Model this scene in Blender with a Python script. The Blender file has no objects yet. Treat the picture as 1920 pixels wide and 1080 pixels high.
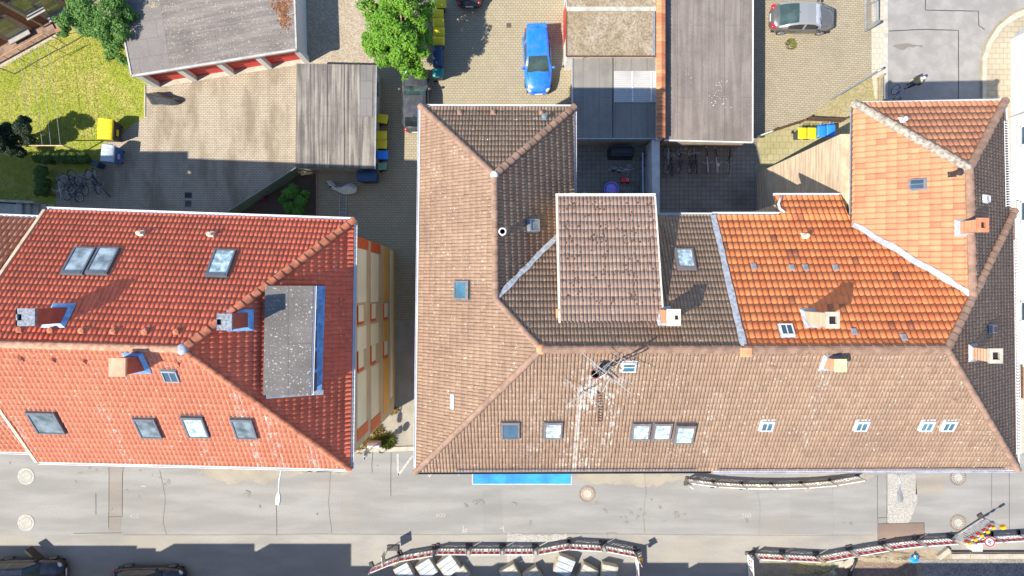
import bpy, bmesh, math, random
import numpy as np
from mathutils import Vector, Matrix
random.seed(7)
R = math.radians
sc = bpy.context.scene
COL = sc.collection

# ---------------------------------------------------------------- camera, sky, sun, exposure
CAMH = 40.0            # drone height in metres
PPM = 28.5             # photo pixels per metre on the ground
cam = bpy.data.cameras.new('drone_camera')
cam.sensor_width = 36.0
cam.lens = 18.0 * CAMH / (960.0 / PPM)
cam.clip_end = 2000.0
cam_o = bpy.data.objects.new('drone_camera', cam)
cam_o.location = (0, 0, CAMH)
COL.objects.link(cam_o)
sc.camera = cam_o

SUN_DIR = Vector((0.76, 0.42, -1.0)).normalized()
SUN_EL = math.asin(-SUN_DIR.z)
SUN_AZ = math.atan2(-SUN_DIR.x, -SUN_DIR.y)
w = bpy.data.worlds.new('World'); sc.world = w; w.use_nodes = True
nt = w.node_tree
bg = nt.nodes['Background']; bg.inputs['Strength'].default_value = 0.125
sky = nt.nodes.new('ShaderNodeTexSky'); sky.sky_type = 'NISHITA'
sky.sun_disc = False; sky.sun_elevation = SUN_EL; sky.sun_rotation = SUN_AZ
sky.air_density = 1.0; sky.dust_density = 0.2; sky.ozone_density = 4.0
nt.links.new(sky.outputs[0], bg.inputs[0])
sl = bpy.data.lights.new('sun', 'SUN'); sl.energy = 4.4; sl.angle = R(0.5); sl.color = (1.0, 0.93, 0.815)
so = bpy.data.objects.new('sun', sl); COL.objects.link(so)
so.location = (-40, -20, 60)
so.rotation_euler = SUN_DIR.to_track_quat('-Z', 'Y').to_euler()
sc.view_settings.view_transform = 'Standard'
sc.view_settings.look = 'None'
sc.view_settings.gamma = 1.0
sc.view_settings.exposure = 0.98
sc.cycles.max_bounces = 6

# ---------------------------------------------------------------- coordinates
def W(px, py, z=0.0):
    f = (1.0 - z / CAMH) / PPM
    return Vector(((px - 960) * f, (540 - py) * f, z))
def G(px, py):
    return W(px, py, 0.0)
def plane3(a, b, c):
    n = (b - a).cross(c - a)
    if n.z < 0: n = -n
    gx, gy = -n.x / n.z, -n.y / n.z
    return (a.z - gx * a.x - gy * a.y, gx, gy)
def pz(pl, x, y):
    return pl[0] + pl[1] * x + pl[2] * y
def on(px, py, pl):
    X0, Y0 = (px - 960) / PPM, (540 - py) / PPM
    s = (CAMH - pl[0]) / (CAMH + pl[1] * X0 + pl[2] * Y0)
    return Vector((X0 * s, Y0 * s, CAMH - CAMH * s))
def on_wall(px, py, A, B):
    X0, Y0 = (px - 960) / PPM, (540 - py) / PPM
    n = Vector((-(B - A).y, (B - A).x))
    s = (n.x * A.x + n.y * A.y) / (n.x * X0 + n.y * Y0)
    return Vector((X0 * s, Y0 * s, CAMH - CAMH * s))
def meet(p1, p2, p3):
    A = np.array([[-p[1], -p[2], 1.0] for p in (p1, p2, p3)]); b = np.array([p[0] for p in (p1, p2, p3)])
    return Vector(np.linalg.solve(A, b))
def P3(v, z):
    return Vector((v[0], v[1], z))

# ---------------------------------------------------------------- objects
ORIG = {}
def tag(o, label=None, cat=None, group=None, kind=None):
    if label: o['label'] = label
    if cat: o['category'] = cat
    if group: o['group'] = group
    if kind: o['kind'] = kind
    return o
def thing(name, loc, label, cat, group=None, rz=0.0):
    o = bpy.data.objects.new(name, None); COL.objects.link(o)
    o.empty_display_size = 0.2
    o.location = loc; o.rotation_euler = (0, 0, rz)
    ORIG[o.name] = Vector(loc)
    return tag(o, label, cat, group)
def dup(o, loc=None, rz=None, label=None, parent=None, group=None, rot=None):
    c = o.copy(); COL.objects.link(c)
    if parent is not None: c.parent = parent
    for ch in list(o.children): dup(ch, parent=c)
    if loc is not None: c.location = loc
    if rz is not None: c.rotation_euler = (0, 0, rz)
    if rot is not None: c.rotation_euler = rot
    if label: c['label'] = label
    if group: c['group'] = group
    return c

class MB:
    def __init__(s): s.v = []; s.f = []; s.m = []
    def add(s, vs, fs, mi=0):
        b = len(s.v); s.v.extend(Vector(v) for v in vs)
        for f in fs: s.f.append(tuple(b + i for i in f)); s.m.append(mi)
    def box(s, c, d, rz=0.0, mi=0, taper=1.0):
        cx, cy, cz = c; hx, hy, hz = d[0] / 2, d[1] / 2, d[2] / 2
        ca, sa = math.cos(rz), math.sin(rz); vs = []
        for z, t in ((-hz, 1.0), (hz, taper)):
            for x, y in ((-hx, -hy), (hx, -hy), (hx, hy), (-hx, hy)):
                x *= t; y *= t
                vs.append((cx + x * ca - y * sa, cy + x * sa + y * ca, cz + z))
        s.add(vs, [(3, 2, 1, 0), (4, 5, 6, 7), (0, 1, 5, 4), (1, 2, 6, 5), (2, 3, 7, 6), (3, 0, 4, 7)], mi)
    def prism(s, poly, z0, z1, mi=0, top=True, bottom=True):
        a = sum(poly[i][0] * poly[(i + 1) % len(poly)][1] - poly[(i + 1) % len(poly)][0] * poly[i][1] for i in range(len(poly)))
        if a < 0: poly = list(poly)[::-1]
        n = len(poly); zf = z1 if callable(z1) else (lambda x, y: z1); zb = z0 if callable(z0) else (lambda x, y: z0)
        vs = [(p[0], p[1], zb(p[0], p[1])) for p in poly] + [(p[0], p[1], zf(p[0], p[1])) for p in poly]
        fs = [(i, (i + 1) % n, n + (i + 1) % n, n + i) for i in range(n)]
        if top: fs.append(tuple(range(n, 2 * n)))
        if bottom: fs.append(tuple(range(n - 1, -1, -1)))
        s.add(vs, fs, mi)
    def quad(s, *p, mi=0): s.add(p, [tuple(range(len(p)))], mi)
    def tube(s, pts, r, n=8, mi=0, caps=True):
        pts = [Vector(p) for p in pts]; rs = r if isinstance(r, (list, tuple)) else [r] * len(pts)
        vs = []; prev = None
        for i, p in enumerate(pts):
            t = (pts[min(i + 1, len(pts) - 1)] - pts[max(i - 1, 0)]).normalized()
            if prev is None:
                u = t.cross(Vector((0, 0, 1)) if abs(t.z) < 0.9 else Vector((1, 0, 0))).normalized()
            else:
                u = (prev - t * prev.dot(t)).normalized()
            prev = u; q = t.cross(u)
            for k in range(n):
                a = 2 * math.pi * k / n
                vs.append(p + (u * math.cos(a) + q * math.sin(a)) * rs[i])
        fs = []
        for i in range(len(pts) - 1):
            for k in range(n):
                fs.append((i * n + k, i * n + (k + 1) % n, (i + 1) * n + (k + 1) % n, (i + 1) * n + k))
        if caps:
            fs.append(tuple(range(n - 1, -1, -1))); fs.append(tuple(range((len(pts) - 1) * n, len(pts) * n)))
        s.add(vs, fs, mi)
    def lathe(s, prof, c=(0, 0, 0), n=24, mi=0):
        vs = []; c = Vector(c)
        for r, z in prof:
            for k in range(n):
                a = 2 * math.pi * k / n; vs.append(c + Vector((r * math.cos(a), r * math.sin(a), z)))
        fs = [(i * n + k, i * n + (k + 1) % n, (i + 1) * n + (k + 1) % n, (i + 1) * n + k) for i in range(len(prof) - 1) for k in range(n)]
        if prof[0][0] > 1e-4: fs.append(tuple(range(n - 1, -1, -1)))
        if prof[-1][0] > 1e-4: fs.append(tuple(range((len(prof) - 1) * n, len(prof) * n)))
        s.add(vs, fs, mi)
    def torus(s, c, axis, Rr, r, n=24, m=6, mi=0):
        c = Vector(c); ax = Vector(axis).normalized()
        u = ax.cross(Vector((0, 0, 1)) if abs(ax.z) < 0.9 else Vector((1, 0, 0))).normalized(); q = ax.cross(u)
        vs = []
        for i in range(n):
            a = 2 * math.pi * i / n; d = u * math.cos(a) + q * math.sin(a)
            for k in range(m):
                b = 2 * math.pi * k / m; vs.append(c + d * (Rr + r * math.cos(b)) + ax * (r * math.sin(b)))
        s.add(vs, [(i * m + k, ((i + 1) % n) * m + k, ((i + 1) % n) * m + (k + 1) % m, i * m + (k + 1) % m) for i in range(n) for k in range(m)], mi)
    def strip(s, pts, wd, z=None, mi=0):
        pts = [Vector(p) for p in pts]
        vs = []
        for i, p in enumerate(pts):
            d = pts[min(i + 1, len(pts) - 1)] - pts[max(i - 1, 0)]; d.z = 0; d.normalize(); q = Vector((-d.y, d.x, 0)) * wd / 2
            vs += [p - q, p + q]
        s.add(vs, [(2 * i, 2 * i + 2, 2 * i + 3, 2 * i + 1) for i in range(len(pts) - 1)], mi)
    def build(s, name, mats, parent=None, origin=None, smooth=False, local=False, bevel=0.0, sub=0):
        if not isinstance(mats, (list, tuple)): mats = [mats]
        me = bpy.data.meshes.new(name)
        off = Vector((0, 0, 0))
        if not local:
            if parent is not None: off = ORIG[parent.name]
            elif origin is not None: off = Vector(origin)
        me.from_pydata([tuple(v - off) for v in s.v], [], s.f)
        for m in mats: me.materials.append(m)
        me.polygons.foreach_set('material_index', s.m)
        if smooth: me.polygons.foreach_set('use_smooth', [True] * len(me.polygons))
        me.update()
        return link(name, me, parent, origin, bevel, sub)
def link(name, me, parent=None, origin=None, bevel=0.0, sub=0):
    o = bpy.data.objects.new(name, me); COL.objects.link(o)
    if parent is not None:
        o.parent = parent; ORIG[o.name] = ORIG[parent.name].copy()
    else:
        o.location = origin if origin is not None else (0, 0, 0); ORIG[o.name] = Vector(o.location)
    if bevel:
        b = o.modifiers.new('bevel', 'BEVEL'); b.width = bevel; b.segments = 2; b.limit_method = 'ANGLE'; b.angle_limit = R(40)
    if sub:
        b = o.modifiers.new('sub', 'SUBSURF'); b.levels = sub; b.render_levels = sub
    return o

# ---------------------------------------------------------------- materials
class NT:
    def __init__(s, name, rough=0.8, metal=0.0, spec=0.5):
        s.m = bpy.data.materials.new(name); s.m.use_nodes = True; s.t = s.m.node_tree
        s.b = s.t.nodes['Principled BSDF']
        s.b.inputs['Roughness'].default_value = rough; s.b.inputs['Metallic'].default_value = metal
        s.b.inputs['Specular IOR Level'].default_value = spec
        s.tc = s.t.nodes.new('ShaderNodeTexCoord'); s.co = s.tc.outputs['Object']
    def n(s, typ, **kw):
        o = s.t.nodes.new(typ)
        for k, v in kw.items(): setattr(o, k, v)
        return o
    def L(s, a, b): s.t.links.new(a, b)
    def val(s, sock, x):
        if hasattr(x, 'links'): s.L(x, sock)
        else: sock.default_value = x
    def noise(s, scale, detail=4.0, rough=0.55, co=None, stretch=None, dist=0.0):
        co = co or s.co
        if stretch:
            mp = s.n('ShaderNodeMapping'); s.L(co, mp.inputs[0]); mp.inputs['Scale'].default_value = stretch
            if len(stretch) > 3: pass
            co = mp.outputs[0]
        t = s.n('ShaderNodeTexNoise'); s.L(co, t.inputs['Vector'])
        t.inputs['Scale'].default_value = scale; t.inputs['Detail'].default_value = detail
        t.inputs['Roughness'].default_value = rough; t.inputs['Distortion'].default_value = dist
        return t.outputs['Fac']
    def ramp(s, fac, lo, hi, a=0.0, b=1.0):
        r = s.n('ShaderNodeMapRange'); r.interpolation_type = 'SMOOTHSTEP'; s.L(fac, r.inputs[0])
        r.inputs[1].default_value = lo; r.inputs[2].default_value = hi; r.inputs[3].default_value = a; r.inputs[4].default_value = b
        return r.outputs[0]
    def math(s, op, a, b=0.0):
        r = s.n('ShaderNodeMath', operation=op); s.val(r.inputs[0], a); s.val(r.inputs[1], b); return r.outputs[0]
    def mix(s, fac, a, b, mode='MIX'):
        r = s.n('ShaderNodeMix', data_type='RGBA', blend_type=mode)
        s.val(r.inputs[0], fac)
        for k, x in ((6, a), (7, b)):
            if hasattr(x, 'links'): s.L(x, r.inputs[k])
            else: r.inputs[k].default_value = (*x, 1.0) if len(x) == 3 else x
        return r.outputs[2]
    def done(s, col, bump=None, dist=0.01, strength=0.6):
        if hasattr(col, 'links'): s.L(col, s.b.inputs['Base Color'])
        else: s.b.inputs['Base Color'].default_value = (*col, 1.0)
        if bump is not None:
            bp = s.n('ShaderNodeBump'); bp.inputs['Strength'].default_value = strength; bp.inputs['Distance'].default_value = dist
            s.L(bump, bp.inputs['Height']); s.L(bp.outputs[0], s.b.inputs['Normal'])
        return s.m

def mat_plain(name, col, rough=0.6, var=0.18, scale=3.0, metal=0.0, spec=0.5, fine=0.0):
    m = NT(name, rough, metal, spec)
    f = m.noise(scale, 5.0)
    lo = tuple(c * (1 - var) for c in col); hi = tuple(min(1, c * (1 + var)) for c in col)
    c = m.mix(m.ramp(f, 0.3, 0.7), lo, hi)
    if fine:
        c = m.mix(m.ramp(m.noise(scale * 18, 2.0), 0.45, 0.75, 0.0, fine), c, tuple(x * 0.4 for x in col))
    return m.done(c)
def mat_tile(name, col, col2, dark, lichen=0.3, lcol=(0.62, 0.6, 0.55), var=0.5, streak=None, moss=0.3, stain=None, extra=None):
    m = NT(name, 0.85, spec=0.3)
    sp = m.n('ShaderNodeSeparateXYZ'); m.L(m.tc.outputs['UV'], sp.inputs[0])
    fx = m.math('FLOOR', sp.outputs[0]); fy = m.math('FLOOR', sp.outputs[1])
    cb = m.n('ShaderNodeCombineXYZ'); m.L(fx, cb.inputs[0]); m.L(fy, cb.inputs[1])
    wn = m.n('ShaderNodeTexWhiteNoise', noise_dimensions='2D'); m.L(cb.outputs[0], wn.inputs['Vector'])
    c = m.mix(m.math('MULTIPLY', wn.outputs['Value'], var), col, col2)
    sc2 = m.n('ShaderNodeMapping'); m.L(cb.outputs[0], sc2.inputs[0]); sc2.inputs['Location'].default_value = (37.3, 11.7, 0)
    wn2 = m.n('ShaderNodeTexWhiteNoise', noise_dimensions='2D'); m.L(sc2.outputs[0], wn2.inputs['Vector'])
    if extra:   # odd replaced tiles
        c = m.mix(m.ramp(wn2.outputs['Value'], 1 - extra[1], 1 - extra[1] + 0.01), c, extra[0])
    big = m.noise(0.35, 6.0, 0.6)
    c = m.mix(m.ramp(big, 0.42, 0.72, 0.0, moss), c, dark)
    med = m.noise(2.2, 6.0, 0.65)
    c = m.mix(m.ramp(med, 0.48, 0.75, 0.0, moss), c, dark)
    if streak:
        f = m.noise(streak[0], 4.0, 0.6, stretch=streak[1])
        c = m.mix(m.ramp(f, 0.5, 0.72, 0.0, streak[2]), c, dark)
    # lichen spots
    pat = m.ramp(m.noise(0.9, 4.0, 0.6), 0.35, 0.7)
    sp1 = m.ramp(m.noise(7.0, 3.0, 0.55), 0.62, 0.70)
    sp2 = m.ramp(m.noise(19.0, 2.0, 0.5), 0.66, 0.72)
    ls = m.math('MULTIPLY', m.math('MAXIMUM', sp1, sp2), m.math('MULTIPLY', m.math('ADD', pat, 0.35), lichen))
    c = m.mix(ls, c, lcol)
    if stain:   # white weather streaks that run down the slope below a pipe: centre line x, half width, y range
        for x0, hw, y0, y1, amt, th in stain:
            so_ = m.n('ShaderNodeSeparateXYZ'); m.L(m.co, so_.inputs[0])
            dx = m.math('ABSOLUTE', m.math('SUBTRACT', so_.outputs[0], x0))
            k = m.ramp(dx, hw * 0.15, hw, 1.0, 0.0)
            k2 = m.math('MULTIPLY', m.ramp(so_.outputs[1], y0, y0 + 0.5), m.ramp(so_.outputs[1], y1 - 1.2, y1, 1.0, 0.0))
            nn = m.ramp(m.noise(5.0, 5.0, 0.7, stretch=(1.0, 0.35, 1.0)), th, th + 0.1)
            c = m.mix(m.math('MULTIPLY', m.math('MULTIPLY', k, k2), m.math('MULTIPLY', nn, amt)), c, (0.7, 0.68, 0.62))
    fine = m.noise(60.0, 3.0, 0.6)
    c = m.mix(m.ramp(fine, 0.4, 0.7, 0.0, 0.25), c, dark)
    return m.done(c, fine, 0.004, 0.4)
def mat_pave(name, c1, c2, mortar, bw, bh, msize=0.012, dirt=0.4, dcol=(0.12, 0.1, 0.08), rot=0.0, offset=0.5, green=0.0, dstretch=None, dscale=0.28, lo=0.45, hi=0.75):
    m = NT(name, 0.9, spec=0.25)
    mp = m.n('ShaderNodeMapping'); m.L(m.co, mp.inputs[0]); mp.inputs['Rotation'].default_value = (0, 0, rot)
    br = m.n('ShaderNodeTexBrick'); m.L(mp.outputs[0], br.inputs['Vector'])
    br.offset = offset; br.inputs['Scale'].default_value = 1.0; br.inputs['Mortar Size'].default_value = msize
    br.inputs['Brick Width'].default_value = bw; br.inputs['Row Height'].default_value = bh
    br.inputs['Color1'].default_value = (*c1, 1); br.inputs['Color2'].default_value = (*c2, 1); br.inputs['Mortar'].default_value = (*mortar, 1)
    br.inputs['Bias'].default_value = 0.0; br.inputs['Mortar Smooth'].default_value = 0.3
    c = br.outputs['Color']
    d = m.noise(dscale, 7.0, 0.62, stretch=dstretch)
    c = m.mix(m.ramp(d, lo, hi, 0.0, dirt), c, dcol)
    d2 = m.noise(1.7, 6.0, 0.6)
    c = m.mix(m.ramp(d2, 0.5, 0.8, 0.0, dirt * 0.7), c, dcol)
    c = m.mix(m.ramp(m.noise(30.0, 3.0), 0.35, 0.7, 0.0, 0.18), c, dcol)
    if green: c = m.mix(m.ramp(m.noise(0.6, 6.0, 0.65), 0.5, 0.7, 0.0, green), c, (0.09, 0.12, 0.02))
    return m.done(c, br.outputs['Fac'], -0.006, 0.6)
def mat_asphalt(name, col, dirt=(0.31, 0.27, 0.2), damt=0.35, dark=0.35, stretch=(0.18, 1.0, 1.0), lo=0.5):
    m = NT(name, 0.92, spec=0.25)
    c = m.mix(m.ramp(m.noise(1.0, 6.0, 0.55, stretch=stretch), 0.35, 0.7), tuple(x * 0.86 for x in col), tuple(x * 1.12 for x in col))
    c = m.mix(m.ramp(m.noise(0.22, 6.0, 0.6), lo, lo + 0.25, 0.0, damt), c, dirt)
    c = m.mix(m.ramp(m.noise(1.5, 5.0, 0.7), 0.66, 0.76, 0.0, dark), c, tuple(x * 0.35 for x in col))
    c = m.mix(m.ramp(m.noise(90.0, 2.0, 0.5), 0.42, 0.66, 0.0, 0.3), c, tuple(x * 0.5 for x in col))
    c = m.mix(m.ramp(m.noise(11.0, 6.0, 0.8), 0.42, 0.7, 0.0, 0.3), c, tuple(x * 0.55 for x in col))
    c = m.mix(m.ramp(m.noise(16.0, 5.0, 0.8), 0.56, 0.72, 0.0, 0.3), c, tuple(min(1, x * 1.5) for x in col))
    return m.done(c, m.noise(120.0, 2.0), 0.004, 0.4)
def mat_felt(name, col, col2, seam=0.95, axis=0, streak=(0.6, 6.0, 1.0), samt=0.6, speck=0.3, spcol=(0.5, 0.46, 0.36), rot=0.0, row=9.0):
    m = NT(name, 0.9, spec=0.25)
    mp = m.n('ShaderNodeMapping'); m.L(m.co, mp.inputs[0]); mp.inputs['Rotation'].default_value = (0, 0, rot)
    co = mp.outputs[0]
    c = m.mix(m.ramp(m.noise(1.0, 7.0, 0.65, co=co, stretch=streak), 0.36, 0.66, 0.0, samt), col, col2)
    c = m.mix(m.ramp(m.noise(0.5, 5.0, 0.6, co=co), 0.4, 0.7, 0.0, 0.45), c, tuple(0.5 * x for x in col))
    br = m.n('ShaderNodeTexBrick'); m.L(co, br.inputs['Vector']); br.inputs['Scale'].default_value = 1.0
    br.inputs['Mortar Size'].default_value = 0.012
    br.inputs['Brick Width'].default_value, br.inputs['Row Height'].default_value = row, seam
    k = br.outputs['Fac']
    c = m.mix(m.math('MULTIPLY', k, 0.6), c, tuple(0.3 * x for x in col))
    c = m.mix(m.ramp(m.noise(11.0, 3.0, 0.6), 0.60, 0.68, 0.0, speck), c, spcol)
    c = m.mix(m.ramp(m.noise(45.0, 2.0), 0.4, 0.7, 0.0, 0.3), c, tuple(0.4 * x for x in col))
    return m.done(c, m.noise(45.0, 3.0), 0.004, 0.4)
def mat_leaf(name, lo, hi, bright):
    m = NT(name, 0.55, spec=0.35)
    g = m.n('ShaderNodeNewGeometry'); rnd = g.outputs['Random Per Island']
    c = m.mix(rnd, lo, hi)
    c = m.mix(m.ramp(rnd, 0.8, 0.97, 0.0, 0.8), c, bright)
    c = m.mix(m.ramp(m.noise(1.3, 3.0), 0.4, 0.65, 0.0, 0.5), c, lo)
    m.done(c)
    tr = m.n('ShaderNodeBsdfTranslucent'); m.L(c, tr.inputs[0])
    mx = m.n('ShaderNodeMixShader'); mx.inputs[0].default_value = 0.3
    m.L(m.b.outputs[0], mx.inputs[1]); m.L(tr.outputs[0], mx.inputs[2])
    m.L(mx.outputs[0], m.t.nodes['Material Output'].inputs[0])
    return m.m
def mat_glass(name, col, rough=0.06):
    m = NT(name, rough, spec=0.8)
    return m.done(m.mix(m.ramp(m.noise(0.9, 3.0), 0.4, 0.65), col, tuple(min(1, c * 1.5 + 0.01) for c in col)))
# ---------------------------------------------------------------- material library
RED = mat_tile('red_clay_tile', (0.76, 0.178, 0.098), (0.64, 0.132, 0.072), (0.28, 0.075, 0.05), 0.45, (0.66, 0.54, 0.45), 0.8, moss=0.3, streak=(1.2, (2.6, 0.35, 1.0), 0.35))
RED_S = mat_tile('sun_bleached_red_tile', (0.61, 0.215, 0.122), (0.54, 0.17, 0.098), (0.32, 0.1, 0.06), 0.7, (0.74, 0.62, 0.52), 0.8, moss=0.2,
    stain=[(2.9, 0.35, -6.5, -0.9, 0.6, 0.5), (3.9, 0.4, -6.4, -2.0, 0.5, 0.5), (-3.2, 0.4, -6.8, -2.0, 0.5, 0.52), (-7.4, 0.5, -6.8, -2.6, 0.5, 0.52), (5.4, 0.4, -6.8, -3.8, 0.5, 0.5), (0.6, 0.3, -6.8, -3.0, 0.4, 0.5)])
SALMON = mat_tile('salmon_clay_tile', (0.62, 0.25, 0.14), (0.52, 0.17, 0.09), (0.28, 0.09, 0.06), 0.3, (0.6, 0.5, 0.4), 0.8)
BROWN = mat_tile('brown_concrete_tile', (0.335, 0.225, 0.152), (0.27, 0.168, 0.112), (0.15, 0.092, 0.068), 0.6, (0.66, 0.6, 0.5), 0.7, moss=0.32,
    streak=(1.2, (3.0, 0.3, 1.0), 0.4),
    stain=[(1.3, 1.6, -8.0, -1.7, 0.5, 0.52), (0.95, 0.12, -8.0, -2.2, 0.6, 0.4), (1.5, 0.6, -4.5, -1.7, 0.55, 0.46), (2.4, 0.6, -6.5, -1.8, 0.5, 0.52), (5.6, 0.6, -8.0, -3.2, 0.35, 0.54), (-1.0, 0.6, -8.0, -3.0, 0.35, 0.54), (6.9, 0.6, -7.0, -2.4, 0.35, 0.55)])
BROWN2 = mat_tile('brown_corner_tile', (0.335, 0.225, 0.152), (0.27, 0.168, 0.112), (0.15, 0.092, 0.068), 0.6, (0.66, 0.6, 0.5), 0.7, moss=0.32,
    streak=(1.2, (3.0, 0.25, 1.0), 0.3), stain=[(-3.6, 0.5, -8.0, -2.6, 0.4, 0.54), (2.2, 0.8, -4.6, -3.0, 0.4, 0.52), (-0.8, 0.4, -8.0, -2.8, 0.3, 0.55)])
MOSSY = mat_tile('mossy_flat_tile', (0.40, 0.27, 0.205), (0.33, 0.215, 0.16), (0.19, 0.12, 0.085), 0.5, (0.66, 0.58, 0.5), 0.7, moss=0.2)
ORANGE = mat_tile('orange_clay_tile', (0.94, 0.305, 0.105), (0.84, 0.225, 0.075), (0.4, 0.13, 0.07), 0.25, (0.7, 0.55, 0.4), 1.0, moss=0.26,
    streak=(1.0, (2.4, 0.4, 1.0), 0.4), extra=((0.4, 0.14, 0.07), 0.03))
ORANGE2 = mat_tile('pale_orange_clay_tile', (0.58, 0.265, 0.14), (0.49, 0.2, 0.105), (0.36, 0.14, 0.08), 0.15, (0.75, 0.6, 0.45), 1.0, moss=0.2, extra=((0.46, 0.17, 0.09), 0.06))
CAP_RED = mat_plain('red_ridge_clay', (0.42, 0.14, 0.075), 0.8, 0.35, 4.0, fine=0.3)
CAP_PALE = mat_plain('weathered_ridge_clay', (0.5, 0.27, 0.17), 0.85, 0.3, 5.0, fine=0.3)
CAP_BROWN = mat_plain('brown_ridge_concrete', (0.27, 0.165, 0.115), 0.85, 0.25, 3.0, fine=0.3)
CAP_GREY = mat_plain('lichen_grey_ridge', (0.32, 0.27, 0.22), 0.9, 0.45, 7.0, fine=0.5)
ORMORT = mat_plain('orange_patch_mortar', (0.6, 0.24, 0.12), 0.8, 0.2)
ZINC = mat_plain('zinc_sheet', (0.42, 0.44, 0.46), 0.45, 0.15, 2.0, 0.35)
WHITE = mat_plain('white_paint', (0.62, 0.62, 0.62), 0.5, 0.06, 2.0)
LEAD = mat_plain('lead_flashing', (0.34, 0.36, 0.40), 0.6, 0.3, 6.0, fine=0.2)
BLUEFOIL = mat_plain('blue_lead_flashing', (0.16, 0.34, 0.62), 0.5, 0.3, 4.0)
WOOD_D = mat_plain('dark_soffit_wood', (0.1, 0.07, 0.05), 0.8)
FRAME_G = mat_plain('grey_metal_frame', (0.15, 0.158, 0.175), 0.4, 0.12, 5.0, 0.4)
FRAME_B = mat_plain('brown_grey_frame', (0.16, 0.13, 0.12), 0.5, 0.15, 5.0)
DARK = mat_plain('soot_black', (0.012, 0.012, 0.012), 0.9)
BLACKP = mat_plain('black_plastic', (0.03, 0.031, 0.034), 0.45, 0.2)
GREYP = mat_plain('grey_plastic', (0.22, 0.23, 0.25), 0.5, 0.2)
GLASS = mat_glass('window_glass', (0.03, 0.06, 0.09))
GLASS_T = mat_glass('teal_window_glass', (0.035, 0.1, 0.14))
BLIND = mat_plain('pale_blind_behind_glass', (0.36, 0.47, 0.52), 0.12, 0.5, 4.5, spec=0.7)
BLIND_M = mat_plain('milky_blind_behind_glass', (0.26, 0.31, 0.34), 0.1, 0.6, 1.6, spec=0.7)
BLIND_G = mat_plain('grey_blind_behind_glass', (0.12, 0.14, 0.15), 0.1, 0.7, 1.6, spec=0.7)
CREAM = mat_plain('cream_render', (0.86, 0.78, 0.56), 0.9, 0.06, 0.6)
TAN = mat_plain('tan_render', (0.6, 0.46, 0.29), 0.9, 0.1, 0.8)
ORFRAME = mat_plain('orange_paint', (0.7, 0.12, 0.03), 0.6, 0.1)
OCHRE = mat_plain('ochre_render', (0.8, 0.42, 0.1), 0.9, 0.08, 0.8)
RENDERW = mat_plain('white_render', (0.6, 0.6, 0.6), 0.9, 0.05, 0.7)
RENDERG = mat_plain('grey_render', (0.42, 0.38, 0.32), 0.9, 0.15, 0.8)
CONC = mat_plain('concrete', (0.42, 0.4, 0.35), 0.9, 0.2, 2.0, fine=0.25)
CONC_P = mat_plain('pale_concrete', (0.42, 0.385, 0.31), 0.9, 0.14, 2.0, fine=0.2)
STEEL = mat_plain('galvanised_steel', (0.4, 0.42, 0.45), 0.4, 0.15, 3.0, 0.6)
RUST = mat_plain('rusty_steel', (0.16, 0.08, 0.06), 0.8, 0.3, 4.0)
WOODB = mat_plain('brown_stained_wood', (0.12, 0.06, 0.035), 0.8, 0.3, 4.0)
REDP = mat_plain('red_paint', (0.5, 0.03, 0.03), 0.5, 0.12)
def brick(name, c1, c2, mortar, bw=0.25, bh=0.08):
    m = NT(name, 0.9, spec=0.2)
    mp = m.n('ShaderNodeMapping'); m.L(m.co, mp.inputs[0]); mp.inputs['Rotation'].default_value = (R(90), 0, 0)
    br = m.n('ShaderNodeTexBrick'); m.L(mp.outputs[0], br.inputs['Vector']); br.inputs['Scale'].default_value = 1.0
    br.inputs['Mortar Size'].default_value = 0.012; br.inputs['Brick Width'].default_value = bw; br.inputs['Row Height'].default_value = bh
    br.inputs['Color1'].default_value = (*c1, 1); br.inputs['Color2'].default_value = (*c2, 1); br.inputs['Mortar'].default_value = (*mortar, 1)
    c = m.mix(m.ramp(m.noise(3.0, 5.0), 0.45, 0.75, 0.0, 0.45), br.outputs['Color'], tuple(x * 0.55 for x in c1))
    return m.done(c)
BRICK_O = brick('orange_brick', (0.62, 0.26, 0.12), (0.5, 0.18, 0.08), (0.5, 0.4, 0.3))
BRICK_Y = brick('pale_brick', (0.62, 0.48, 0.32), (0.52, 0.38, 0.24), (0.4, 0.34, 0.26))
BRICK_R = brick('dark_red_brick', (0.3, 0.11, 0.075), (0.22, 0.08, 0.06), (0.22, 0.17, 0.14))
def siding():
    m = NT('streaky_beige_render', 0.9, spec=0.2)
    c = m.mix(m.ramp(m.noise(1.0, 6.0, 0.7, stretch=(1.0, 0.5, 7.0)), 0.36, 0.64), (0.66, 0.52, 0.36), (0.42, 0.31, 0.22))
    c = m.mix(m.ramp(m.noise(0.7, 5.0, 0.6), 0.45, 0.75, 0.0, 0.4), c, (0.36, 0.27, 0.2))
    return m.done(c, m.noise(8.0, 5.0), 0.01, 0.3)
SIDING = siding()

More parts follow.
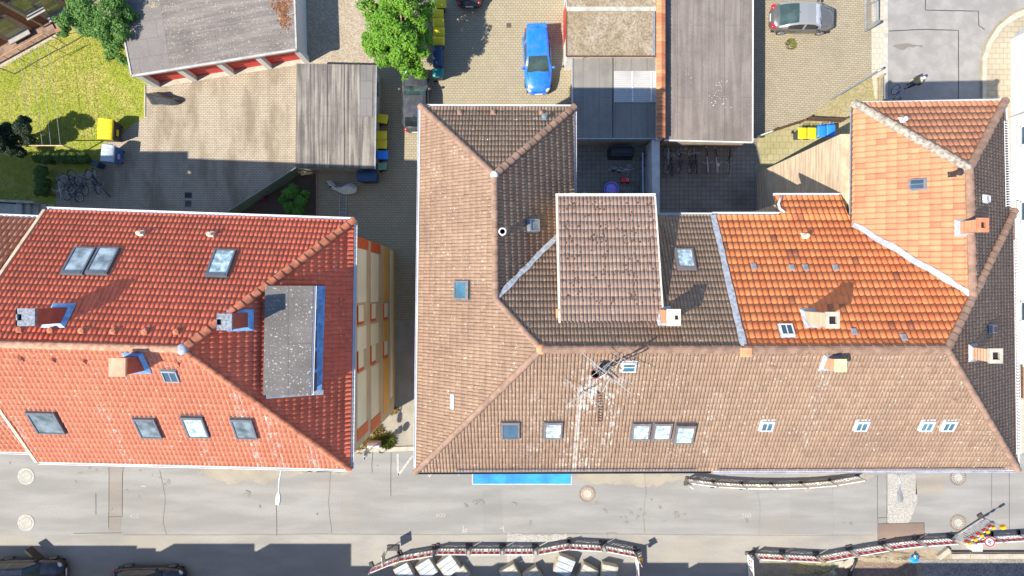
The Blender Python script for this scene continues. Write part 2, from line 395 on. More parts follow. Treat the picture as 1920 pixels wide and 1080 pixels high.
# ---------------------------------------------------------------- tiled roofs
PROF_ROMAN = [(0.0, -0.03), (0.09, 0.004), (0.35, 0.018), (0.65, 0.018), (0.91, 0.004), (1.0, -0.03)]
PROF_PAN = [(0.0, -0.03), (0.1, 0.014), (0.32, 0.036), (0.55, 0.022), (0.8, -0.008), (1.0, -0.03)]
PROF_FLAT = [(0.0, -0.03), (0.04, 0.0), (0.5, 0.006), (0.96, 0.0), (1.0, -0.03)]
def roof(name, polys, pl, wd, ln, prof, mat, parent, step=0.035, hs=1.0, under=True, shift=(0.0, 0.0), seed=1, jit=0.005, label=None, top=False, origin=None, thick=0.16):
    rnd = np.random.RandomState(seed)
    g = np.array([pl[1], pl[2]]); m = float(np.hypot(*g)); u = g / m; a = np.array([u[1], -u[0]])
    cs = 1.0 / math.sqrt(1 + m * m); nrm = np.array([-pl[1], -pl[2], 1.0]) * cs
    lp = ln * cs; off = ORIG[parent.name] if parent is not None else Vector(origin or (0, 0, 0))
    out = bmesh.new(); uvl = out.loops.layers.uv.new('UVMap')
    K = len(prof)
    for poly in polys:
        P = np.array([[p[0], p[1]] for p in poly])
        A = P @ a; T = P @ u
        c0, c1 = math.floor((A.min() - shift[0]) / wd), math.ceil((A.max() - shift[0]) / wd)
        r0, r1 = math.floor((T.min() - shift[1]) / lp), math.ceil((T.max() - shift[1]) / lp)
        area = sum(P[i][0] * P[(i + 1) % len(P)][1] - P[(i + 1) % len(P)][0] * P[i][1] for i in range(len(P)))
        if area < 0: P = P[::-1]
        E = [(P[i], P[(i + 1) % len(P)]) for i in range(len(P))]
        inn = [np.array([-(q - p)[1], (q - p)[0]]) / max(1e-9, np.hypot(*(q - p))) for p, q in E]
        vs, fs, uv = [], [], []
        for c in range(c0, c1):
            for r in range(r0, r1):
                am, tm = shift[0] + (c + 0.5) * wd, shift[1] + (r + 0.5) * lp
                cc = a * am + u * tm
                if any(np.dot(cc - e[0], n) < -0.5 * (wd + lp) for e, n in zip(E, inn)): continue
                j = rnd.uniform(-jit, jit); jt = rnd.uniform(-jit, jit); ja = rnd.uniform(-0.006, 0.006)
                b = len(vs)
                for fr, hp in prof:
                    for t, h in ((0.0, step), (1.0, 0.0)):
                        xy = a * (shift[0] + (c + fr) * wd + ja) + u * (shift[1] + (r + t) * lp)
                        hh = hp * hs + h + j + jt * (fr - 0.5)
                        z = pl[0] + pl[1] * xy[0] + pl[2] * xy[1]
                        vs.append((xy[0] + nrm[0] * hh, xy[1] + nrm[1] * hh, z + nrm[2] * hh))
                    xy = a * (shift[0] + (c + fr) * wd + ja) + u * (shift[1] + (r + 0.01) * lp)
                    hh = -0.045; z = pl[0] + pl[1] * xy[0] + pl[2] * xy[1]
                    vs.append((xy[0] + nrm[0] * hh, xy[1] + nrm[1] * hh, z + nrm[2] * hh))
                for k in range(K - 1):
                    i = b + 3 * k
                    fs.append((i, i + 3, i + 4, i + 1)); fs.append((i + 2, i + 5, i + 3, i))
                uv.append((b, c + 0.5, r + 0.5, 2 * (K - 1)))
        bm = bmesh.new(); lay = bm.loops.layers.uv.new('UVMap')
        bv = [bm.verts.new(v) for v in vs]
        fi = 0
        for b, cu, cv, nf in uv:
            for k in range(nf):
                try:
                    f = bm.faces.new([bv[i] for i in fs[fi]])
                    for lo in f.loops: lo[lay].uv = (cu, cv)
                    f.smooth = (k % 2 == 0)
                except ValueError: pass
                fi += 1
        for (p, q), n in zip(E, inn):
            geom = list(bm.verts) + list(bm.edges) + list(bm.faces)
            bmesh.ops.bisect_plane(bm, geom=geom, plane_co=(p[0], p[1], 0), plane_no=(-n[0], -n[1], 0), clear_outer=True)
        tmp = bpy.data.meshes.new('tmp'); bm.to_mesh(tmp); bm.free()
        out.from_mesh(tmp); bpy.data.meshes.remove(tmp)
    if under:
        for poly in polys:
            pts = [Vector((p[0], p[1])) for p in poly]
            ar = sum(pts[i].x * pts[(i + 1) % len(pts)].y - pts[(i + 1) % len(pts)].x * pts[i].y for i in range(len(pts)))
            if ar < 0: pts = pts[::-1]
            tp = [out.verts.new((p.x, p.y, pz(pl, p.x, p.y) - 0.035)) for p in pts]
            bt = [out.verts.new((p.x, p.y, pz(pl, p.x, p.y) - thick)) for p in pts]
            n = len(pts); fl = [out.faces.new(tp), out.faces.new(bt[::-1])]
            for i in range(n): fl.append(out.faces.new((bt[i], bt[(i + 1) % n], tp[(i + 1) % n], tp[i])))
            for f in fl: f.material_index = 1
    bmesh.ops.translate(out, verts=out.verts, vec=-off)
    me = bpy.data.meshes.new(name); out.to_mesh(me); out.free()
    me.materials.append(mat); me.materials.append(WOOD_D)
    o = link(name, me, parent, origin)
    if label: o['label'] = label
    return o

def ridge(name, p0, p1, mat, parent, r=0.13, seg=0.4, rise=0.02, label=None, n=8):
    p0, p1 = Vector(p0), Vector(p1); d = p1 - p0; Ln = d.length; d.normalize()
    side = d.cross(Vector((0, 0, 1))).normalized(); up = side.cross(d)
    mb = MB(); k = max(1, round(Ln / seg)); s = Ln / k
    for i in range(k):
        a, b = p0 + d * (i * s), p0 + d * ((i + 1) * s + 0.04)
        dr = random.uniform(-0.006, 0.006); vs = []
        for q, rr, lift in ((a, r * 1.06 + dr, 0.012), (b, r * 0.88 + dr, -0.012)):
            for j in range(n + 1):
                t = math.pi * (-0.06 + 1.12 * j / n)
                vs.append(q + side * math.cos(t) * rr + up * (math.sin(t) * rr * 0.85 + rise + lift))
        m_ = n + 1
        fs = [(j, j + 1, m_ + j + 1, m_ + j) for j in range(n)] + [tuple(range(n, -1, -1))]
        mb.add(vs, fs)
    o = mb.build(name, mat, parent, smooth=False)
    if label: o['label'] = label
    return o
def gutter(p0, p1, parent, r=0.075, mat=None, drop=0.06, name='gutter', out=None, label=None):
    """half-round channel along an eave, opening upwards"""
    p0, p1 = Vector(p0), Vector(p1); d = (p1 - p0).normalized(); side = d.cross(Vector((0, 0, 1))).normalized()
    mb = MB(); n = 7; vs = []
    for rr in (r, r * 0.78):
        for q in (p0, p1):
            for j in range(n + 1):
                t = math.pi * (1 + j / n)
                vs.append(q + side * (math.cos(t) * rr) + Vector((0, 0, math.sin(t) * rr - drop)))
    m_ = n + 1; fs = []
    for j in range(n):
        fs.append((j, m_ + j, m_ + j + 1, j + 1)); fs.append((2 * m_ + j, 2 * m_ + j + 1, 3 * m_ + j + 1, 3 * m_ + j))
    fs += [(0, 2 * m_, 3 * m_, m_), (n, m_ + n, 3 * m_ + n, 2 * m_ + n)]
    mb.add(vs, fs)
    o = mb.build(name, mat or WHITE, parent)
    if label: o['label'] = label
    return o
def ribbon(name, pts, wd, mat, parent, lift=0.06, th=0.02, label=None, pls=None, wob=0.0):
    """strip of sheet metal or mortar laid along a roof line"""
    mb = MB(); pts = [Vector(p) for p in pts]; fine = []
    for a, b in zip(pts, pts[1:]):
        k = max(1, int((b - a).length / 0.35))
        fine += [a.lerp(b, i / k) for i in range(k)]
    fine.append(pts[-1]); vs = []
    for i, p in enumerate(fine):
        d = fine[min(i + 1, len(fine) - 1)] - fine[max(i - 1, 0)]; d.z = 0; d.normalize(); q = Vector((-d.y, d.x, 0))
        for sgn in (-1, 1):
            e = p + q * sgn * (wd / 2 + random.uniform(-wob, wob))
            z = p.z if not pls else max(pz(pl, e.x, e.y) for pl in pls)
            vs.append((e.x, e.y, z + lift))
    n = len(fine); top = len(vs); vs2 = [(v[0], v[1], v[2] - th - 0.05) for v in vs]; al = vs + vs2
    fs = [(2 * i, 2 * i + 1, 2 * i + 3, 2 * i + 2)[::-1] for i in range(n - 1)]
    fs += [(2 * i, 2 * i + 2, top + 2 * i + 2, top + 2 * i) for i in range(n - 1)] + [(2 * i + 1, top + 2 * i + 1, top + 2 * i + 3, 2 * i + 3) for i in range(n - 1)]
    mb.add(al, fs)
    o = mb.build(name, mat, parent)
    if label: o['label'] = label
    return o
def frame_of(pl):
    g = Vector((pl[1], pl[2])); m = g.length; u = Vector((g.x / m, g.y / m, m)).normalized()
    n = Vector((-pl[1], -pl[2], 1)).normalized(); a = u.cross(n)   # across, up-slope, normal
    return a, u, n
def skylight(house, px, py, pl, wd, ln, fm=None, pane=None, tilt=0.0, bars=False, mats=None, label=None, h=0.11, edge=0.075):
    """roof window: frame lying in the slope, pane a child; tilt opens the sash"""
    c = on(px, py, pl); a, u, n = frame_of(pl); fm = fm or FRAME_G; pane = pane or GLASS
    h = h + 0.05; f = MB()
    def bx(mb, o, e0, e1, e2, mi=0):
        vs = [o + a * (sx * e0) + u * (sy * e1) + n * z for z in (e2[0], e2[1]) for sx, sy in ((-1, -1), (1, -1), (1, 1), (-1, 1))]
        mb.add(vs, [(3, 2, 1, 0), (4, 5, 6, 7), (0, 1, 5, 4), (1, 2, 6, 5), (2, 3, 7, 6), (3, 0, 4, 7)], mi)
    hw, hl = wd / 2, ln / 2; e = edge
    for sx in (-1, 1): bx(f, c + a * sx * (hw - e / 2), e / 2, hl, (-0.05, h))
    bx(f, c + u * (hl - e * 0.9), hw - e, e * 0.9, (-0.05, h + 0.012)); bx(f, c - u * (hl - e / 2), hw - e, e / 2, (-0.05, h - 0.004))
    if bars: bx(f, c + n * 0.0, 0.018, hl - e, (0.02, h - 0.012)) if bars == 1 else bx(f, c, hw - e, 0.018, (0.02, h - 0.012))
    # flashing collar
    fl = 0.05
    vs = [c + a * sx * (hw + fl) + u * sy * (hl + fl) + n * 0.05 for sx, sy in ((-1, -1), (1, -1), (1, 1), (-1, 1))]
    f.add(vs, [(0, 1, 2, 3)], 1)
    fo = f.build('skylight', [fm, mats or FRAME_G], house)
    p = MB(); z0 = h - 0.03
    bx(p, c, hw - e, hl - e, (z0 - 0.02, z0))
    po = p.build('pane', pane, fo)
    if label: fo['label'] = label
    return fo
def chimney(house, px, py, pl, sx, sy, ht, mat, cap=None, hole=(0.28, 0.28), hoff=0.0, flash=None, label=None, top=0.0, body2=None, capw=0.05, covered=None, fl=0.12):
    """px,py: where the middle of its foot sits on the slope; brick shaft, flashing collar, capping with a flue hole"""
    c = on(px, py, pl); zt = c.z + ht
    zl = min(pz(pl, c.x + i * sx / 2, c.y + j * sy / 2) for i in (-1, 1) for j in (-1, 1)) - 0.2
    mb = MB(); mb.box((c.x, c.y, (zl + zt - 0.12) / 2), (sx, sy, zt - 0.12 - zl))
    o = mb.build('chimney', mat, house)
    if label: o['label'] = label
    cp = MB(); X, Y = sx / 2 + capw, sy / 2 + capw; hx, hy = hole[0] / 2, hole[1] / 2
    x0 = c.x; y0 = c.y; hc = x0 + hoff
    z0, z1 = zt - 0.12, zt
    if covered is None:
        for (xa, xb, ya, yb) in ((x0 - X, hc - hx, y0 - Y, y0 + Y), (hc + hx, x0 + X, y0 - Y, y0 + Y), (hc - hx, hc + hx, y0 - Y, y0 - hy), (hc - hx, hc + hx, y0 + hy, y0 + Y)):
            cp.box(((xa + xb) / 2, (ya + yb) / 2, (z0 + z1) / 2), (xb - xa, yb - ya, z1 - z0))
        co = cp.build('cap', cap or CONC_P, o)
        fl_ = MB(); fl_.quad((hc - hx, y0 - hy, z0 + 0.005), (hc + hx, y0 - hy, z0 + 0.005), (hc + hx, y0 + hy, z0 + 0.005), (hc - hx, y0 + hy, z0 + 0.005))
        fl_.build('flue', DARK, o)
    else:
        cp.box((x0, y0, (z0 + z1) / 2), (2 * X, 2 * Y, z1 - z0)); cp.build('cap', cap or CONC_P, o)
    g = MB(); vs = []
    for i, j in ((-1, -1), (1, -1), (1, 1), (-1, 1)):
        x, y = c.x + i * (sx / 2 + fl), c.y + j * (sy / 2 + fl); vs.append((x, y, pz(pl, x, y) + 0.055))
    for i, j in ((-1, -1), (1, -1), (1, 1), (-1, 1)):
        x, y = c.x + i * (sx / 2 + 0.012), c.y + j * (sy / 2 + 0.012); vs.append((x, y, pz(pl, x, y) + 0.2))
    for k in range(4): g.add([vs[k], vs[(k + 1) % 4], vs[4 + (k + 1) % 4], vs[4 + k]], [(0, 1, 2, 3)])
    g.build('flashing', flash or LEAD, o)
    return o
def vent(house, px, py, pl, mat, ht=0.28, r=0.07, label=None, name='roof_vent', hood=True):
    c = on(px, py, pl); a, u, n = frame_of(pl); mb = MB()
    mb.add([c + a * i * 0.13 + u * j * 0.17 + n * k for k, s in ((0.03, 1), (0.09, 0.7)) for i, j in ((-s, -s), (s, -s), (s, s), (-s, s))],
           [(4, 5, 6, 7), (0, 1, 5, 4), (1, 2, 6, 5), (2, 3, 7, 6), (3, 0, 4, 7)])
    if hood:
        mb.tube([c + n * 0.05, c + Vector((0, 0, ht))], r, 10)
        mb.lathe([(r * 1.5, ht - 0.03), (r * 1.55, ht), (0.0, ht + 0.05)], c, 10)
    o = mb.build(name, mat, house)
    if label: o['label'] = label
    return o
# ---------------------------------------------------------------- ground
ASPH = mat_asphalt('street_asphalt', (0.282, 0.276, 0.264), damt=0.2, dark=0.2)
ASPH_R = mat_asphalt('side_road_asphalt', (0.295, 0.28, 0.264), damt=0.15, dark=0.2, stretch=(1, 1, 1), lo=0.58)
ASPH_T = mat_asphalt('sandy_verge_asphalt', (0.305, 0.293, 0.27), dirt=(0.35, 0.315, 0.255), damt=0.6, dark=0.2, stretch=(0.3, 1, 1), lo=0.4)
PAVE_L = mat_pave('beige_block_paving', (0.41, 0.355, 0.27), (0.46, 0.40, 0.305), (0.148, 0.118, 0.089), 0.24, 0.12, 0.012, 0.6, (0.148, 0.111, 0.074), dstretch=(1.6, 0.45, 1), dscale=0.5, lo=0.42, hi=0.68)
PAVE_C = mat_pave('yellow_block_paving', (0.333, 0.286, 0.190), (0.367, 0.320, 0.224), (0.184, 0.150, 0.102), 0.24, 0.16, 0.014, 0.3, (0.163, 0.129, 0.082), lo=0.5)
PAVE_R = mat_pave('woven_block_paving', (0.360, 0.310, 0.216), (0.317, 0.266, 0.187), (0.144, 0.122, 0.086), 0.28, 0.14, 0.014, 0.55, (0.158, 0.137, 0.101), rot=0.06, green=0.06)
SLAB = mat_pave('square_slab_paving', (0.256, 0.240, 0.200), (0.296, 0.272, 0.232), (0.096, 0.088, 0.080), 0.29, 0.29, 0.012, 0.7, (0.104, 0.088, 0.080), offset=0.0, lo=0.4, hi=0.7)
SLAB_Y = mat_pave('mossy_slab_paving', (0.375, 0.330, 0.195), (0.345, 0.307, 0.180), (0.195, 0.165, 0.075), 0.4, 0.4, 0.012, 0.4, (0.150, 0.150, 0.038), offset=0.5, green=0.4)
WALK = mat_pave('sidewalk_slabs', (0.375, 0.323, 0.232), (0.420, 0.360, 0.270), (0.225, 0.188, 0.135), 0.5, 0.35, 0.014, 0.35, (0.180, 0.150, 0.098))
WALK_W = mat_pave('pale_sidewalk_slabs', (0.484, 0.437, 0.343), (0.452, 0.406, 0.328), (0.312, 0.265, 0.203), 0.35, 0.35, 0.012, 0.15, (0.234, 0.195, 0.140))
def ground_mat(name, c1, c2, c3, s=2.5, fine=40.0, bump=0.03):
    m = NT(name, 0.95, spec=0.15)
    c = m.mix(m.ramp(m.noise(s * 0.3, 6.0, 0.65), 0.35, 0.68), c1, c2)
    c = m.mix(m.ramp(m.noise(s * 2.0, 6.0, 0.7), 0.42, 0.7, 0.0, 0.7), c, c3)
    f = m.noise(fine, 3.0, 0.65)
    c = m.mix(m.ramp(f, 0.42, 0.62, 0.0, 0.55), c, tuple(x * 0.42 for x in c1))
    return m.done(c, f, bump, 0.8)
LAWN = ground_mat('dry_lawn', (0.31, 0.36, 0.04), (0.52, 0.42, 0.16), (0.25, 0.33, 0.03), 1.6)
SOIL = ground_mat('dark_soil', (0.1, 0.075, 0.055), (0.13, 0.1, 0.08), (0.07, 0.06, 0.05), 3.0)
SAND = ground_mat('excavated_sand', (0.375, 0.315, 0.217), (0.300, 0.232, 0.158), (0.420, 0.375, 0.285), 1.6, 14.0)
GRAVEL = ground_mat('pale_gravel', (0.390, 0.323, 0.232), (0.465, 0.405, 0.315), (0.255, 0.195, 0.143), 2.5, 11.0)
GRAVEL_R = ground_mat('roof_gravel', (0.30, 0.235, 0.15), (0.42, 0.36, 0.28), (0.17, 0.125, 0.085), 1.1, 9.0)
GRAVEL_W = ground_mat('white_chippings', (0.400, 0.384, 0.352), (0.480, 0.456, 0.416), (0.240, 0.232, 0.216), 3.0, 13.0)
GRAVEL_Y = ground_mat('mossy_gravel', (0.375, 0.315, 0.180), (0.315, 0.270, 0.128), (0.225, 0.188, 0.090), 2.0, 9.0)
DIRTB = mat_asphalt('brown_patched_asphalt', (0.216, 0.160, 0.132), dirt=(0.320, 0.248, 0.176), damt=0.35)

def sheet(name, pts, z, mat, px=True, kind='structure', jag=0.0):
    mb = MB(); p = [(G(*q) if px else Vector((q[0], q[1], 0))) for q in pts]
    if jag:     # ragged outline
        o = []; rj = random.Random(len(pts) * 7 + int(pts[0][0]))
        for a, b in zip(p, p[1:] + p[:1]):
            k = max(1, int((b - a).length / 0.16)); off = 0.0
            for i in range(k):
                off = off * 0.7 + rj.gauss(0, jag); o.append(a.lerp(b, i / k) + Vector((rj.gauss(0, jag * 0.4), off * (1 if 0 < i else 0), 0)))
        p = o
    a = sum(p[i].x * p[(i + 1) % len(p)].y - p[(i + 1) % len(p)].x * p[i].y for i in range(len(p)))
    if a < 0: p = p[::-1]
    mb.add([(q.x, q.y, z) for q in p], [tuple(range(len(p)))])
    return tag(mb.build(name, mat), kind=kind)
DUST = mat_asphalt('dusty_asphalt', (0.30, 0.275, 0.235), dirt=(0.38, 0.34, 0.26), damt=0.8, dark=0.3, stretch=(1, 1, 1), lo=0.42)
sheet('ground', [(-400, -400), (400, -400), (400, 400), (-400, 400)], 0.0, ground_mat('bare_ground', (0.36, 0.31, 0.22), (0.3, 0.27, 0.18), (0.22, 0.2, 0.12)), px=False)
sheet('street', [(-3000, 846), (3000, 846), (3000, 1160), (-3000, 1160)], 0.004, ASPH)
sheet('side_road', [(1657, 560), (1657, -900), (2400, -900), (2400, 10), (1925, 12), (1895, 22), (1868, 44), (1848, 74), (1838, 105), (1836, 150), (1836, 560)], 0.004, ASPH_R)
sheet('left_yard', [(271, 150), (290, 148), (590, 92), (595, 118), (595, 425), (104, 425), (104, 318), (186, 318), (186, 282), (271, 218)], 0.008, PAVE_L)
sheet('alley', [(595, 118), (795, 118), (795, 846), (640, 846), (640, 425), (595, 425)], 0.004, PAVE_C)
sheet('alley_apron', [(735, 600), (795, 600), (795, 842), (660, 842), (690, 800)], 0.008, mat_asphalt('worn_concrete', (0.331, 0.302, 0.245), dirt=(0.396, 0.346, 0.259), damt=0.4, stretch=(1, 1, 1)))
sheet('centre_yard', [(690, -300), (1070, -300), (1070, 300), (795, 300), (795, 118), (690, 118)], 0.012, PAVE_C)
sheet('gravel_bed', [(560, -300), (700, -300), (700, 121), (560, 121)], 0.016, GRAVEL)
sheet('small_yard', [(1040, 255), (1230, 255), (1230, 470), (1040, 470)], 0.008, SLAB)
sheet('bicycle_yard', [(1230, 255), (1420, 255), (1420, 470), (1230, 470)], 0.012, SLAB)
sheet('car_park', [(1400, -300), (1633, -300), (1633, 138), (1570, 181), (1508, 226), (1440, 250), (1400, 262)], 0.004, PAVE_R)
sheet('mossy_paving', [(1400, 262), (1440, 250), (1508, 227), (1610, 227), (1610, 330), (1425, 330), (1425, 276), (1400, 276)], 0.008, SLAB_Y)
sheet('planted_strip', [(1508, 226), (1570, 181), (1637, 138), (1642, 190), (1640, 230), (1600, 230)], 0.016, GRAVEL_Y)
sheet('lawn', [(-400, -300), (0, 118), (112, 54), (240, 70), (262, 140), (275, 152), (272, 218), (188, 275), (186, 320), (104, 330), (104, 420), (-400, 420)], 0.012, LAWN)
sheet('garden_bed', [(430, 410), (560, 326), (594, 326), (594, 425), (430, 425)], 0.016, SOIL)
sheet('sand_verge', [(-3000, 1006), (540, 1003.5), (1920, 1001), (3000, 1000), (3000, 1160), (-3000, 1160)], 0.008, ASPH_T)
sheet('dug_up_ground', [(1440, 1052), (1530, 1046), (1640, 1036), (1745, 1028), (1800, 1045), (2200, 1040), (2200, 1160), (1405, 1160), (1410, 1066)], 0.012, SAND)
sheet('dusty_edge', [(1080, 886), (1292, 886), (1286, 903), (1230, 914), (1110, 908), (1078, 898)], 0.012, DUST, jag=0.09)
sheet('dusty_edge', [(380, 876), (660, 882), (656, 886), (540, 892), (500, 908), (420, 902), (370, 890)], 0.012, DUST, jag=0.09)
sheet('dusty_edge', [(1500, 886), (1640, 886), (1610, 908), (1560, 915), (1490, 912)], 0.012, DUST, jag=0.09)
sheet('asphalt_patch', [(205, 875), (229, 876), (229, 968), (226, 995), (204, 995)], 0.008, mat_asphalt('pinkish_patch', (0.266, 0.241, 0.216), damt=0.1, dark=0.1))
sheet('chipping_patch', [(1664, 888), (1717, 888), (1720, 940), (1708, 972), (1700, 982), (1664, 982)], 0.008, GRAVEL_W, jag=0.05)
sheet('chipping_strip', [(950, 1001), (1062, 1000), (1066, 1012), (1010, 1022), (1000, 1055), (950, 1055)], 0.012, GRAVEL_W, jag=0.06)
sheet('brown_patch', [(1646.5, 982.5), (1732.5, 980.5), (1733, 1024), (1646.5, 1026)], 0.012, DIRTB)
sheet('red_patch', [(1717, 890), (1771, 890), (1771, 926), (1717, 927)], 0.008, mat_asphalt('warm_patch', (0.300, 0.270, 0.232), damt=0.1, dark=0.1))
# sidewalks are raised kerbed slabs
def slab(name, pts, h, mat, label=None):
    mb = MB(); mb.prism([G(*q) for q in pts], 0.0, h)
    return tag(mb.build(name, mat, bevel=0.01), kind='structure')
def arc(cx, cy, r, a0, a1, n=14):
    return [(cx + r * math.cos(R(a0 + (a1 - a0) * i / n)), cy - r * math.sin(R(a0 + (a1 - a0) * i / n))) for i in range(n + 1)]
CURVE = [(2400, 14), (1925, 16), (1897, 27), (1870, 49), (1851, 78), (1841, 108), (1840, 150), (1840, 560)]
CURVE2 = [(p[0] + (0 if i < 1 else 7), p[1] + (9 if i < 3 else 5)) for i, p in enumerate(CURVE)]
slab('kerb', CURVE + CURVE2[::-1], 0.12, CONC_P)
slab('sidewalk', CURVE2 + [(1896, 560), (1896, 76), (1905, 62), (1925, 48), (2400, 46)], 0.11, WALK)
slab('sidewalk', [(1633, -300), (1656, -300), (1656, 178), (1640, 186), (1634, 138)], 0.06, WALK_W)
slab('kerb', [(1656, -300), (1664, -300), (1664, 186), (1656, 186)], 0.05, CONC)
slab('kerb', [(786, 836), (705, 838), (670, 843), (640, 846), (640, 849), (795, 844)], 0.1, CONC_P)
slab('garden_edging', [(593, 321), (596, 321), (596, 420), (593, 420)], 0.08, mat_plain('edging_brick', (0.32, 0.2, 0.14), 0.9))
slab('garden_edging', [(271.5, 160), (273.5, 160), (273.5, 219), (271.5, 219)], 0.06, CONC)

sheet('asphalt_patch', [(1480, 925), (1560, 922), (1562, 968), (1482, 972)], 0.008, mat_asphalt('grey_patch', (0.265, 0.26, 0.25), damt=0.1, dark=0.15), jag=0.02)
sheet('asphalt_patch', [(560, 930), (640, 931), (640, 958), (560, 957)], 0.008, mat_asphalt('smooth_patch', (0.285, 0.284, 0.28), damt=0.2, dark=0.15), jag=0.02)
sheet('asphalt_patch', [(905, 918), (940, 918), (942, 998), (906, 998)], 0.008, mat_asphalt('long_patch', (0.264, 0.259, 0.249), damt=0.1, dark=0.15), jag=0.015)
sheet('road_stain', [(1673, 86), (1684, 83), (1700, 81), (1716, 84), (1730, 84), (1728, 90), (1700, 90), (1680, 90)], 0.008, mat_asphalt('damp_stain', (0.2, 0.175, 0.155), damt=0.1), jag=0.03)
# tar joints, cracks and chalk marks of the roads
TAR = mat_plain('tar_joint', (0.05, 0.045, 0.04), 0.8)
def lines(name, polys, wd, mat, z, wob=0.0):
    mb = MB()
    for poly in polys:
        pts = [G(*p) for p in poly]; f = []
        for a, b in zip(pts, pts[1:]):
            k = max(1, int((b - a).length / 0.5))
            for i in range(k):
                q = a.lerp(b, i / k); f.append(Vector((q.x + random.uniform(-wob, wob), q.y + random.uniform(-wob, wob), z)))
        e = pts[-1]; f.append(Vector((e.x, e.y, z))); mb.strip(f, wd)
    return tag(mb.build(name, mat), kind='structure')
lines('road_joint', [[(1735, -10), (1735, 19), (1785, 20), (1834, 21), (1835, 48), (1846, 55)], [(1666, 58), (1740, 55), (1797, 57), (1797, 190)]], 0.06, TAR, 0.0095, 0.012)
lines('road_joint', [[(204.5, 876), (204, 990)], [(231, 876), (230, 888), (229.5, 968), (203, 969)], [(138, 1000), (228, 999)], [(1645, 890), (1645.5, 1012)], [(1662.5, 890), (1663, 982)], [(1646, 971), (1663, 970)],
     [(1859.5, 885), (1859, 952)], [(1892, 885), (1892.5, 992)], [(1646, 982), (1690, 981), (1733, 980)], [(1733, 981), (1733, 1005)], [(180, 925), (180, 965)], [(699, 848), (697, 872), (698, 886)], [(733, 848), (733, 930)], [(518, 946), (519, 1004)]], 0.028, TAR, 0.0165, 0.012)
lines('road_joint', [[(1139, 998), (1140, 1010)], [(1139, 999), (1155, 998.5), (1155.5, 1014)], [(231, 1003), (420, 1003), (620, 1001), (860, 1003)], [(860, 1002), (1010, 1000), (1150, 1001), (1300, 1003), (1500, 1004), (1640, 1003)]], 0.025, mat_plain('gutter_joint', (0.22, 0.19, 0.16), 0.9), 0.0165, 0.01)
lines('road_joint', [[(1208, 885), (1211, 925), (1206, 965), (1209, 1000)], [(300, 880), (310, 930), (306, 980), (312, 1003)], [(620, 884), (616, 940), (622, 1000)], [(1420, 918), (1426, 950), (1423, 1003)], [(1560, 915), (1563, 960), (1561, 1003)]], 0.022, mat_plain('hairline_crack', (0.2, 0.195, 0.185), 0.9), 0.0245, 0.03)
CHALK = mat_plain('worn_road_paint', (0.527, 0.518, 0.493), 0.8, 0.12, 4.0)
lines('road_marking', [[(745.5, 851), (746.5, 891)], [(774, 854), (747, 891)], [(802, 884), (805, 894), (811, 884)], [(856, 884), (861, 890), (863, 884)]], 0.13, mat_plain('faded_road_paint', (0.4, 0.39, 0.36), 0.85, 0.2, 5.0), 0.0125)
def mark(txt, px, py, size):
    cu = bpy.data.curves.new('survey_mark', 'FONT'); cu.body = txt; cu.size = size; cu.align_x = 'CENTER'; cu.align_y = 'CENTER'
    cu.offset = -0.012
    o = bpy.data.objects.new('survey_mark', cu); COL.objects.link(o); o.location = G(px, py) + Vector((0, 0, 0.014)); o.data.materials.append(CHALK)
    tag(o, kind='structure')
mark('.400', 250, 968, 0.42); mark('.600', 825, 966, 0.42); mark('.500', 1398, 967, 0.42)
lines('road_marking', [[(868, 985), (872, 1000)], [(866, 999), (876, 991)], [(866, 993), (877, 997)], [(937, 990), (945, 990)], [(943, 985), (945, 997)], [(265, 911), (273, 912)], [(716, 966), (717, 966.5)]], 0.035, CHALK, 0.0205)

def spots(name, lst, mat, z, seed):
    rs = random.Random(seed); mb = MB()
    for px, py, r, n in lst:
        for _ in range(n):
            if rs.random() < 0.5: continue
            c = G(px + rs.gauss(0, r * 14), py + rs.gauss(0, r * 9)); q = rs.uniform(0.03, 0.13) * (0.6 + r); k = 9; e = rs.uniform(0.5, 1.0); a0 = rs.uniform(0, 6.28)
            vs = []
            for i in range(k):
                a = 6.2832 * i / k; d = q * rs.uniform(0.55, 1.2); x, y = d * math.cos(a), d * e * math.sin(a)
                vs.append((c.x + x * math.cos(a0) - y * math.sin(a0), c.y + x * math.sin(a0) + y * math.cos(a0), z + 0.0004 * len(mb.f)))
            mb.add(vs, [tuple(range(k))])
    return tag(mb.build(name, mat), kind='structure')
OIL = mat_plain('oil_stained_asphalt', (0.215, 0.208, 0.195), 0.85, 0.2, 9.0)
spots('road_stain', [(160, 882, .6, 5), (188, 884, .3, 3), (245, 909, .6, 4), (262, 882, .3, 2), (305, 904, .7, 5), (289, 893, .4, 3), (255, 930, .3, 2), (16, 870, .7, 4), (140, 907, .4, 2), (170, 910, .5, 3), (205, 955, .3, 2), (1200, 964, 1.0, 10), (1208, 926, .5, 4), (1130, 956, .7, 4), (1175, 972, .5, 4), (1258, 966, .8, 6), (1285, 972, .9, 6), (1108, 957, .3, 2), (595, 900, .5, 3), (765, 903, .4, 3), (702, 872, .4, 3), (620, 960, .8, 3), (670, 887, .3, 2), (1395, 978, .6, 4), (1590, 985, .5, 3), (720, 985, .8, 3), (900, 940, 1.5, 4), (1000, 965, 1.5, 4), (480, 960, 1.5, 4)], OIL, 0.0135, 3)
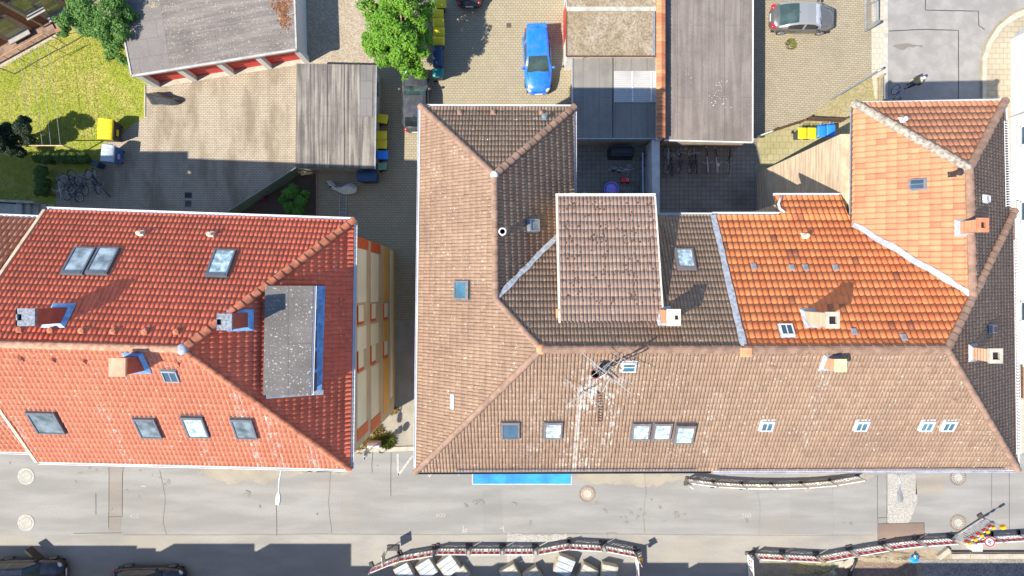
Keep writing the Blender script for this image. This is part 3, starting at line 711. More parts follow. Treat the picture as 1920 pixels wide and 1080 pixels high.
# manhole covers
def manhole(px, py, dark, label, r=0.42):
    c = G(px, py); z = 0.0225
    t = thing('manhole_cover', c, label, 'manhole cover', 'manhole covers in the street')
    a = MB(); a.lathe([(r + 0.13, 0.0), (r + 0.13, z), (r + 0.03, z + 0.003), (r, z - 0.006), (0, z - 0.006)], c, 32)
    a.build('surround', dark[0], t)
    b = MB(); b.lathe([(r - 0.015, 0.0), (r - 0.015, z + 0.004), (r * 0.62, z + 0.007), (0.0, z + 0.007)], c, 32)
    b.build('lid', dark[1], t)
    d = MB()
    for k in range(18):
        an = 2 * math.pi * k / 18
        d.box((c.x + math.cos(an) * r * 0.78, c.y + math.sin(an) * r * 0.78, z + 0.008), (0.12, 0.035, 0.008), an)
    d.build('slots', BLACKP, t)
LIDP = mat_plain('pale_concrete_lid', (0.36, 0.35, 0.31), 0.85, 0.12, 6.0); LIDB = mat_plain('tan_concrete_lid', (0.450, 0.378, 0.306), 0.85, 0.12, 6.0)
IRONW = mat_plain('pale_cast_iron', (0.34, 0.335, 0.315), 0.7, 0.2, 6.0); IRONB = mat_plain('brown_cast_iron', (0.216, 0.171, 0.135), 0.7, 0.2, 6.0)
manhole(49, 893, (IRONW, LIDP), 'white round manhole cover closest to the red roofed house')
manhole(49, 980, (IRONW, LIDP), 'white round manhole cover in mid street above the black car with its door open')
manhole(1101, 926, (IRONB, LIDB), 'brown round manhole cover in the street just past the blue awning')
manhole(1796, 895, (IRONB, LIDP), 'brown ringed manhole cover under the eave of the brown corner roof')
manhole(1796, 980, (IRONB, LIDP), 'brown ringed manhole cover touching the board with yellow warning lamps')
# ---------------------------------------------------------------- red tiled house
EZ, RZ_ = 11.6, 15.6
rNW, rNE, rSE, rSW = W(85, 393, EZ), W(664, 413, EZ), W(657, 880, EZ), W(70, 866, EZ)
rA = W(342, 655, RZ_)
plN, plS, plE = plane3(rNE, rNW, rA), plane3(rSE, rSW, rA), plane3(rNE, rSE, rA)
vN = plane3(rNW, rSW, rNW + Vector((0, 0, 5)))if False else None
xw = W(-85, 644, RZ_).x
def ridge_at(p1, p2, x):
    # point on the meeting line of two slopes at plan x
    y = (p1[0] - p2[0] + (p1[1] - p2[1]) * x) / (p2[2] - p1[2]); return Vector((x, y, pz(p1, x, y)))
rB = ridge_at(plN, plS, xw)
red = thing('red_tiled_house', ((rNW.x + rNE.x) / 2, (rNW.y + rSE.y) / 2, 0), 'house with bright red tiled hip roof, grey flat dormer and cream and orange side wall', 'house')
xe = -7.72
wall = MB(); wall.prism([(rSW.x + 0.25, rSW.y + 0.5), (xe, rSE.y + 0.45), (xe, 2.53), (rNW.x + 0.25, rNW.y - 0.6)], 0.0, EZ - 0.12)
wl = wall.build('wall', TAN, red)
roof('roof', [[rNE, rNW, rB, rA]], plN, 0.205, 0.335, PROF_PAN, RED, red, seed=1, hs=0.7, step=0.026)
roof('roof', [[rSW, rSE, rA, rB]], plS, 0.205, 0.335, PROF_PAN, RED_S, red, seed=2, label='sun bleached roof slope above the street')
roof('roof', [[rSE, rNE, rA]], plE, 0.205, 0.335, PROF_PAN, RED, red, seed=3, hs=0.55, step=0.022)
ridge('ridge_cap', rB, rA, CAP_PALE, red, 0.15, 0.42)
ridge('ridge_cap', rNE, rA, CAP_RED, red, 0.17, 0.42, 0.03)
ridge('ridge_cap', rSE, rA, CAP_RED, red, 0.14, 0.4)
m_ = MB(); m_.lathe([(0.26, -0.08), (0.22, 0.08), (0.1, 0.15), (0, 0.16)], rA, 10); m_.build('ridge_mortar', LEAD, red, smooth=True)
up = Vector((0, 0, 0.0))
gutter(rNW + Vector((0, 0.06, 0)), rNE + Vector((0.0, 0.06, 0)), red, 0.085)
gutter(rNE + Vector((0.06, 0, 0)), rSE + Vector((0.06, 0, 0)), red, 0.075)
gutter(rSE + Vector((0, -0.06, 0)), rSW + Vector((0, -0.06, 0)), red, 0.075)
ribbon('verge_strip', [rNW, rB, rSW], 0.13, mat_plain('verge_mortar', (0.68, 0.5, 0.34), 0.8, 0.15), red, 0.09, 0.1)
# side wall: storeys of cream panels with shutters between, orange frames
wx = xe
def facade(px0, px1, segs, mat, d, name, frame=None):
    z0, z1 = sorted((CAMH * (1 - (960 - px1) and 1 - (wx * -PPM) / (960 - p)) for p in (px0, px1)))
    out = []
    for y0, y1 in segs:
        f = (-wx * PPM) / (960 - (px0 + px1) / 2) / PPM
        ya, yb = (540 - y0) * f, (540 - y1) * f
        mb = MB(); mb.box((wx + d / 2, (ya + yb) / 2, (z0 + z1) / 2), (d, abs(ya - yb), z1 - z0))
        o = mb.build(name, mat, red)
        if frame:
            fb = MB(); t = 0.09
            fb.box((wx + d / 2 + 0.008, min(ya, yb) + t * 0.7, (z0 + z1) / 2), (d + 0.02, t * 1.5, z1 - z0 + 0.02))
            fb.box((wx + d / 2 + 0.01, (ya + yb) / 2, z1 - 0.035), (d + 0.02, abs(ya - yb), 0.08))
            fb.build('frame', frame, o)
        out.append(o)
    return out
facade(669, 686, [(467, 567), (612, 656), (697, 797)], CREAM, 0.03, 'wall_panel')
facade(669, 680, [(572, 608), (657, 695)], CREAM, 0.05, 'window_shutter', ORFRAME)
facade(669, 690, [(447, 466), (798, 818)], ORFRAME, 0.028, 'orange_panel')
facade(695.5, 709, [(475, 566), (606, 645), (684, 780)], CREAM, 0.03, 'wall_panel')
facade(694, 702.5, [(570, 602), (647, 682)], CREAM, 0.05, 'window_shutter', ORFRAME)
facade(695, 713, [(455, 474), (781, 802)], ORFRAME, 0.028, 'orange_panel')
facade(719, 728, [(467, 565), (601, 637), (672, 772)], OCHRE, 0.03, 'wall_panel')
facade(718, 725, [(569, 599), (640, 670)], CREAM, 0.05, 'window_shutter', ORFRAME)
facade(731.5, 736, [(470, 745)], CREAM, 0.02, 'plinth_band')
facade(736.3, 737.6, [(470, 745)], OCHRE, 0.05, 'plinth_ledge')
# flat grey dormer on the hip slope
dz = on(540, 640, plE)
d1, d2, d3, d4 = W(497, 536, 14.15), W(588, 536, 13.75), W(582, 741, 13.75), W(493, 741, 14.15)
DORM = mat_felt('speckled_roof_felt', (0.165, 0.15, 0.138), (0.22, 0.2, 0.185), 1.0, streak=(6.0, 0.4, 1.0), samt=0.4, speck=0.8, spcol=(0.6, 0.58, 0.54), rot=R(90))
dm = MB(); dpl = plane3(d1, d2, d4)
dm.prism([d1 + Vector((0.25, -0.12, 0)), d2 + Vector((-0.18, -0.12, 0)), d3 + Vector((-0.18, 0.12, 0)), d4 + Vector((0.25, 0.12, 0))], lambda x, y: pz(plE, x, y) - 0.3, lambda x, y: pz(dpl, x, y) - 0.1)
do = dm.build('dormer', ZINC, red)
dr = MB(); dr.prism([d1, d2, d3, d4], lambda x, y: pz(dpl, x, y) - 0.09, lambda x, y: pz(dpl, x, y)); dr.build('dormer_roof', DORM, do)
gutter(d2 + Vector((0.05, 0, 0)), d3 + Vector((0.05, 0, 0)), do, 0.06, WHITE)
fw = MB()
for k in range(5):
    ya = d2.y + (d3.y - d2.y) * (k + 0.5) / 5
    fw.box((d2.x - 0.17, ya, 13.2), (0.05, abs(d3.y - d2.y) / 5 - 0.15, 0.7))
fw.build('dormer_window', GLASS, do)
ribbon('dormer_flashing', [d4 + Vector((0.0, -0.1, 0)), d3 + Vector((0.15, -0.1, 0))], 0.22, LEAD, red, 0.08, pls=[plE])
ribbon('dormer_flashing', [d2 + Vector((-0.12, 0, 0)), d3 + Vector((-0.12, 0, 0))], 0.42, BLUEFOIL, red, 0.11, pls=[plE])
# chimneys and roof furniture
SLATE = mat_plain('slate_clad_chimney', (0.15, 0.17, 0.21), 0.6, 0.5, 9.0)
CHRED = mat_plain('red_clad_chimney', (0.33, 0.075, 0.05), 0.7, 0.15, 3.0, fine=0.2)
chimney(red, 112, 591, plN, 0.62, 0.62, 1.75, CHRED, SLATE, (0.22, 0.24), -0.28, BLUEFOIL, capw=0.03, label='red clad chimney with slate top near the left party wall', fl=0.18)
chimney(red, 452, 600, plE, 0.55, 0.6, 1.5, CHRED, SLATE, (0.2, 0.22), -0.22, BLUEFOIL, capw=0.03, label='small red clad chimney below the hip ridge', fl=0.16)
chimney(red, 258, 681, plS, 0.55, 0.62, 1.3, CHRED, mat_plain('terracotta_cover', (0.55, 0.28, 0.17), 0.8, 0.2), flash=BLUEFOIL, covered=True, capw=0.05, label='red chimney with a flat terracotta cover by the ridge', fl=0.16)
OFFW = mat_plain('dirty_white_plastic', (0.6, 0.5, 0.38), 0.7, 0.3, 9.0)
vent(red, 267, 438, plN, OFFW, 0.35); vent(red, 398, 440, plN, OFFW, 0.35)
for px, py in ((40, 618), (98, 619), (156, 620), (215, 621), (274, 622), (333, 622)): vent(red, px, py, plN, CAP_RED, 0.16, 0.08, name='ridge_vent_tile')
for px, py in ((40, 671), (98, 673), (156, 676), (332, 680)): vent(red, px, py, plS, CAP_RED, 0.14, 0.07, name='ridge_vent_tile')
def red_win(px, py, pl, wd, ln, pane, fm=None, label=None): return skylight(red, px, py, pl, wd, ln, fm or FRAME_G, pane, label=label, mats=FRAME_G)
red_win(150, 491, plN, 0.95, 1.45, BLIND_M); red_win(195, 491, plN, 0.95, 1.45, BLIND_M); red_win(416, 495, plN, 0.95, 1.45, BLIND)
red_win(89, 790, plS, 1.25, 1.35, BLIND_G, label='wide grey framed skylight'); red_win(279, 800, plS, 0.95, 1.25, BLIND_G); red_win(368, 798, plS, 0.95, 1.3, BLIND); red_win(459, 801, plS, 0.95, 1.25, BLIND_G)
skylight(red, 321, 703, plS, 0.62, 0.62, STEEL, GLASS, bars=1, h=0.08, edge=0.045, label='small barred hatch skylight under the ridge')

# ---------------------------------------------------------------- neighbouring terrace at the far left
nN1, nN2 = W(76, 409, 11.5), W(-260, 397, 11.5); nA = W(-60, 644, 16.1); nS1, nS2 = W(57, 848, 11.5), W(-260, 840, 11.5)
pnN, pnS = plane3(nN1, nN2, nA), plane3(nS1, nS2, nA)
nb = thing('salmon_tiled_house', (nA.x - 4, nA.y, 0), 'salmon tiled terraced house cut off at the frame, joined to the red roofed house', 'house')
na, nbk = ridge_at(pnN, pnS, rB.x - 0.07), ridge_at(pnN, pnS, -30.5)
vl = lambda t: rNW.lerp(rB, t)
roof('roof', [[Vector((rNW.x - 0.35, nN1.y, 0)), Vector((-30.5, nN2.y + 0.1, 0)), nbk, na]], pnN, 0.26, 0.4, PROF_PAN, SALMON, nb, seed=4, hs=1.2)
roof('roof', [[Vector((-30.5, nS2.y, 0)), Vector((rSW.x - 0.35, nS1.y, 0)), na, nbk]], pnS, 0.24, 0.36, PROF_PAN, RED_S, nb, seed=5, hs=1.2)
gutter(Vector((-30.5, nN2.y + 0.1, 11.5)), Vector((rNW.x - 0.35, nN1.y + 0.06, 11.5)), nb, 0.08)
gutter(Vector((-30.5, nS2.y, 11.5)), Vector((rSW.x - 0.35, nS1.y - 0.06, 11.5)), nb, 0.075)
ridge('ridge_cap', nbk, na, CAP_PALE, nb, 0.15, 0.42)
mw = MB(); mw.prism([(-30.5, nS1.y + 0.5), (rSW.x + 0.2, nS1.y + 0.5), (rSW.x + 0.2, nN1.y - 0.5), (-30.5, nN1.y - 0.5)], 0, 11.35); mw.build('wall', RENDERG, nb)

# ---------------------------------------------------------------- brown tiled house with its rear wing
BZ, BR = 11.0, 14.85
bNW, bNE, bSW, bSE = W(788, 199, BZ), W(1077, 200, BZ), W(779, 885, BZ), W(1908, 881, BZ)
aW, aE = W(1015, 655, BR), W(1775, 655, BR)
bE2 = W(1902, 395, BZ)
pW = plane3(bNW, bSW, aW); pS = plane3(bSW, bSE, aW); pS = plane3(bSW, W(1908, 881, BZ), Vector(((aW.x + aE.x) / 2, aW.y, BR)))
pN = plane3(aW, aE, W(1290, 403, BZ)); pE = plane3(bSE, bE2, aE)
wA = on(927, 328, pW); wRidge = on(929, 548, pW)
pWE = plane3(bNE, wA, wRidge); pWN = plane3(bNW, bNE, wA)
rS_ = meet(pW, pN, pWE)
PX = 9.58
pP = Vector((PX, aW.y, BR)); pQ = Vector((PX, W(1290, 403, BZ).y, BZ)); pSouth = Vector((PX, bSW.y + (bSE.y - bSW.y) * (PX - bSW.x) / (bSE.x - bSW.x), BZ))
yN = pQ.y
xV = bNE.x; vB = Vector((xV, 0, 0)); vB.y = (pWE[0] - pN[0] + (pWE[1] - pN[1]) * xV) / (pN[2] - pWE[2]); vB.z = pz(pN, xV, vB.y)
brown = thing('brown_tiled_house', (2, -1, 0), 'house with weathered brown tiled roof, rear wing with hip, wide flat dormer and wrecked aerials', 'house')
wm = MB(); wm.prism([(bSW.x + 0.35, bSW.y + 0.45), (PX - 0.02, bSW.y + 0.45), (PX - 0.02, yN - 0.4), (xV - 0.3, yN - 0.4), (bNE.x - 0.3, bNE.y - 0.4), (bNW.x + 0.35, bNW.y - 0.4)], 0, BZ - 0.1)
wm.build('wall', RENDERG, brown)
TW, TL = 0.155, 0.335
xm = bSW.x + (bNW.x - bSW.x) * (rS_.y - bSW.y) / (bNW.y - bSW.y)
mid = Vector((xm, rS_.y, BZ))
roof('roof', [[bNW, mid, rS_, wA], [mid, bSW, aW, rS_]], pW, TW, TL, PROF_ROMAN, BROWN, brown, seed=11, hs=1.0)
roof('roof', [[bNW, wA, bNE]], pWN, TW, TL, PROF_ROMAN, BROWN, brown, seed=12, hs=0.85, step=0.026)
roof('roof', [[wA, rS_, vB, bNE]], pWE, TW, TL, PROF_ROMAN, BROWN, brown, seed=13, hs=0.7, step=0.024)
roof('roof', [[rS_, aW, pP, pQ, Vector((xV, yN, 0)) if vB.y < yN else vB]], pN, TW, TL, PROF_ROMAN, BROWN, brown, seed=14, hs=0.85, step=0.026)
roof('roof', [[bSW, pSouth, pP, aW]], pS, TW, TL, PROF_ROMAN, BROWN, brown, seed=15, hs=1.25)
ridge('ridge_cap', bNW, wA, CAP_BROWN, brown, 0.15, 0.4); ridge('ridge_cap', bNE, wA, CAP_BROWN, brown, 0.16, 0.4)
ridge('ridge_cap', wA, rS_, CAP_BROWN, brown, 0.15, 0.4); ridge('ridge_cap', rS_, aW, CAP_BROWN, brown, 0.13, 0.4)
ridge('ridge_cap', bSW, aW, CAP_BROWN, brown, 0.15, 0.45); ridge('ridge_cap', aW, pP, CAP_BROWN, brown, 0.18, 0.45)
m_ = MB(); m_.lathe([(0.2, -0.1), (0.16, 0.12), (0.08, 0.17), (0, 0.18)], wA, 10); m_.build('ridge_mortar', WHITE, brown, smooth=True)
m_ = MB(); m_.lathe([(0.26, -0.12), (0.2, 0.12), (0.08, 0.17), (0, 0.18)], aW, 9); m_.build('ridge_mortar', ORMORT, brown, smooth=True)
ribbon('valley_flashing', [rS_ + Vector((0.05, 0.05, 0)), vB], 0.22, LEAD, brown, 0.07, pls=[pN, pWE], wob=0.03)
ribbon('party_wall_strip', [pP + Vector((0, 0.1, 0)), pQ], 0.24, LEAD, brown, 0.09, 0.08, wob=0.02)
GUT = mat_plain('painted_gutter', (0.62, 0.63, 0.68), 0.5, 0.1)
gutter(bSW + Vector((-0.05, 0, 0)), bNW + Vector((-0.05, 0, 0)), brown, 0.065, GUT)
gutter(bNW + Vector((0, 0.05, 0)), bNE + Vector((0, 0.05, 0)), brown, 0.065)
gutter(bNE + Vector((0.05, 0, 0)), Vector((xV + 0.05, yN, BZ)), brown, 0.065)
gutter(bSW + Vector((0, -0.06, 0)), pSouth + Vector((-0.05, -0.06, 0)), brown, 0.075, BLACKP, label='dark gutter along the street')
gutter(Vector((6.2, yN + 0.05, BZ)), pQ + Vector((0, 0.05, 0)), brown, 0.065)
# snow guard along the street eave
def snow_guard(house, p0, p1, pl, updist, k):
    mb = MB(); p0, p1 = Vector(p0), Vector(p1); a, u, n = frame_of(pl)
    q0, q1 = p0 + u * updist, p1 + u * updist; q0.z = pz(pl, q0.x, q0.y); q1.z = pz(pl, q1.x, q1.y)
    for h in (0.07, 0.2): mb.tube([q0 + n * h, q1 + n * h], 0.012, 5)
    for i in range(k + 1):
        c = q0.lerp(q1, i / k); mb.box((c + n * 0.12)[:], (0.022, 0.022, 0.2))
    return mb.build('snow_guard', STEEL, house)
snow_guard(brown, bSW.lerp(pSouth, 0.14), pSouth + Vector((-0.9, 0, 0)), pS, 0.22, 95)
# big low pitched dormer
q1, q2 = W(1044, 368, 12.6), W(1228, 368, 12.6)
yb, zb = W(1138, 609, 14.2).y, 14.2
q3, q4 = Vector((q2.x, yb, zb)), Vector((q1.x, yb, zb)); pD = plane3(q1, q2, q3)
# the dormer slope ends where it runs into the main slope
yj = (pD[0] - pN[0]) / (pN[2] - pD[2]); q3, q4 = Vector((q2.x, yj, pz(pD, 0, yj))), Vector((q1.x, yj, pz(pD, 0, yj)))
dd = MB(); dd.prism([(q1.x + 0.1, q1.y - 0.2), (q1.x + 0.1, yj + 0.1), (q2.x - 0.1, yj + 0.1), (q2.x - 0.1, q2.y - 0.2)], lambda x, y: (0.0 if y > yN - 0.5 else pz(pN, x, y) - 0.4), lambda x, y: pz(pD, x, y) - 0.12)
dw = dd.build('dormer', RENDERG, brown)
roof('dormer_roof', [[q1, q4, q3, q2]], pD, 0.17, 0.385, PROF_FLAT, MOSSY, dw, seed=16, step=0.02)
def dormer_moss():
    rnd = random.Random(5); mb = MB(); a, u, n = frame_of(pD)
    for i in range(520):
        x = rnd.uniform(q1.x + 0.15, q2.x - 0.1); y = rnd.uniform(yj + 0.8, q1.y - 0.1)
        if rnd.random() > 0.35 + 0.65 * (math.sin(x * 5.2) > -0.2): continue
        c = Vector((x, y, pz(pD, x, y) + 0.018)); r = rnd.uniform(0.02, 0.05); k = 6; rr = [r * rnd.uniform(0.6, 1.3) for _ in range(k)]
        vs = [c + a * (rr[j] * math.cos(6.283 * j / k)) + u * (1.3 * rr[j] * math.sin(6.283 * j / k)) for j in range(k)] + [c + n * r * 0.7]
        mb.add(vs, [(j, (j + 1) % k, k) for j in range(k)])
    o = mb.build('moss', mat_plain('dry_moss', (0.1, 0.055, 0.03), 0.95, 0.4, 9.0), dw); o['kind'] = 'stuff'
dormer_moss()
gutter(q1 + Vector((-0.05, 0.06, 0)), q2 + Vector((0.05, 0.06, 0)), dw, 0.075, mat_plain('cream_gutter', (0.75, 0.7, 0.6), 0.5, 0.08))
ribbon('verge_board', [q1, q4], 0.09, mat_plain('peach_verge', (0.66, 0.55, 0.45), 0.7, 0.1), dw, 0.03, 0.16)
ribbon('verge_board', [q2, q3], 0.07, mat_plain('pale_verge', (0.62, 0.56, 0.5), 0.7, 0.1), dw, 0.03, 0.16)
mm = MB(); c = W(1048, 590, 14.6); c.z = pz(pN, c.x, c.y); mm.box((c.x, c.y, c.z + 0.06), (0.16, 0.45, 0.14)); mm.build('mortar_patch', ORMORT, brown, bevel=0.03)
# chimney, pipes, roof windows
chimney(brown, 1245, 592, pN, 0.42, 0.55, 1.6, BRICK_O, mat_plain('cream_cap', (0.74, 0.62, 0.44), 0.8, 0.1), (0.16, 0.18), 0.12, LEAD, capw=0.06, label='orange brick chimney with cream capping slab', fl=0.13)
sk = lambda px, py, pl, wd, ln, fm, pn, **k: skylight(brown, px, py, pl, wd, ln, fm, pn, **k)
sk(868, 544, pW, 0.85, 0.85, FRAME_B, GLASS_T)
sk(957, 804, pS, 0.82, 1.05, FRAME_B, GLASS); sk(1037, 804, pS, 0.82, 1.05, FRAME_B, BLIND)
sk(1201, 806, pS, 0.82, 1.05, FRAME_B, BLIND); sk(1241, 806, pS, 0.82, 1.05, FRAME_B, BLIND); sk(1282, 809, pS, 0.86, 1.15, FRAME_B, BLIND, h=0.2)
sk(1284, 488, pN, 0.82, 1.15, FRAME_B, BLIND)
sk(997, 423, pWE, 0.55, 0.55, STEEL, BLIND_G, h=0.2, edge=0.04); sk(1179, 686, pS, 0.58, 0.52, WHITE, GLASS_T, bars=2, h=0.08, edge=0.05, mats=WHITE)
sk(1437, 797, pS, 0.5, 0.5, WHITE, GLASS_T, bars=1, h=0.1, edge=0.05, mats=WHITE) if False else None
f = on(943, 438, pWE); pp = MB(); pp.tube([f - Vector((0, 0, 0.2)), f + Vector((0, 0, 1.0))], 0.15, 16, caps=False); po = pp.build('flue_pipe', STEEL, brown, smooth=True)
pp = MB(); pp.torus(f + Vector((0, 0, 1.0)), (0, 0, 1), 0.14, 0.035, 20, 8); pp.build('rim', WHITE, po, smooth=True)
pp = MB(); pp.lathe([(0.13, 0.9), (0.0, 0.9)], f, 16); pp.build('bore', DARK, po)
vent(brown, 1020, 222, pWN, mat_plain('teal_vent', (0.12, 0.17, 0.2), 0.6), 0.4, 0.08)
for px, py in ((862, 212), (925, 212), (1015, 212)): vent(brown, px, py, pWN, CAP_BROWN, 0.14, 0.06, name='vent_tile')
c = on(849, 753, pW); a, u, n = frame_of(pW); mb = MB(); mb.add([c + a * i * 0.34 + u * j * 0.1 + n * 0.07 for i, j in ((-1, -1), (1, -1), (1, 1), (-1, 1))] + [c + a * i * 0.34 + u * j * 0.1 + n * 0.0 for i, j in ((-1, -1), (1, -1), (1, 1), (-1, 1))], [(0, 1, 2, 3), (0, 4, 5, 1), (1, 5, 6, 2), (2, 6, 7, 3), (3, 7, 4, 0)]); mb.build('replaced_tile', WHITE, brown)

# ---------------------------------------------------------------- corner house: brown street slopes, orange rear slope and wing
corner = thing('corner_house', (17, 0, 0), 'corner house with orange tiled rear slope and wing and brown tiled street slopes', 'house')
NZ = 11.3
nW0, nNWc, nNEc = Vector((W(1597, 300, NZ).x, 3.5, NZ)), W(1599, 193, NZ), W(1884, 189, NZ)
K = aE.lerp(bE2, 0.345)
aN = W(1815, 316, K.z)
aN.x = K.x + (aN.x - K.x) * 0.8
qW = plane3(nW0, nNWc, (K + aN) / 2); qE = plane3(nNEc, Vector((nNEc.x + 0.1, 3.5, NZ)), (K + aN) / 2); qN = plane3(nNWc, nNEc, aN)
vW = Vector((nW0.x, 0, 0)); vW.y = (qW[0] - pN[0] + (qW[1] - pN[1]) * vW.x) / (pN[2] - qW[2]); vW.z = pz(pN, vW.x, vW.y)
vE = Vector((0, yN, BZ)); vE.x = (qE[0] - pN[0] + (qE[2] - pN[2]) * yN) / (pN[1] - qE[1])
cw = MB()
cw.prism([(PX + 0.02, bSW.y + 0.45), (bSE.x - 0.3, bSE.y + 0.45), (bE2.x - 0.3, 3.2), (nNEc.x - 0.25, 3.2), (nNEc.x - 0.3, 8.3), (nW0.x + 4.2, 8.3), (nW0.x + 4.0, 7.6), (nW0.x + 0.06, 7.54), (nW0.x + 0.06, 4.1), (12.95, 4.1), (12.95, yN - 0.35), (PX + 0.02, yN - 0.35)], 0, 10.2)
cwo = cw.build('wall', SIDING, corner)
cw2 = MB(); cw2.prism([(nW0.x + 0.3, 3.0), (nNEc.x - 0.3, 3.0), (nNEc.x - 0.3, 8.2), (nW0.x + 0.9, 8.2)], 10.25, 11.1); cw2.build('wall', SIDING, corner)
roof('roof', [[pP, aE, K, Vector((vW.x, yN, 0)), pQ]], pN, 0.262, 0.42, PROF_PAN, ORANGE, corner, step=0.026, seed=21, hs=0.8, label='bright orange rear roof slope')
ex = 12.78; ey = W(1520, 367, 10.3).y
roof('roof', [[Vector((ex, yN, 0)), Vector((nW0.x, yN, 0)), Vector((nW0.x, ey, 0)), Vector((ex, ey, 0))]], pN, 0.262, 0.42, PROF_PAN, ORANGE, corner, step=0.026, seed=22, hs=0.8)
roof('roof', [[nW0, vW, K, aN, nNWc]], qW, 0.262, 0.42, PROF_PAN, ORANGE2, corner, seed=23, hs=1.1, label='pale orange slope of the wing')
roof('roof', [[nNWc, aN, nNEc]], qN, 0.262, 0.42, PROF_PAN, ORANGE2, corner, step=0.026, seed=24, hs=0.8)
roof('roof', [[aN, K, vE, nNEc]], qE, TW, TL, PROF_ROMAN, BROWN2, corner, seed=25, hs=0.6, step=0.022)
roof('roof', [[K, bE2, vE]], pN, TW, TL, PROF_ROMAN, BROWN2, corner, seed=26)
roof('roof', [[bSE, bE2, aE]], pE, TW, TL, PROF_ROMAN, BROWN2, corner, seed=27, hs=0.4, step=0.022)
roof('roof', [[pSouth, bSE, aE, pP]], pS, TW, TL, PROF_ROMAN, BROWN2, corner, seed=28, hs=1.25, label='long weathered brown slope above the street')
ridge('ridge_cap', pP, aE, CAP_BROWN, corner, 0.19, 0.45); ridge('ridge_cap', bSE, aE, CAP_BROWN, corner, 0.14, 0.45)
ridge('ridge_cap', bE2, aE, CAP_BROWN, corner, 0.17, 0.42); ridge('ridge_cap', K, aN, CAP_BROWN, corner, 0.19, 0.45)
ridge('ridge_cap', nNWc, aN, CAP_GREY, corner, 0.2, 0.4); ridge('ridge_cap', nNEc, aN, CAP_BROWN, corner, 0.18, 0.42)
mmo = MB(); c = pP; mmo.box((c.x + 0.05, c.y - 0.1, c.z + 0.13), (0.5, 0.4, 0.16)); mmo.build('mortar_patch', ORMORT, corner, bevel=0.05)
ribbon('valley_mortar', [K + Vector((-0.1, 0.1, 0)), vW], 0.24, mat_plain('white_valley_mortar', (0.36, 0.375, 0.42), 0.8, 0.15, 5.0), corner, 0.1, pls=[pN, qW], wob=0.05)
ribbon('valley_flashing', [K + Vector((0.15, 0.1, 0)), vE], 0.22, LEAD, corner, 0.08, pls=[pN, qE], wob=0.03)
gutter(nW0, nNWc, corner, 0.08, LEAD); gutter(nNWc, nNEc + Vector((0, 0.05, 0)), corner, 0.075); gutter(nNEc + Vector((0.08, 0, 0)), Vector((nNEc.x + 0.18, 3.9, NZ)), corner, 0.085)
gutter(bE2 + Vector((0.08, 0, 0)), bSE + Vector((0.08, 0, 0)), corner, 0.085); gutter(pSouth + Vector((0.05, -0.06, 0)), bSE + Vector((0, -0.06, 0)), corner, 0.08, mat_plain('blue_grey_gutter', (0.5, 0.52, 0.62), 0.5))
gutter(pQ + Vector((0, 0.06, 0)), Vector((ex + 0.1, yN + 0.06, BZ)), corner, 0.09); gutter(Vector((ex, ey + 0.06, 10.35)), Vector((nW0.x, ey + 0.06, 10.35)), corner, 0.07)
dpp = MB(); dpp.tube([Vector((ex + 0.25, yN + 0.12, BZ)), Vector((ex + 0.02, yN + 0.3, 10.95)), Vector((ex + 0.0, yN + 0.55, 10.85)), Vector((ex + 0.12, yN + 0.78, 10.75)), Vector((ex + 0.3, ey - 0.1, 10.5))], 0.06, 8); dpp.build('downpipe', WHITE, corner, smooth=True)
def guard_rail(p0, p1, k):
    """white ladder-like snow rail laid along the side eave"""
    p0, p1 = Vector(p0), Vector(p1); mb = MB(); d = (p1 - p0).normalized(); q = Vector((-d.y, d.x, 0))
    for s in (-0.1, 0.1): mb.tube([p0 + q * s, p1 + q * s], 0.014, 5)
    for i in range(k): c = p0.lerp(p1, (i + 0.5) / k); mb.tube([c + q * 0.1, c - q * 0.1], 0.02, 5)
    mb.build('snow_guard', WHITE, corner)
guard_rail(nNEc + Vector((-0.1, -1.0, 0.22)), Vector((nNEc.x - 0.02, 3.8, NZ + 0.22)), 34)
guard_rail(bE2 + Vector((-0.1, -1.4, 0.22)), bSE + Vector((-0.12, 0.8, 0.22)), 70)
snow_guard(corner, pSouth + Vector((0.2, 0, 0)), bSE + Vector((-0.8, 0, 0)), pS, 0.2, 95)
chimney(corner, 1518, 596, pN, 0.44, 0.56, 1.9, BRICK_Y, CONC_P, (0.3, 0.3), 0.0, LEAD, capw=0.05, label='pale brick chimney on the orange slope', fl=0.13)
chimney(corner, 1553, 680, pS, 0.42, 0.48, 1.0, BRICK_O, mat_plain('mossy_cap', (0.6, 0.52, 0.26), 0.9, 0.25, 6.0), (0.2, 0.2), 0.0, LEAD, capw=0.02, label='short brick chimney with a mossy yellow top', covered=True, fl=0.13)
chimney(corner, 1822, 661, pE, 0.44, 0.52, 1.35, BRICK_O, CONC_P, (0.3, 0.3), 0.0, LEAD, capw=0.05, label='orange brick chimney on the side street slope', fl=0.13)
chimney(corner, 1806, 427, qW, 0.36, 0.5, 1.15, BRICK_O, mat_plain('brick_cap', (0.55, 0.2, 0.1), 0.8), (0.2, 0.24), 0.0, ZINC, capw=0.05, label='orange brick chimney on the wing ridge', fl=0.13)
sk = lambda px, py, pl, wd, ln, fm, pn, **k: skylight(corner, px, py, pl, wd, ln, fm, pn, **k)
sk(1720, 346, qW, 0.48, 0.62, FRAME_G, GLASS, bars=1, h=0.1, edge=0.05); sk(1474, 621, pN, 0.55, 0.58, WHITE, GLASS, bars=1, h=0.1, edge=0.05, mats=LEAD)
for px in (1437, 1614, 1736, 1777): sk(px, 796, pS, 0.56, 0.6, WHITE, GLASS_T, bars=1, h=0.1, edge=0.06, mats=WHITE)
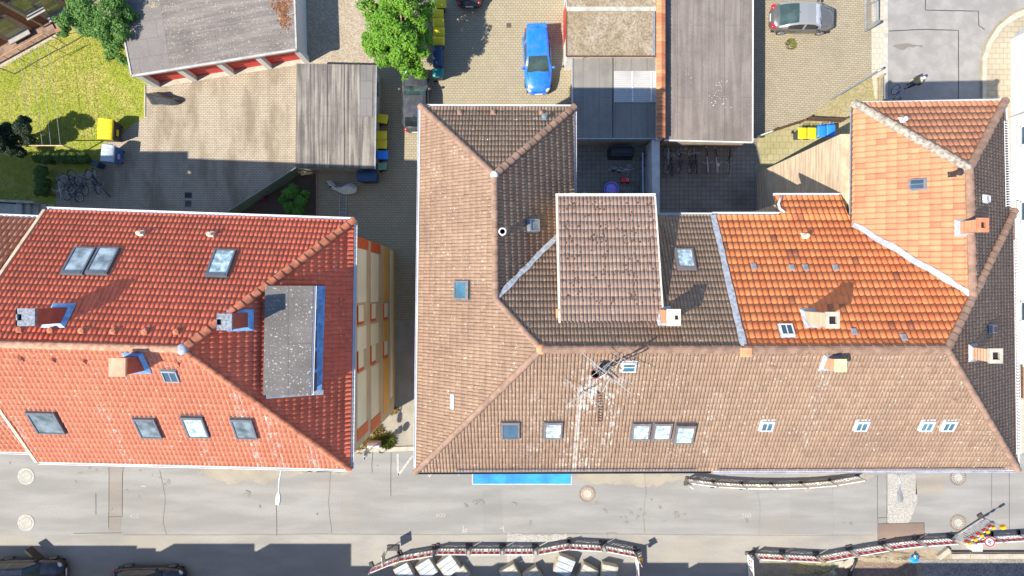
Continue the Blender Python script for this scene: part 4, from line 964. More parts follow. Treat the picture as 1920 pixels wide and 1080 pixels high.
sk(1845, 373, qE, 0.3, 0.5, WHITE, BLIND, h=0.12, edge=0.05, mats=WHITE); sk(1857, 617, pE, 0.34, 0.5, STEEL, BLIND_G, h=0.12, edge=0.04, mats=LEAD)
vent(corner, 1507, 443, pN, OFFW, 0.4); vent(corner, 1785, 327, qW, BLACKP, 0.5, 0.1); vent(corner, 1690, 226, qN, WHITE, 0.35)
for px, py in ((1413, 500), (1484, 502), (1510, 502), (1566, 502), (1601, 622), (1694, 633)): vent(corner, px, py, pN, GREYP, 0.1, 0.05, name='vent_tile', hood=False)
for px, py in ((1446, 690), (1510, 691), (1612, 691), (1738, 690), (1788, 752)): vent(corner, px, py, pS, CAP_BROWN, 0.12, 0.045, name='vent_tile', hood=False)
# ---------------------------------------------------------------- garages and sheds
FELT_A = mat_felt('grey_garage_felt', (0.17, 0.15, 0.138), (0.28, 0.25, 0.225), 2.6, streak=(0.35, 3.5, 1.0), samt=0.8, speck=0.8, rot=R(-9.4))
FELT_B = mat_felt('ribbed_shed_felt', (0.13, 0.117, 0.108), (0.36, 0.325, 0.28), 0.98, streak=(0.25, 5.0, 1.0), samt=0.85, speck=0.25, rot=R(90))
FELT_C = mat_felt('dark_carport_felt', (0.22, 0.205, 0.185), (0.28, 0.265, 0.24), 1.0, streak=(0.3, 4.0, 1.0), samt=0.5, speck=0.2, rot=R(90))
FELT_D = mat_felt('long_garage_felt', (0.18, 0.152, 0.14), (0.27, 0.238, 0.212), 0.98, streak=(0.25, 4.0, 1.0), samt=0.7, speck=0.25, rot=R(90))
def off_in(poly, d):
    c = sum((Vector((p.x, p.y)) for p in poly), Vector((0, 0))) / len(poly); out = []
    n = len(poly)
    for i in range(n):
        p, a, b = Vector(poly[i].xy), Vector(poly[i - 1].xy), Vector(poly[(i + 1) % n].xy)
        e1, e2 = (p - a).normalized(), (b - p).normalized()
        n1, n2 = Vector((-e1.y, e1.x)), Vector((-e2.y, e2.x))
        if n1.dot(c - p) < 0: n1, n2 = -n1, -n2
        k = (n1 + n2) / (1 + n1.dot(n2)); out.append(p + k * d)
    return out
def flat_building(name, label, px, z, felt, wallm, over=0.1, th=0.14, edge=None, cat='garage'):
    poly = [W(x, y, z) for x, y in px]
    c = sum(poly, Vector((0, 0, 0))) / len(poly)
    t = thing(name, (c.x, c.y, 0), label, cat)
    r = MB(); r.prism([(p.x, p.y) for p in poly], z - th, z); ro = r.build('roof', felt, t)
    w_ = MB(); w_.prism([(p.x, p.y) for p in off_in(poly, over)], 0, z - th - 0.003); w_.build('wall', wallm, t)
    if edge:
        e = MB()
        for i in edge[1]:
            a, b = poly[i], poly[(i + 1) % len(poly)]; d = (b - a).normalized(); q = Vector((-d.y, d.x, 0))
            if q.dot(c - a) > 0: q = -q
            m = (a + b) / 2 + q * 0.035; e.box((m.x, m.y, z - 0.03), ((b - a).length + 0.06, 0.07, 0.13), math.atan2(d.y, d.x))
        e.build('roof_edge', edge[0], t)
    return t, poly, ro
# red door garage block
ZA = 2.5
A = [W(x, y, ZA) for x, y in ((247, 143), (556, 93), (548, -120), (196, -120))]
ga = thing('garage_block', ((A[0].x + A[1].x) / 2, A[0].y + 3, 0), 'grey flat roofed garage block with red doors between white piers', 'garage')
r = MB(); r.prism([(p.x, p.y) for p in A], ZA - 0.16, ZA); r.build('roof', FELT_A, ga)
d = (A[1] - A[0]).normalized(); q = Vector((-d.y, d.x, 0)); Ln = (A[1] - A[0]).length; an = math.atan2(d.y, d.x)
w_ = MB(); w_.prism([(A[0] + q * 0.54 + d * 0.1).xy[:], (A[1] + q * 0.54 - d * 0.08).xy[:], (A[2].x - 0.08, A[2].y), (A[3].x + 0.1, A[3].y)], 0, ZA - 0.165); w_.build('wall', RENDERW, ga)
e = MB()
for a, b in ((A[0], A[1]), (A[1], A[2]), (A[3], A[0])):
    dd_ = (b - a).normalized(); m = (a + b) / 2; e.box((m.x, m.y, ZA - 0.02), ((b - a).length, 0.13 if a is A[0] else 0.1, 0.14), math.atan2(dd_.y, dd_.x))
e.build('roof_edge', mat_plain('dull_metal_trim', (0.4, 0.39, 0.37), 0.5, 0.15), ga)
for k in range(5):
    c = A[0] + d * (0.18 + (Ln - 0.34) * k / 4) + q * 0.32
    b = MB(); b.box((c.x, c.y, (ZA - 0.17) / 2), (0.34, 0.44, ZA - 0.17), an); b.build('pier', RENDERW, ga)
for k in range(4):
    c = A[0] + d * (0.18 + (Ln - 0.34) * (k + 0.5) / 4) + q * 0.46
    b = MB(); b.box((c.x, c.y, 1.15), ((Ln - 0.34) / 4 - 0.36, 0.06, 2.3), an)
    for j in range(6): b.box(((c - q * 0.035).x, (c - q * 0.035).y, 0.22 + j * 0.38), ((Ln - 0.34) / 4 - 0.4, 0.02, 0.03), an)
    b.build('garage_door', REDP, ga)
ap = MB(); ap.prism([(A[0] + q * 0.1).xy[:], (A[1] + q * 0.1).xy[:], (A[1] + q * 0.5).xy[:], (A[0] + q * 0.5).xy[:]], 0, 0.03); ap.build('threshold', CONC_P, ga)
def moss_patch(name, pts, spread, n, z, mat, parent, seed, rr=(0.03, 0.09)):
    rnd = random.Random(seed); mb = MB()
    for i in range(n):
        px, py = pts[rnd.randrange(len(pts))]; c = W(px + rnd.gauss(0, spread), py + rnd.gauss(0, spread), z); r_ = rnd.uniform(*rr); k = 6
        vs = [c + Vector((r_ * rnd.uniform(0.6, 1.3) * math.cos(6.283 * j / k), r_ * rnd.uniform(0.6, 1.3) * math.sin(6.283 * j / k), 0.003)) for j in range(k)] + [c + Vector((0, 0, r_ * 0.6))]
        mb.add(vs, [(j, (j + 1) % k, k) for j in range(k)])
    o = mb.build(name, mat, parent); o['kind'] = 'stuff'
MOSSR = mat_plain('rusty_moss', (0.2, 0.085, 0.035), 0.95, 0.5, 5.0)
moss_patch('moss', [(525, 8), (535, 30), (520, 15), (537, 45), (532, 20), (540, 5)], 6, 260, ZA, MOSSR, ga, 3)
moss_patch('moss', [(270, 5), (285, 12)], 6, 60, ZA, mat_plain('yellow_lichen', (0.36, 0.31, 0.2), 0.95), ga, 4, (0.03, 0.07))
# side band of smoother felt on its left end
sb = MB(); p0, p1 = W(250, 140, ZA), W(318, 129, ZA); sb.prism([(W(x, y, ZA + 0.006)).xy[:] for x, y in ((248, 141), (319, 129), (299, -10), (215, -10))], ZA + 0.001, ZA + 0.006); sb.build('felt_sheet', mat_felt('smooth_felt', (0.22, 0.2, 0.188), (0.27, 0.25, 0.235), 1.1, streak=(1, 1, 1), samt=0.4, speck=0.3, rot=R(-9.4), row=1.4), ga)
# ribbed felt shed
gb, pb, _ = flat_building('shed', 'weathered flat roofed shed with ribbed grey felt beside a row of bins', [(556, 119), (705, 122), (702, 316), (554, 313)], 1.9, FELT_B, RENDERG, 0.12, edge=(STEEL, [1]), cat='shed')
rb = MB()
for x in (582, 588, 613, 620, 645, 652, 674):
    a, b = W(x, 121, 1.9), W(x, 313, 1.9); rb.box(((a.x + b.x) / 2, (a.y + b.y) / 2, 1.912), (0.05, abs(a.y - b.y), 0.03))
rb.build('felt_ribs', FELT_B, gb)
fs_ = MB(); fs_.prism([W(x, y, 1.91).xy[:] for x, y in ((676, 123), (699, 123), (698, 219), (675, 219))], 1.902, 1.925); fs_.build('felt_sheet', mat_felt('new_felt', (0.2, 0.19, 0.18), (0.24, 0.23, 0.22), 1.1, streak=(1, 1, 1), samt=0.3, speck=0.1, row=1.3), gb)
sd = MB(); a = W(708, 165, 1.2); sd.box((pb[1].x - 0.1, a.y, 1.1), (0.05, 0.9, 0.6)); sd.build('window', GLASS, gb)
# gravel topped garages
gc0, pc0, _ = flat_building('gravel_roof_garage', 'flat garage with brown gravel roof cut off by the top frame edge', [(1063, -160), (1230, -160), (1230, 14), (1063, 14)], 2.6, GRAVEL_R, RENDERW, 0.05, edge=(CONC, [3, 2]))
gc1, pc1, _ = flat_building('gravel_roof_garage', 'flat garage with speckled pale gravel roof and concrete rim behind the blue car', [(1063, 21), (1230, 21), (1230, 104), (1063, 104)], 2.6, GRAVEL_R, RENDERW, 0.05, edge=(WOODB, [3, 2]))
rm = MB(); a, b = W(1063, 13, 2.68), W(1230, 21, 2.68); rm.box(((a.x + b.x) / 2, (a.y + b.y) / 2, 2.64), (b.x - a.x, abs(a.y - b.y), 0.16)); rm.build('concrete_rim', CONC, gc1)
rf = MB(); a, b = W(1222, 21, 2.62), W(1230, 104, 2.62); rf.box(((a.x + b.x) / 2, (a.y + b.y) / 2, 2.635), (0.14, abs(a.y - b.y), 0.07)); rf.build('edge_flashing', STEEL, gc1)
dr = MB(); a = W(1061, 40, 1.2); dr.box((pc1[0].x + 0.02, a.y, 1.1), (0.05, 2.1, 2.1)); dr.build('garage_door', REDP, gc1)
gc2, pc2, _ = flat_building('carport', 'dark felt roofed carport with a translucent white corrugated panel', [(1075, 106), (1232, 106), (1232, 259), (1075, 259)], 2.1, FELT_C, RENDERG, 0.06, edge=(STEEL, [2, 3]), cat='carport')
tp = MB(); a, b = W(1151, 133, 2.13), W(1231, 192, 2.13); nx = 60
vs = []
for i in range(nx + 1):
    y = a.y + (b.y - a.y) * i / nx
    for x in (a.x, b.x): vs.append((x, y, 2.135 + 0.018 * math.sin(i * 1.6)))
tp.add(vs, [(2 * i, 2 * i + 1, 2 * i + 3, 2 * i + 2)[::-1] for i in range(nx)])
TRANS = NT('milky_corrugated_plastic', 0.35, spec=0.5); TRANS = TRANS.done(TRANS.mix(TRANS.ramp(TRANS.noise(0.8, 4.0), 0.4, 0.7), (0.42, 0.41, 0.39), (0.36, 0.345, 0.33)))
tp.build('translucent_panel', TRANS, gc2, smooth=True)
for x0 in (1186, 1221):
    sbm = MB(); a2, b2 = W(x0, 134, 2.16), W(x0, 191, 2.16); sbm.box((a2.x, (a2.y + b2.y) / 2, 2.165), (0.1, abs(a2.y - b2.y), 0.02)); sbm.build('panel_batten', WHITE, gc2)
sm = MB(); a, b = W(1149, 107, 2.1), W(1149, 258, 2.1); sm.box((a.x, (a.y + b.y) / 2, 2.11), (0.05, abs(a.y - b.y), 0.03)); sm.build('felt_seam', TAR, gc2)
ps = thing('gate_pier', G(1078, 124), 'white square gate pier at the carport corner', 'pier')
pm = MB(); c = G(1078, 124); pm.box((c.x, c.y, 1.2), (0.5, 0.6, 2.4)); pm.build('shaft', RENDERW, ps); pm = MB(); pm.box((c.x, c.y, 2.44), (0.6, 0.72, 0.08)); pm.build('coping', mat_plain('cream_coping', (0.62, 0.55, 0.44), 0.9, 0.1), ps)
# party wall with orange tile coping
tw = thing('tile_capped_wall', G(1236, 80), 'long white wall capped with a single row of orange tiles', 'wall')
a, b = W(1233, -160, 2.8), W(1232, 259, 2.8); xm_ = W(1240, 100, 2.9).x
wm_ = MB(); wm_.box((xm_, (a.y + b.y) / 2, 1.35), (0.3, abs(a.y - b.y), 2.7)); wm_.build('wall', RENDERW, tw)
cpm = MB(); y = b.y + 0.02; k = 0
rr_ = random.Random(9)
while y < a.y:
    cpm.add([(xm_ + sx * 0.27, y + dy, 2.78 + (0.13 if sx == 0 else 0.0) + (0.045 if dy == 0 else 0.0) + rr_.uniform(-0.008, 0.008) - lo) for lo in (0, 0.08) for dy in (0, 0.27) for sx in (-1, 0, 1)],
            [(0, 1, 4, 3), (1, 2, 5, 4), (6, 9, 10, 7), (7, 10, 11, 8), (0, 6, 7, 1), (1, 7, 8, 2), (0, 3, 9, 6), (2, 8, 11, 5), (3, 4, 10, 9), (4, 5, 11, 10)]); y += 0.245
def islmat():
    m = NT('orange_coping_tile', 0.85, spec=0.3); g = m.n('ShaderNodeNewGeometry')
    return m.done(m.mix(m.ramp(m.noise(2.0, 5.0), 0.45, 0.75, 0.0, 0.5), m.mix(g.outputs['Random Per Island'], (0.66, 0.29, 0.14), (0.42, 0.15, 0.075)), (0.2, 0.1, 0.065)))
cpm.build('coping_tiles', islmat(), tw)
gd, pd, _ = flat_building('long_garage', 'long flat garage with streaky grey brown felt beside the paved car park', [(1249, -170), (1411, -170), (1410, 266), (1246, 262)], 2.1, FELT_D, mat_plain('pinkish_garage_render', (0.42, 0.32, 0.25), 0.9, 0.15), 0.12, edge=(WHITE, [1, 2]))
ls = MB()
for px, py in ((1347, 186), (1342, 184), (1355, 192), (1282, 138), (1297, 145), (1350, 160)):
    c = W(px, py, 2.1)
    for _ in range(14 if px > 1330 else 3):
        r_ = random.uniform(0.008, 0.03); o_ = Vector((random.gauss(0, 0.25), random.gauss(0, 0.25), 0.004)); ls.lathe([(r_, 0), (0, 0.004)], c + o_, 6)
ls.build('bird_lime', WHITE, gd)
w2 = tag((lambda m: (m.prism([W(x, y, 2.0).xy[:] for x, y in ((1222, 262), (1237, 262), (1237, 470), (1224, 470))], 0, 2.0), m.build('yard_wall', mat_plain('grey_wall_render', (0.5, 0.5, 0.5), 0.9, 0.12, 1.2), origin=G(1225, 330)))[1])(MB()), 'grey rendered wall dividing the two shaded back yards', 'wall')

# ---------------------------------------------------------------- further houses
wh = thing('white_house', (36, 5, 0), 'white rendered house cut off by the frame across the side lane', 'house')
wx0 = (1893 - 960) / PPM
mb = MB(); mb.prism([(wx0, -4.9), (wx0, 16.3), (wx0 + 0.9, 17.2), (wx0 + 14, 18.5), (wx0 + 14, -4.9)], 0, 8.0); mb.build('wall', RENDERW, wh)
mb = MB(); mb.prism([(wx0 - 0.1, -5.1), (wx0 - 0.1, 16.5), (wx0 + 14, 18.7), (wx0 + 14, -5.1)], 8.0, lambda x, y: 8.05 + (x - wx0) * 0.5); mb.build('roof', BROWN, wh)
for yc in (9.75, 4.9, -1.5):
    fw = MB(); z0, z1 = 0.9, 2.3
    for yy in (yc - 0.6, yc + 0.6): fw.box((wx0 - 0.01, yy, 1.6), (0.1, 0.1, 1.4))
    for zz in (0.9, 2.3): fw.box((wx0 - 0.01, yc, zz), (0.1, 1.3, 0.1))
    fw.box((wx0 - 0.08, yc, 0.82), (0.24, 1.4, 0.05))
    fo = fw.build('window', WHITE, wh); pw = MB(); pw.box((wx0 + 0.0, yc, 1.6), (0.03, 1.15, 1.35)); pw.build('pane', GLASS, fo)
dpw = MB(); dpw.tube([(wx0 - 0.06, 11.2, 0), (wx0 - 0.06, 11.2, 8)], 0.05, 8); dpw.build('downpipe', ZINC, wh)
gf = thing('garden_fence', G(1912, 710), 'brown slatted garden fence at the end of the white house', 'fence')
mb = MB()
for k in range(10): mb.box((wx0 + 1.2 + 1.0, -5.2 - 0.19 * k, 0.9), (2.2, 0.14, 0.05))
mb.build('slats', WOODB, gf); mb = MB(); mb.box((wx0 + 0.12, -6.1, 0.45), (0.1, 2.0, 0.9)); mb.build('post_panel', WOODB, gf)
sheet('lane_paving', [(1896, 560), (2400, 560), (2400, 850), (1896, 850)], 0.02, WALK_W)
# dark brick house in the corner
B0, B1 = G(-150, 171), G(170, -2)
bd = (B1 - B0).normalized(); bq = Vector((-bd.y, bd.x, 0)); ba = math.atan2(bd.y, bd.x)
bh = thing('brick_house', (B0 + B1) / 2, 'dark red brick house with terrace in the upper corner, behind the lawn', 'house')
m = NT('dark_old_brick', 0.9, spec=0.2)
br = m.n('ShaderNodeTexBrick'); mp = m.n('ShaderNodeMapping'); m.L(m.co, mp.inputs[0]); mp.vector_type = 'POINT'
mp2 = m.n('ShaderNodeVectorRotate', rotation_type='EULER_XYZ'); m.L(m.co, mp2.inputs[0]); mp2.inputs['Rotation'].default_value = (R(-90), 0, -ba); mp2.invert = False
cbx = m.n('ShaderNodeSeparateXYZ'); m.L(m.co, cbx.inputs[0])
uu = m.math('ADD', m.math('MULTIPLY', cbx.outputs[0], bd.x), m.math('MULTIPLY', cbx.outputs[1], bd.y))
cc = m.n('ShaderNodeCombineXYZ'); m.L(uu, cc.inputs[0]); m.L(cbx.outputs[2], cc.inputs[1]); m.L(cc.outputs[0], br.inputs['Vector'])
br.inputs['Scale'].default_value = 1.0; br.inputs['Brick Width'].default_value = 0.25; br.inputs['Row Height'].default_value = 0.08; br.inputs['Mortar Size'].default_value = 0.01
br.inputs['Color1'].default_value = (0.3, 0.1, 0.065, 1); br.inputs['Color2'].default_value = (0.2, 0.075, 0.055, 1); br.inputs['Mortar'].default_value = (0.24, 0.17, 0.12, 1)
OLDB = m.done(m.mix(m.ramp(m.noise(1.2, 6.0), 0.42, 0.7, 0.0, 0.7), br.outputs['Color'], (0.12, 0.085, 0.05)))
mb = MB(); pts = [B0, B1, B1 + bq * 9, B0 + bq * 9]; mb.prism([p.xy[:] for p in pts], 0, 8.5); mb.build('wall', OLDB, bh)
mb = MB(); c = (B0 + B1) / 2 + bq * 4.5; mb.box((c.x, c.y, 8.6), ((B1 - B0).length + 0.4, 9.4, 0.3), ba); mb.build('roof', FELT_A, bh)
SILL = mat_plain('pale_sill', (0.33, 0.31, 0.29), 0.7, 0.08); WINY = mat_glass('greenish_window_glass', (0.22, 0.23, 0.1), 0.1)
def bwin(px, py, wd, ht):
    c = on_wall(px, py, B0, B1)
    f = MB(); f.box((c - bq * 0.01)[:], (wd + 0.16, 0.08, ht + 0.16), ba); fo = f.build('window', SILL, bh)
    p = MB(); p.box((c - bq * 0.055)[:], (wd, 0.03, ht), ba); p.build('pane', WINY, fo)
    s_ = MB(); s_.box((c - bq * 0.2 - Vector((0, 0, ht / 2 + 0.12)))[:], (wd + 0.4, 0.45, 0.08), ba); s_.build('sill', SILL, fo)
    for sg in (-1, 1): r_ = MB(); r_.box((c + bd * sg * (wd / 2 + 0.22) - bq * 0.02)[:], (0.26, 0.07, ht + 0.7), ba); r_.build('jamb', mat_plain('pinkish_sandstone', (0.36, 0.25, 0.2), 0.9, 0.15), fo)
bwin(12, 52, 1.1, 1.5); bwin(88, 10, 1.1, 1.5); bwin(45, 8, 0.9, 1.3)
tz = 0.1
T0, T1 = W(-60, 151, tz), W(106, 60, tz)
mb = MB(); td = (T1 - T0).normalized(); mb.prism([T0.xy[:], T1.xy[:], (T1 + bq * 1.1).xy[:], (T0 + bq * 1.1).xy[:]], 0, tz); mb.build('terrace', mat_plain('brown_terrace_paving', (0.22, 0.15, 0.11), 0.9, 0.3, 3.0), bh)
mb = MB(); a, b = T0 + bq * 1.12, T1 + bq * 1.12; mb.tube([P3(a, 0.2), P3(b, 0.2)], 0.09, 6); mb.build('terrace_edge', CONC_P, bh)
mb = MB(); mb.tube([P3(T0, 0.55), P3(T1 - td * 0.6, 0.55)], 0.035, 6)
for k in range(7): p = T0.lerp(T1 - td * 0.6, k / 6); mb.tube([P3(p, tz), P3(p, 0.55)], 0.025, 5)
mb.build('railing', mat_plain('terracotta_rail', (0.5, 0.24, 0.14), 0.6, 0.1), bh)
mb = MB(); p = G(86, 52); mb.tube([P3(p, 0), P3(p, 5.5)], 0.06, 6); mb.build('post', mat_plain('tan_post', (0.42, 0.36, 0.24), 0.6), bh)
sheet('terrace_path', [(-60, 166), (0, 130), (60, 95), (120, 62), (112, 52), (-60, 150)], 0.024, WALK_W)
# row across the street (just beyond the lower edge of the picture) whose roofs shade it
sh = thing('street_row_house', (-30, -26, 0), 'pale terraced houses across the street that shade the parked dark cars', 'house')
mb = MB(); mb.box((-42.0, -27.0, 4.4), (48, 12, 8.8)); mb.build('wall', RENDERG, sh)
def dorm(x0, x1, z):
    # shadow lands at x + .83 z
    m_ = MB(); m_.box(((x0 + x1) / 2, -23.0, z / 2 + 4), (x1 - x0, 3.9, z - 8)); m_.build('dormer', RENDERG, sh)
GX = lambda px, z: (px - 960) / PPM - 0.83 * z
dorm(-66, GX(97, 9.8), 9.8); dorm(GX(97, 9.8), GX(277, 9.8), 9.8); dorm(GX(277, 9.3), GX(309, 9.3), 9.4); dorm(GX(347, 10.1), GX(498, 10.1), 10.1); dorm(GX(527, 10.1), GX(679, 10.1), 10.1)
mb = MB(); mb.prism([(-66, -33), (-66, -21.3), (-18.2, -21.3), (-18.2, -33)], 8.8, lambda x, y: 8.8 + 0.5 * min(y + 33, -21.3 - y)); mb.build('roof', SALMON, sh)
sh2 = thing('street_row_house', (10, -27, 0), 'taller set back terrace across the street behind the building site', 'house')
mb = MB(); mb.box((14.0, -28.0, 4.3), (64.2, 12, 8.6)); mb.build('wall', RENDERG, sh2)
def dorm2(x0, x1, z):
    m_ = MB(); m_.box(((x0 + x1) / 2, -24.5, z / 2 + 4), (x1 - x0, 4.9, z - 8)); m_.build('dormer', RENDERG, sh2)
dorm2(-18.1, GX(950, 9.0), 9.0); dorm2(GX(950, 9.4), GX(1308, 9.4), 9.5); dorm2(GX(1326, 9.4), GX(1590, 9.4), 9.5); dorm2(GX(1715, 9.4), 40, 9.5)
# taller wing of the left terrace, outside the picture
tl = thing('terrace_wing', (-45, 0, 0), 'taller end house of the salmon tiled terrace', 'house')
mb = MB(); mb.prism([(-60, -8), (-30.7, -8), (-30.7, 3.5), (-60, 3.5)], 0, 12.2); mb.build('wall', RENDERG, tl)
mb = MB(); mb.prism([(-60, -8.4), (-30.6, -8.4), (-30.6, 3.85), (-60, 3.85)], 12.2, lambda x, y: 12.25 + 0.6 * min(y + 8.4, 3.85 - y)); mb.build('roof', SALMON, tl)

# ---------------------------------------------------------------- trees, shrubs, hedges
def leaves(mb, clumps, n, size, seed, shell=0.5, up=0.6, floor=0.15):
    rnd = random.Random(seed); wts = [c[1] ** 2 for c in clumps]
    for i in range(n):
        c, r = rnd.choices(clumps, wts)[0]
        v = Vector((rnd.gauss(0, 1), rnd.gauss(0, 1), rnd.gauss(0, 1) * 0.9 + 0.15)).normalized()
        rr = r * (shell + (1 - shell) * rnd.random() ** 0.6) * (1.0 + rnd.gauss(0, 0.07))
        p = c + v * rr
        if p.z < floor: continue
        nn = (v + Vector((rnd.gauss(0, 0.5), rnd.gauss(0, 0.5), up + rnd.gauss(0, 0.4)))).normalized()
        t = nn.cross(Vector((rnd.gauss(0, 1), rnd.gauss(0, 1), rnd.gauss(0, 1)))).normalized(); b = nn.cross(t)
        s = size * rnd.uniform(0.6, 1.35)
        mb.add([p - t * s * 0.55, p + b * s * 0.3 - nn * s * 0.1, p + t * s * 0.55, p - b * s * 0.3 - nn * s * 0.1], [(0, 1, 2, 3)])
def clump(lst, sub=3, seed=1):
    rnd = random.Random(seed); out = []
    for px, py, z, r in lst:
        c = W(px, py, z); out.append((c, r * 0.8))
        for _ in range(sub):
            v = Vector((rnd.gauss(0, 1), rnd.gauss(0, 1), rnd.gauss(0, 0.8))).normalized() * r * rnd.uniform(0.5, 0.95)
            out.append((c + v, r * rnd.uniform(0.28, 0.5)))
    return out
BARK = mat_plain('bark', (0.1, 0.075, 0.055), 0.9, 0.35, 6.0)
LEAF1 = mat_leaf('bright_leaf', (0.09, 0.24, 0.012), (0.2, 0.42, 0.035), (0.36, 0.5, 0.08))
LEAF2 = mat_leaf('deep_green_leaf', (0.06, 0.17, 0.03), (0.15, 0.32, 0.06), (0.3, 0.44, 0.15))
LEAF3 = mat_leaf('dark_conifer_leaf', (0.012, 0.035, 0.016), (0.03, 0.07, 0.03), (0.1, 0.05, 0.03))
LEAF4 = mat_leaf('shrub_leaf', (0.04, 0.16, 0.02), (0.12, 0.34, 0.04), (0.26, 0.42, 0.08))
LEAFH = mat_leaf('hedge_leaf', (0.055, 0.11, 0.02), (0.12, 0.2, 0.04), (0.22, 0.22, 0.06))
def tree(name, label, cat, base, clumps, n, size, mat, seed, trunk=0.16, top=None, shell=0.5, limbs=True, group=None):
    t = thing(name, base, label, cat, group)
    c = sum((q for q, r in clumps), Vector((0, 0, 0))) / len(clumps); top = top or c
    if limbs:
        tm = MB(); fork = Vector(base).lerp(top, 0.45); tm.tube([base, Vector(base).lerp(fork, 0.5), fork], [trunk * 1.25, trunk, trunk * 0.85], 9)
        for q, r in clumps[::4]:
            if (q - fork).length > 0.3: tm.tube([fork - Vector((0, 0, 0.1)), fork.lerp(q, 0.55) + Vector((0, 0, 0.12)), q], [trunk * 0.55, trunk * 0.3, 0.02], 6)
        tm.build('trunk', BARK, t, smooth=True)
    f = MB(); leaves(f, clumps, n, size, seed, shell); f.build('crown', mat, t)
    return t
cl = clump([(728, 30, 4.6, 0.85), (765, 12, 4.8, 0.8), (704, 48, 4.0, 0.75), (700, 92, 3.4, 0.75), (694, 20, 3.6, 0.7), (745, 62, 5.0, 0.9), (783, 48, 4.2, 0.75), (800, 22, 3.6, 0.6), (752, 100, 4.2, 0.85), (722, 108, 3.6, 0.65), (782, 92, 3.8, 0.75), (778, 128, 3.2, 0.6), (760, 132, 2.9, 0.5), (792, 138, 2.6, 0.4), (690, 78, 3.0, 0.5), (745, -20, 4.8, 1.0), (785, -25, 4.2, 0.9), (700, -30, 3.8, 1.0), (768, 74, 4.9, 0.7), (715, 72, 4.4, 0.7), (800, 70, 3.3, 0.5), (735, 5, 4.4, 0.8)], 6, 4)
tree('broadleaf_tree', 'large bright green broadleaf tree beside the row of yellow bins', 'tree', G(758, 70), cl, 26000, 0.15, LEAF1, 11, 0.18)
cl = clump([(118, 42, 2.2, 0.5), (140, 30, 3, 0.8), (165, 22, 3.4, 0.9), (200, 26, 3.4, 0.95), (226, 55, 3.0, 0.75), (190, 58, 3, 0.85), (215, 90, 2.3, 0.65), (231, 112, 1.6, 0.4), (160, 52, 2.8, 0.7), (150, 5, 3.2, 0.9), (210, -5, 3.4, 0.9), (235, 25, 2.8, 0.7), (202, 78, 2.5, 0.55), (205, 104, 1.7, 0.4), (120, 62, 1.5, 0.35)], 4, 6)
tree('shrub_tree', 'dense dark green shrub tree between the brick house and the red door garages', 'tree', G(195, 62), cl, 17000, 0.13, LEAF2, 12, 0.12)
cl = clump([(15, 250, 2.2, 0.8), (42, 240, 2.6, 0.6), (55, 262, 1.8, 0.5), (20, 275, 1.5, 0.7), (-10, 255, 2.6, 0.9), (45, 225, 2.0, 0.35)], 4, 8)
tree('conifer_bush', 'dark evergreen bush at the frame edge of the lawn', 'bush', G(18, 262), cl, 18000, 0.12, LEAF3, 13, 0.1)
cl = clump([(545, 362, 1.3, 0.45), (562, 378, 1.4, 0.45), (540, 388, 1.2, 0.4), (560, 395, 1.1, 0.4), (530, 375, 1.1, 0.35), (550, 352, 1.0, 0.3), (573, 365, 1.0, 0.35)], 4, 9)
tree('garden_shrub', 'rounded green shrub in the dark garden bed against the red roof eave', 'shrub', G(556, 380), cl, 6000, 0.1, LEAF4, 14, 0.05)
def hedge(name, label, px0, py0, px1, py1, h, mat, n, seed):
    a, b = G(px0, py0), G(px1, py1); c = (a + b) / 2
    t = thing(name, (c.x, c.y, 0), label, 'hedge'); rnd = random.Random(seed); mb = MB(); cls = []
    L_ = (abs(a.x - b.x), abs(a.y - b.y))
    for _ in range(int(L_[0] * L_[1] * 20) + 8):
        r = rnd.uniform(0.16, 0.26); cls.append((Vector((rnd.uniform(min(a.x, b.x) + r, max(a.x, b.x) - r), rnd.uniform(min(a.y, b.y) + r, max(a.y, b.y) - r), h - r + rnd.uniform(-0.12, 0.08))), r))
        if rnd.random() < 0.5: cls.append((Vector((cls[-1][0].x, cls[-1][0].y, rnd.uniform(0.3, h * 0.7))), r))
    leaves(mb, cls, n, 0.11, seed, 0.5, 0.8); mb.build('foliage', mat, t)
    s = MB()
    for k in range(6): p = a.lerp(b, (k + 0.5) / 6); s.tube([P3(p, 0), P3(p, h * 0.7)], 0.03, 5)
    s.build('stem', BARK, t)
hedge('hedge', 'clipped green hedge row running along the lawn edge up to the blue container', 80, 290, 184, 312, 1.15, LEAFH, 20000, 21)
hedge('hedge', 'clipped hedge corner beside the parked bicycles in the shade', 84, 314, 106, 372, 1.15, LEAFH, 12000, 22)
def tuft(name, label, px, py, r, n, mat, size, seed, h=0.35, cat='plant', spread=1.0):
    c = G(px, py); rnd = random.Random(seed); mb = MB()
    for _ in range(n):
        a = rnd.uniform(0, 6.283); rr = r * math.sqrt(rnd.random()); b = Vector((c.x + rr * math.cos(a), c.y + rr * math.sin(a), 0.01))
        d_ = Vector((math.cos(a) * rnd.uniform(0.1, 0.9) * spread, math.sin(a) * rnd.uniform(0.1, 0.9) * spread, 1)).normalized(); ln_ = h * rnd.uniform(0.4, 1.1); s = Vector((-d_.y, d_.x, 0.0)); s = (s.normalized() if s.length > 0.01 else Vector((1, 0, 0))) * size
        m_ = b + d_ * ln_ * 0.6; mb.add([b - s, b + s, m_ + s, b + d_ * ln_ - Vector((0, 0, ln_ * 0.2)), m_ - s], [(0, 1, 2, 3, 4)])
    return tag(mb.build(name, mat, origin=c), label, cat)
LEAFY = mat_leaf('straw_blade', (0.36, 0.27, 0.07), (0.46, 0.36, 0.12), (0.3, 0.28, 0.06)); LEAFG = mat_leaf('green_blade', (0.13, 0.17, 0.03), (0.24, 0.26, 0.05), (0.3, 0.3, 0.08))
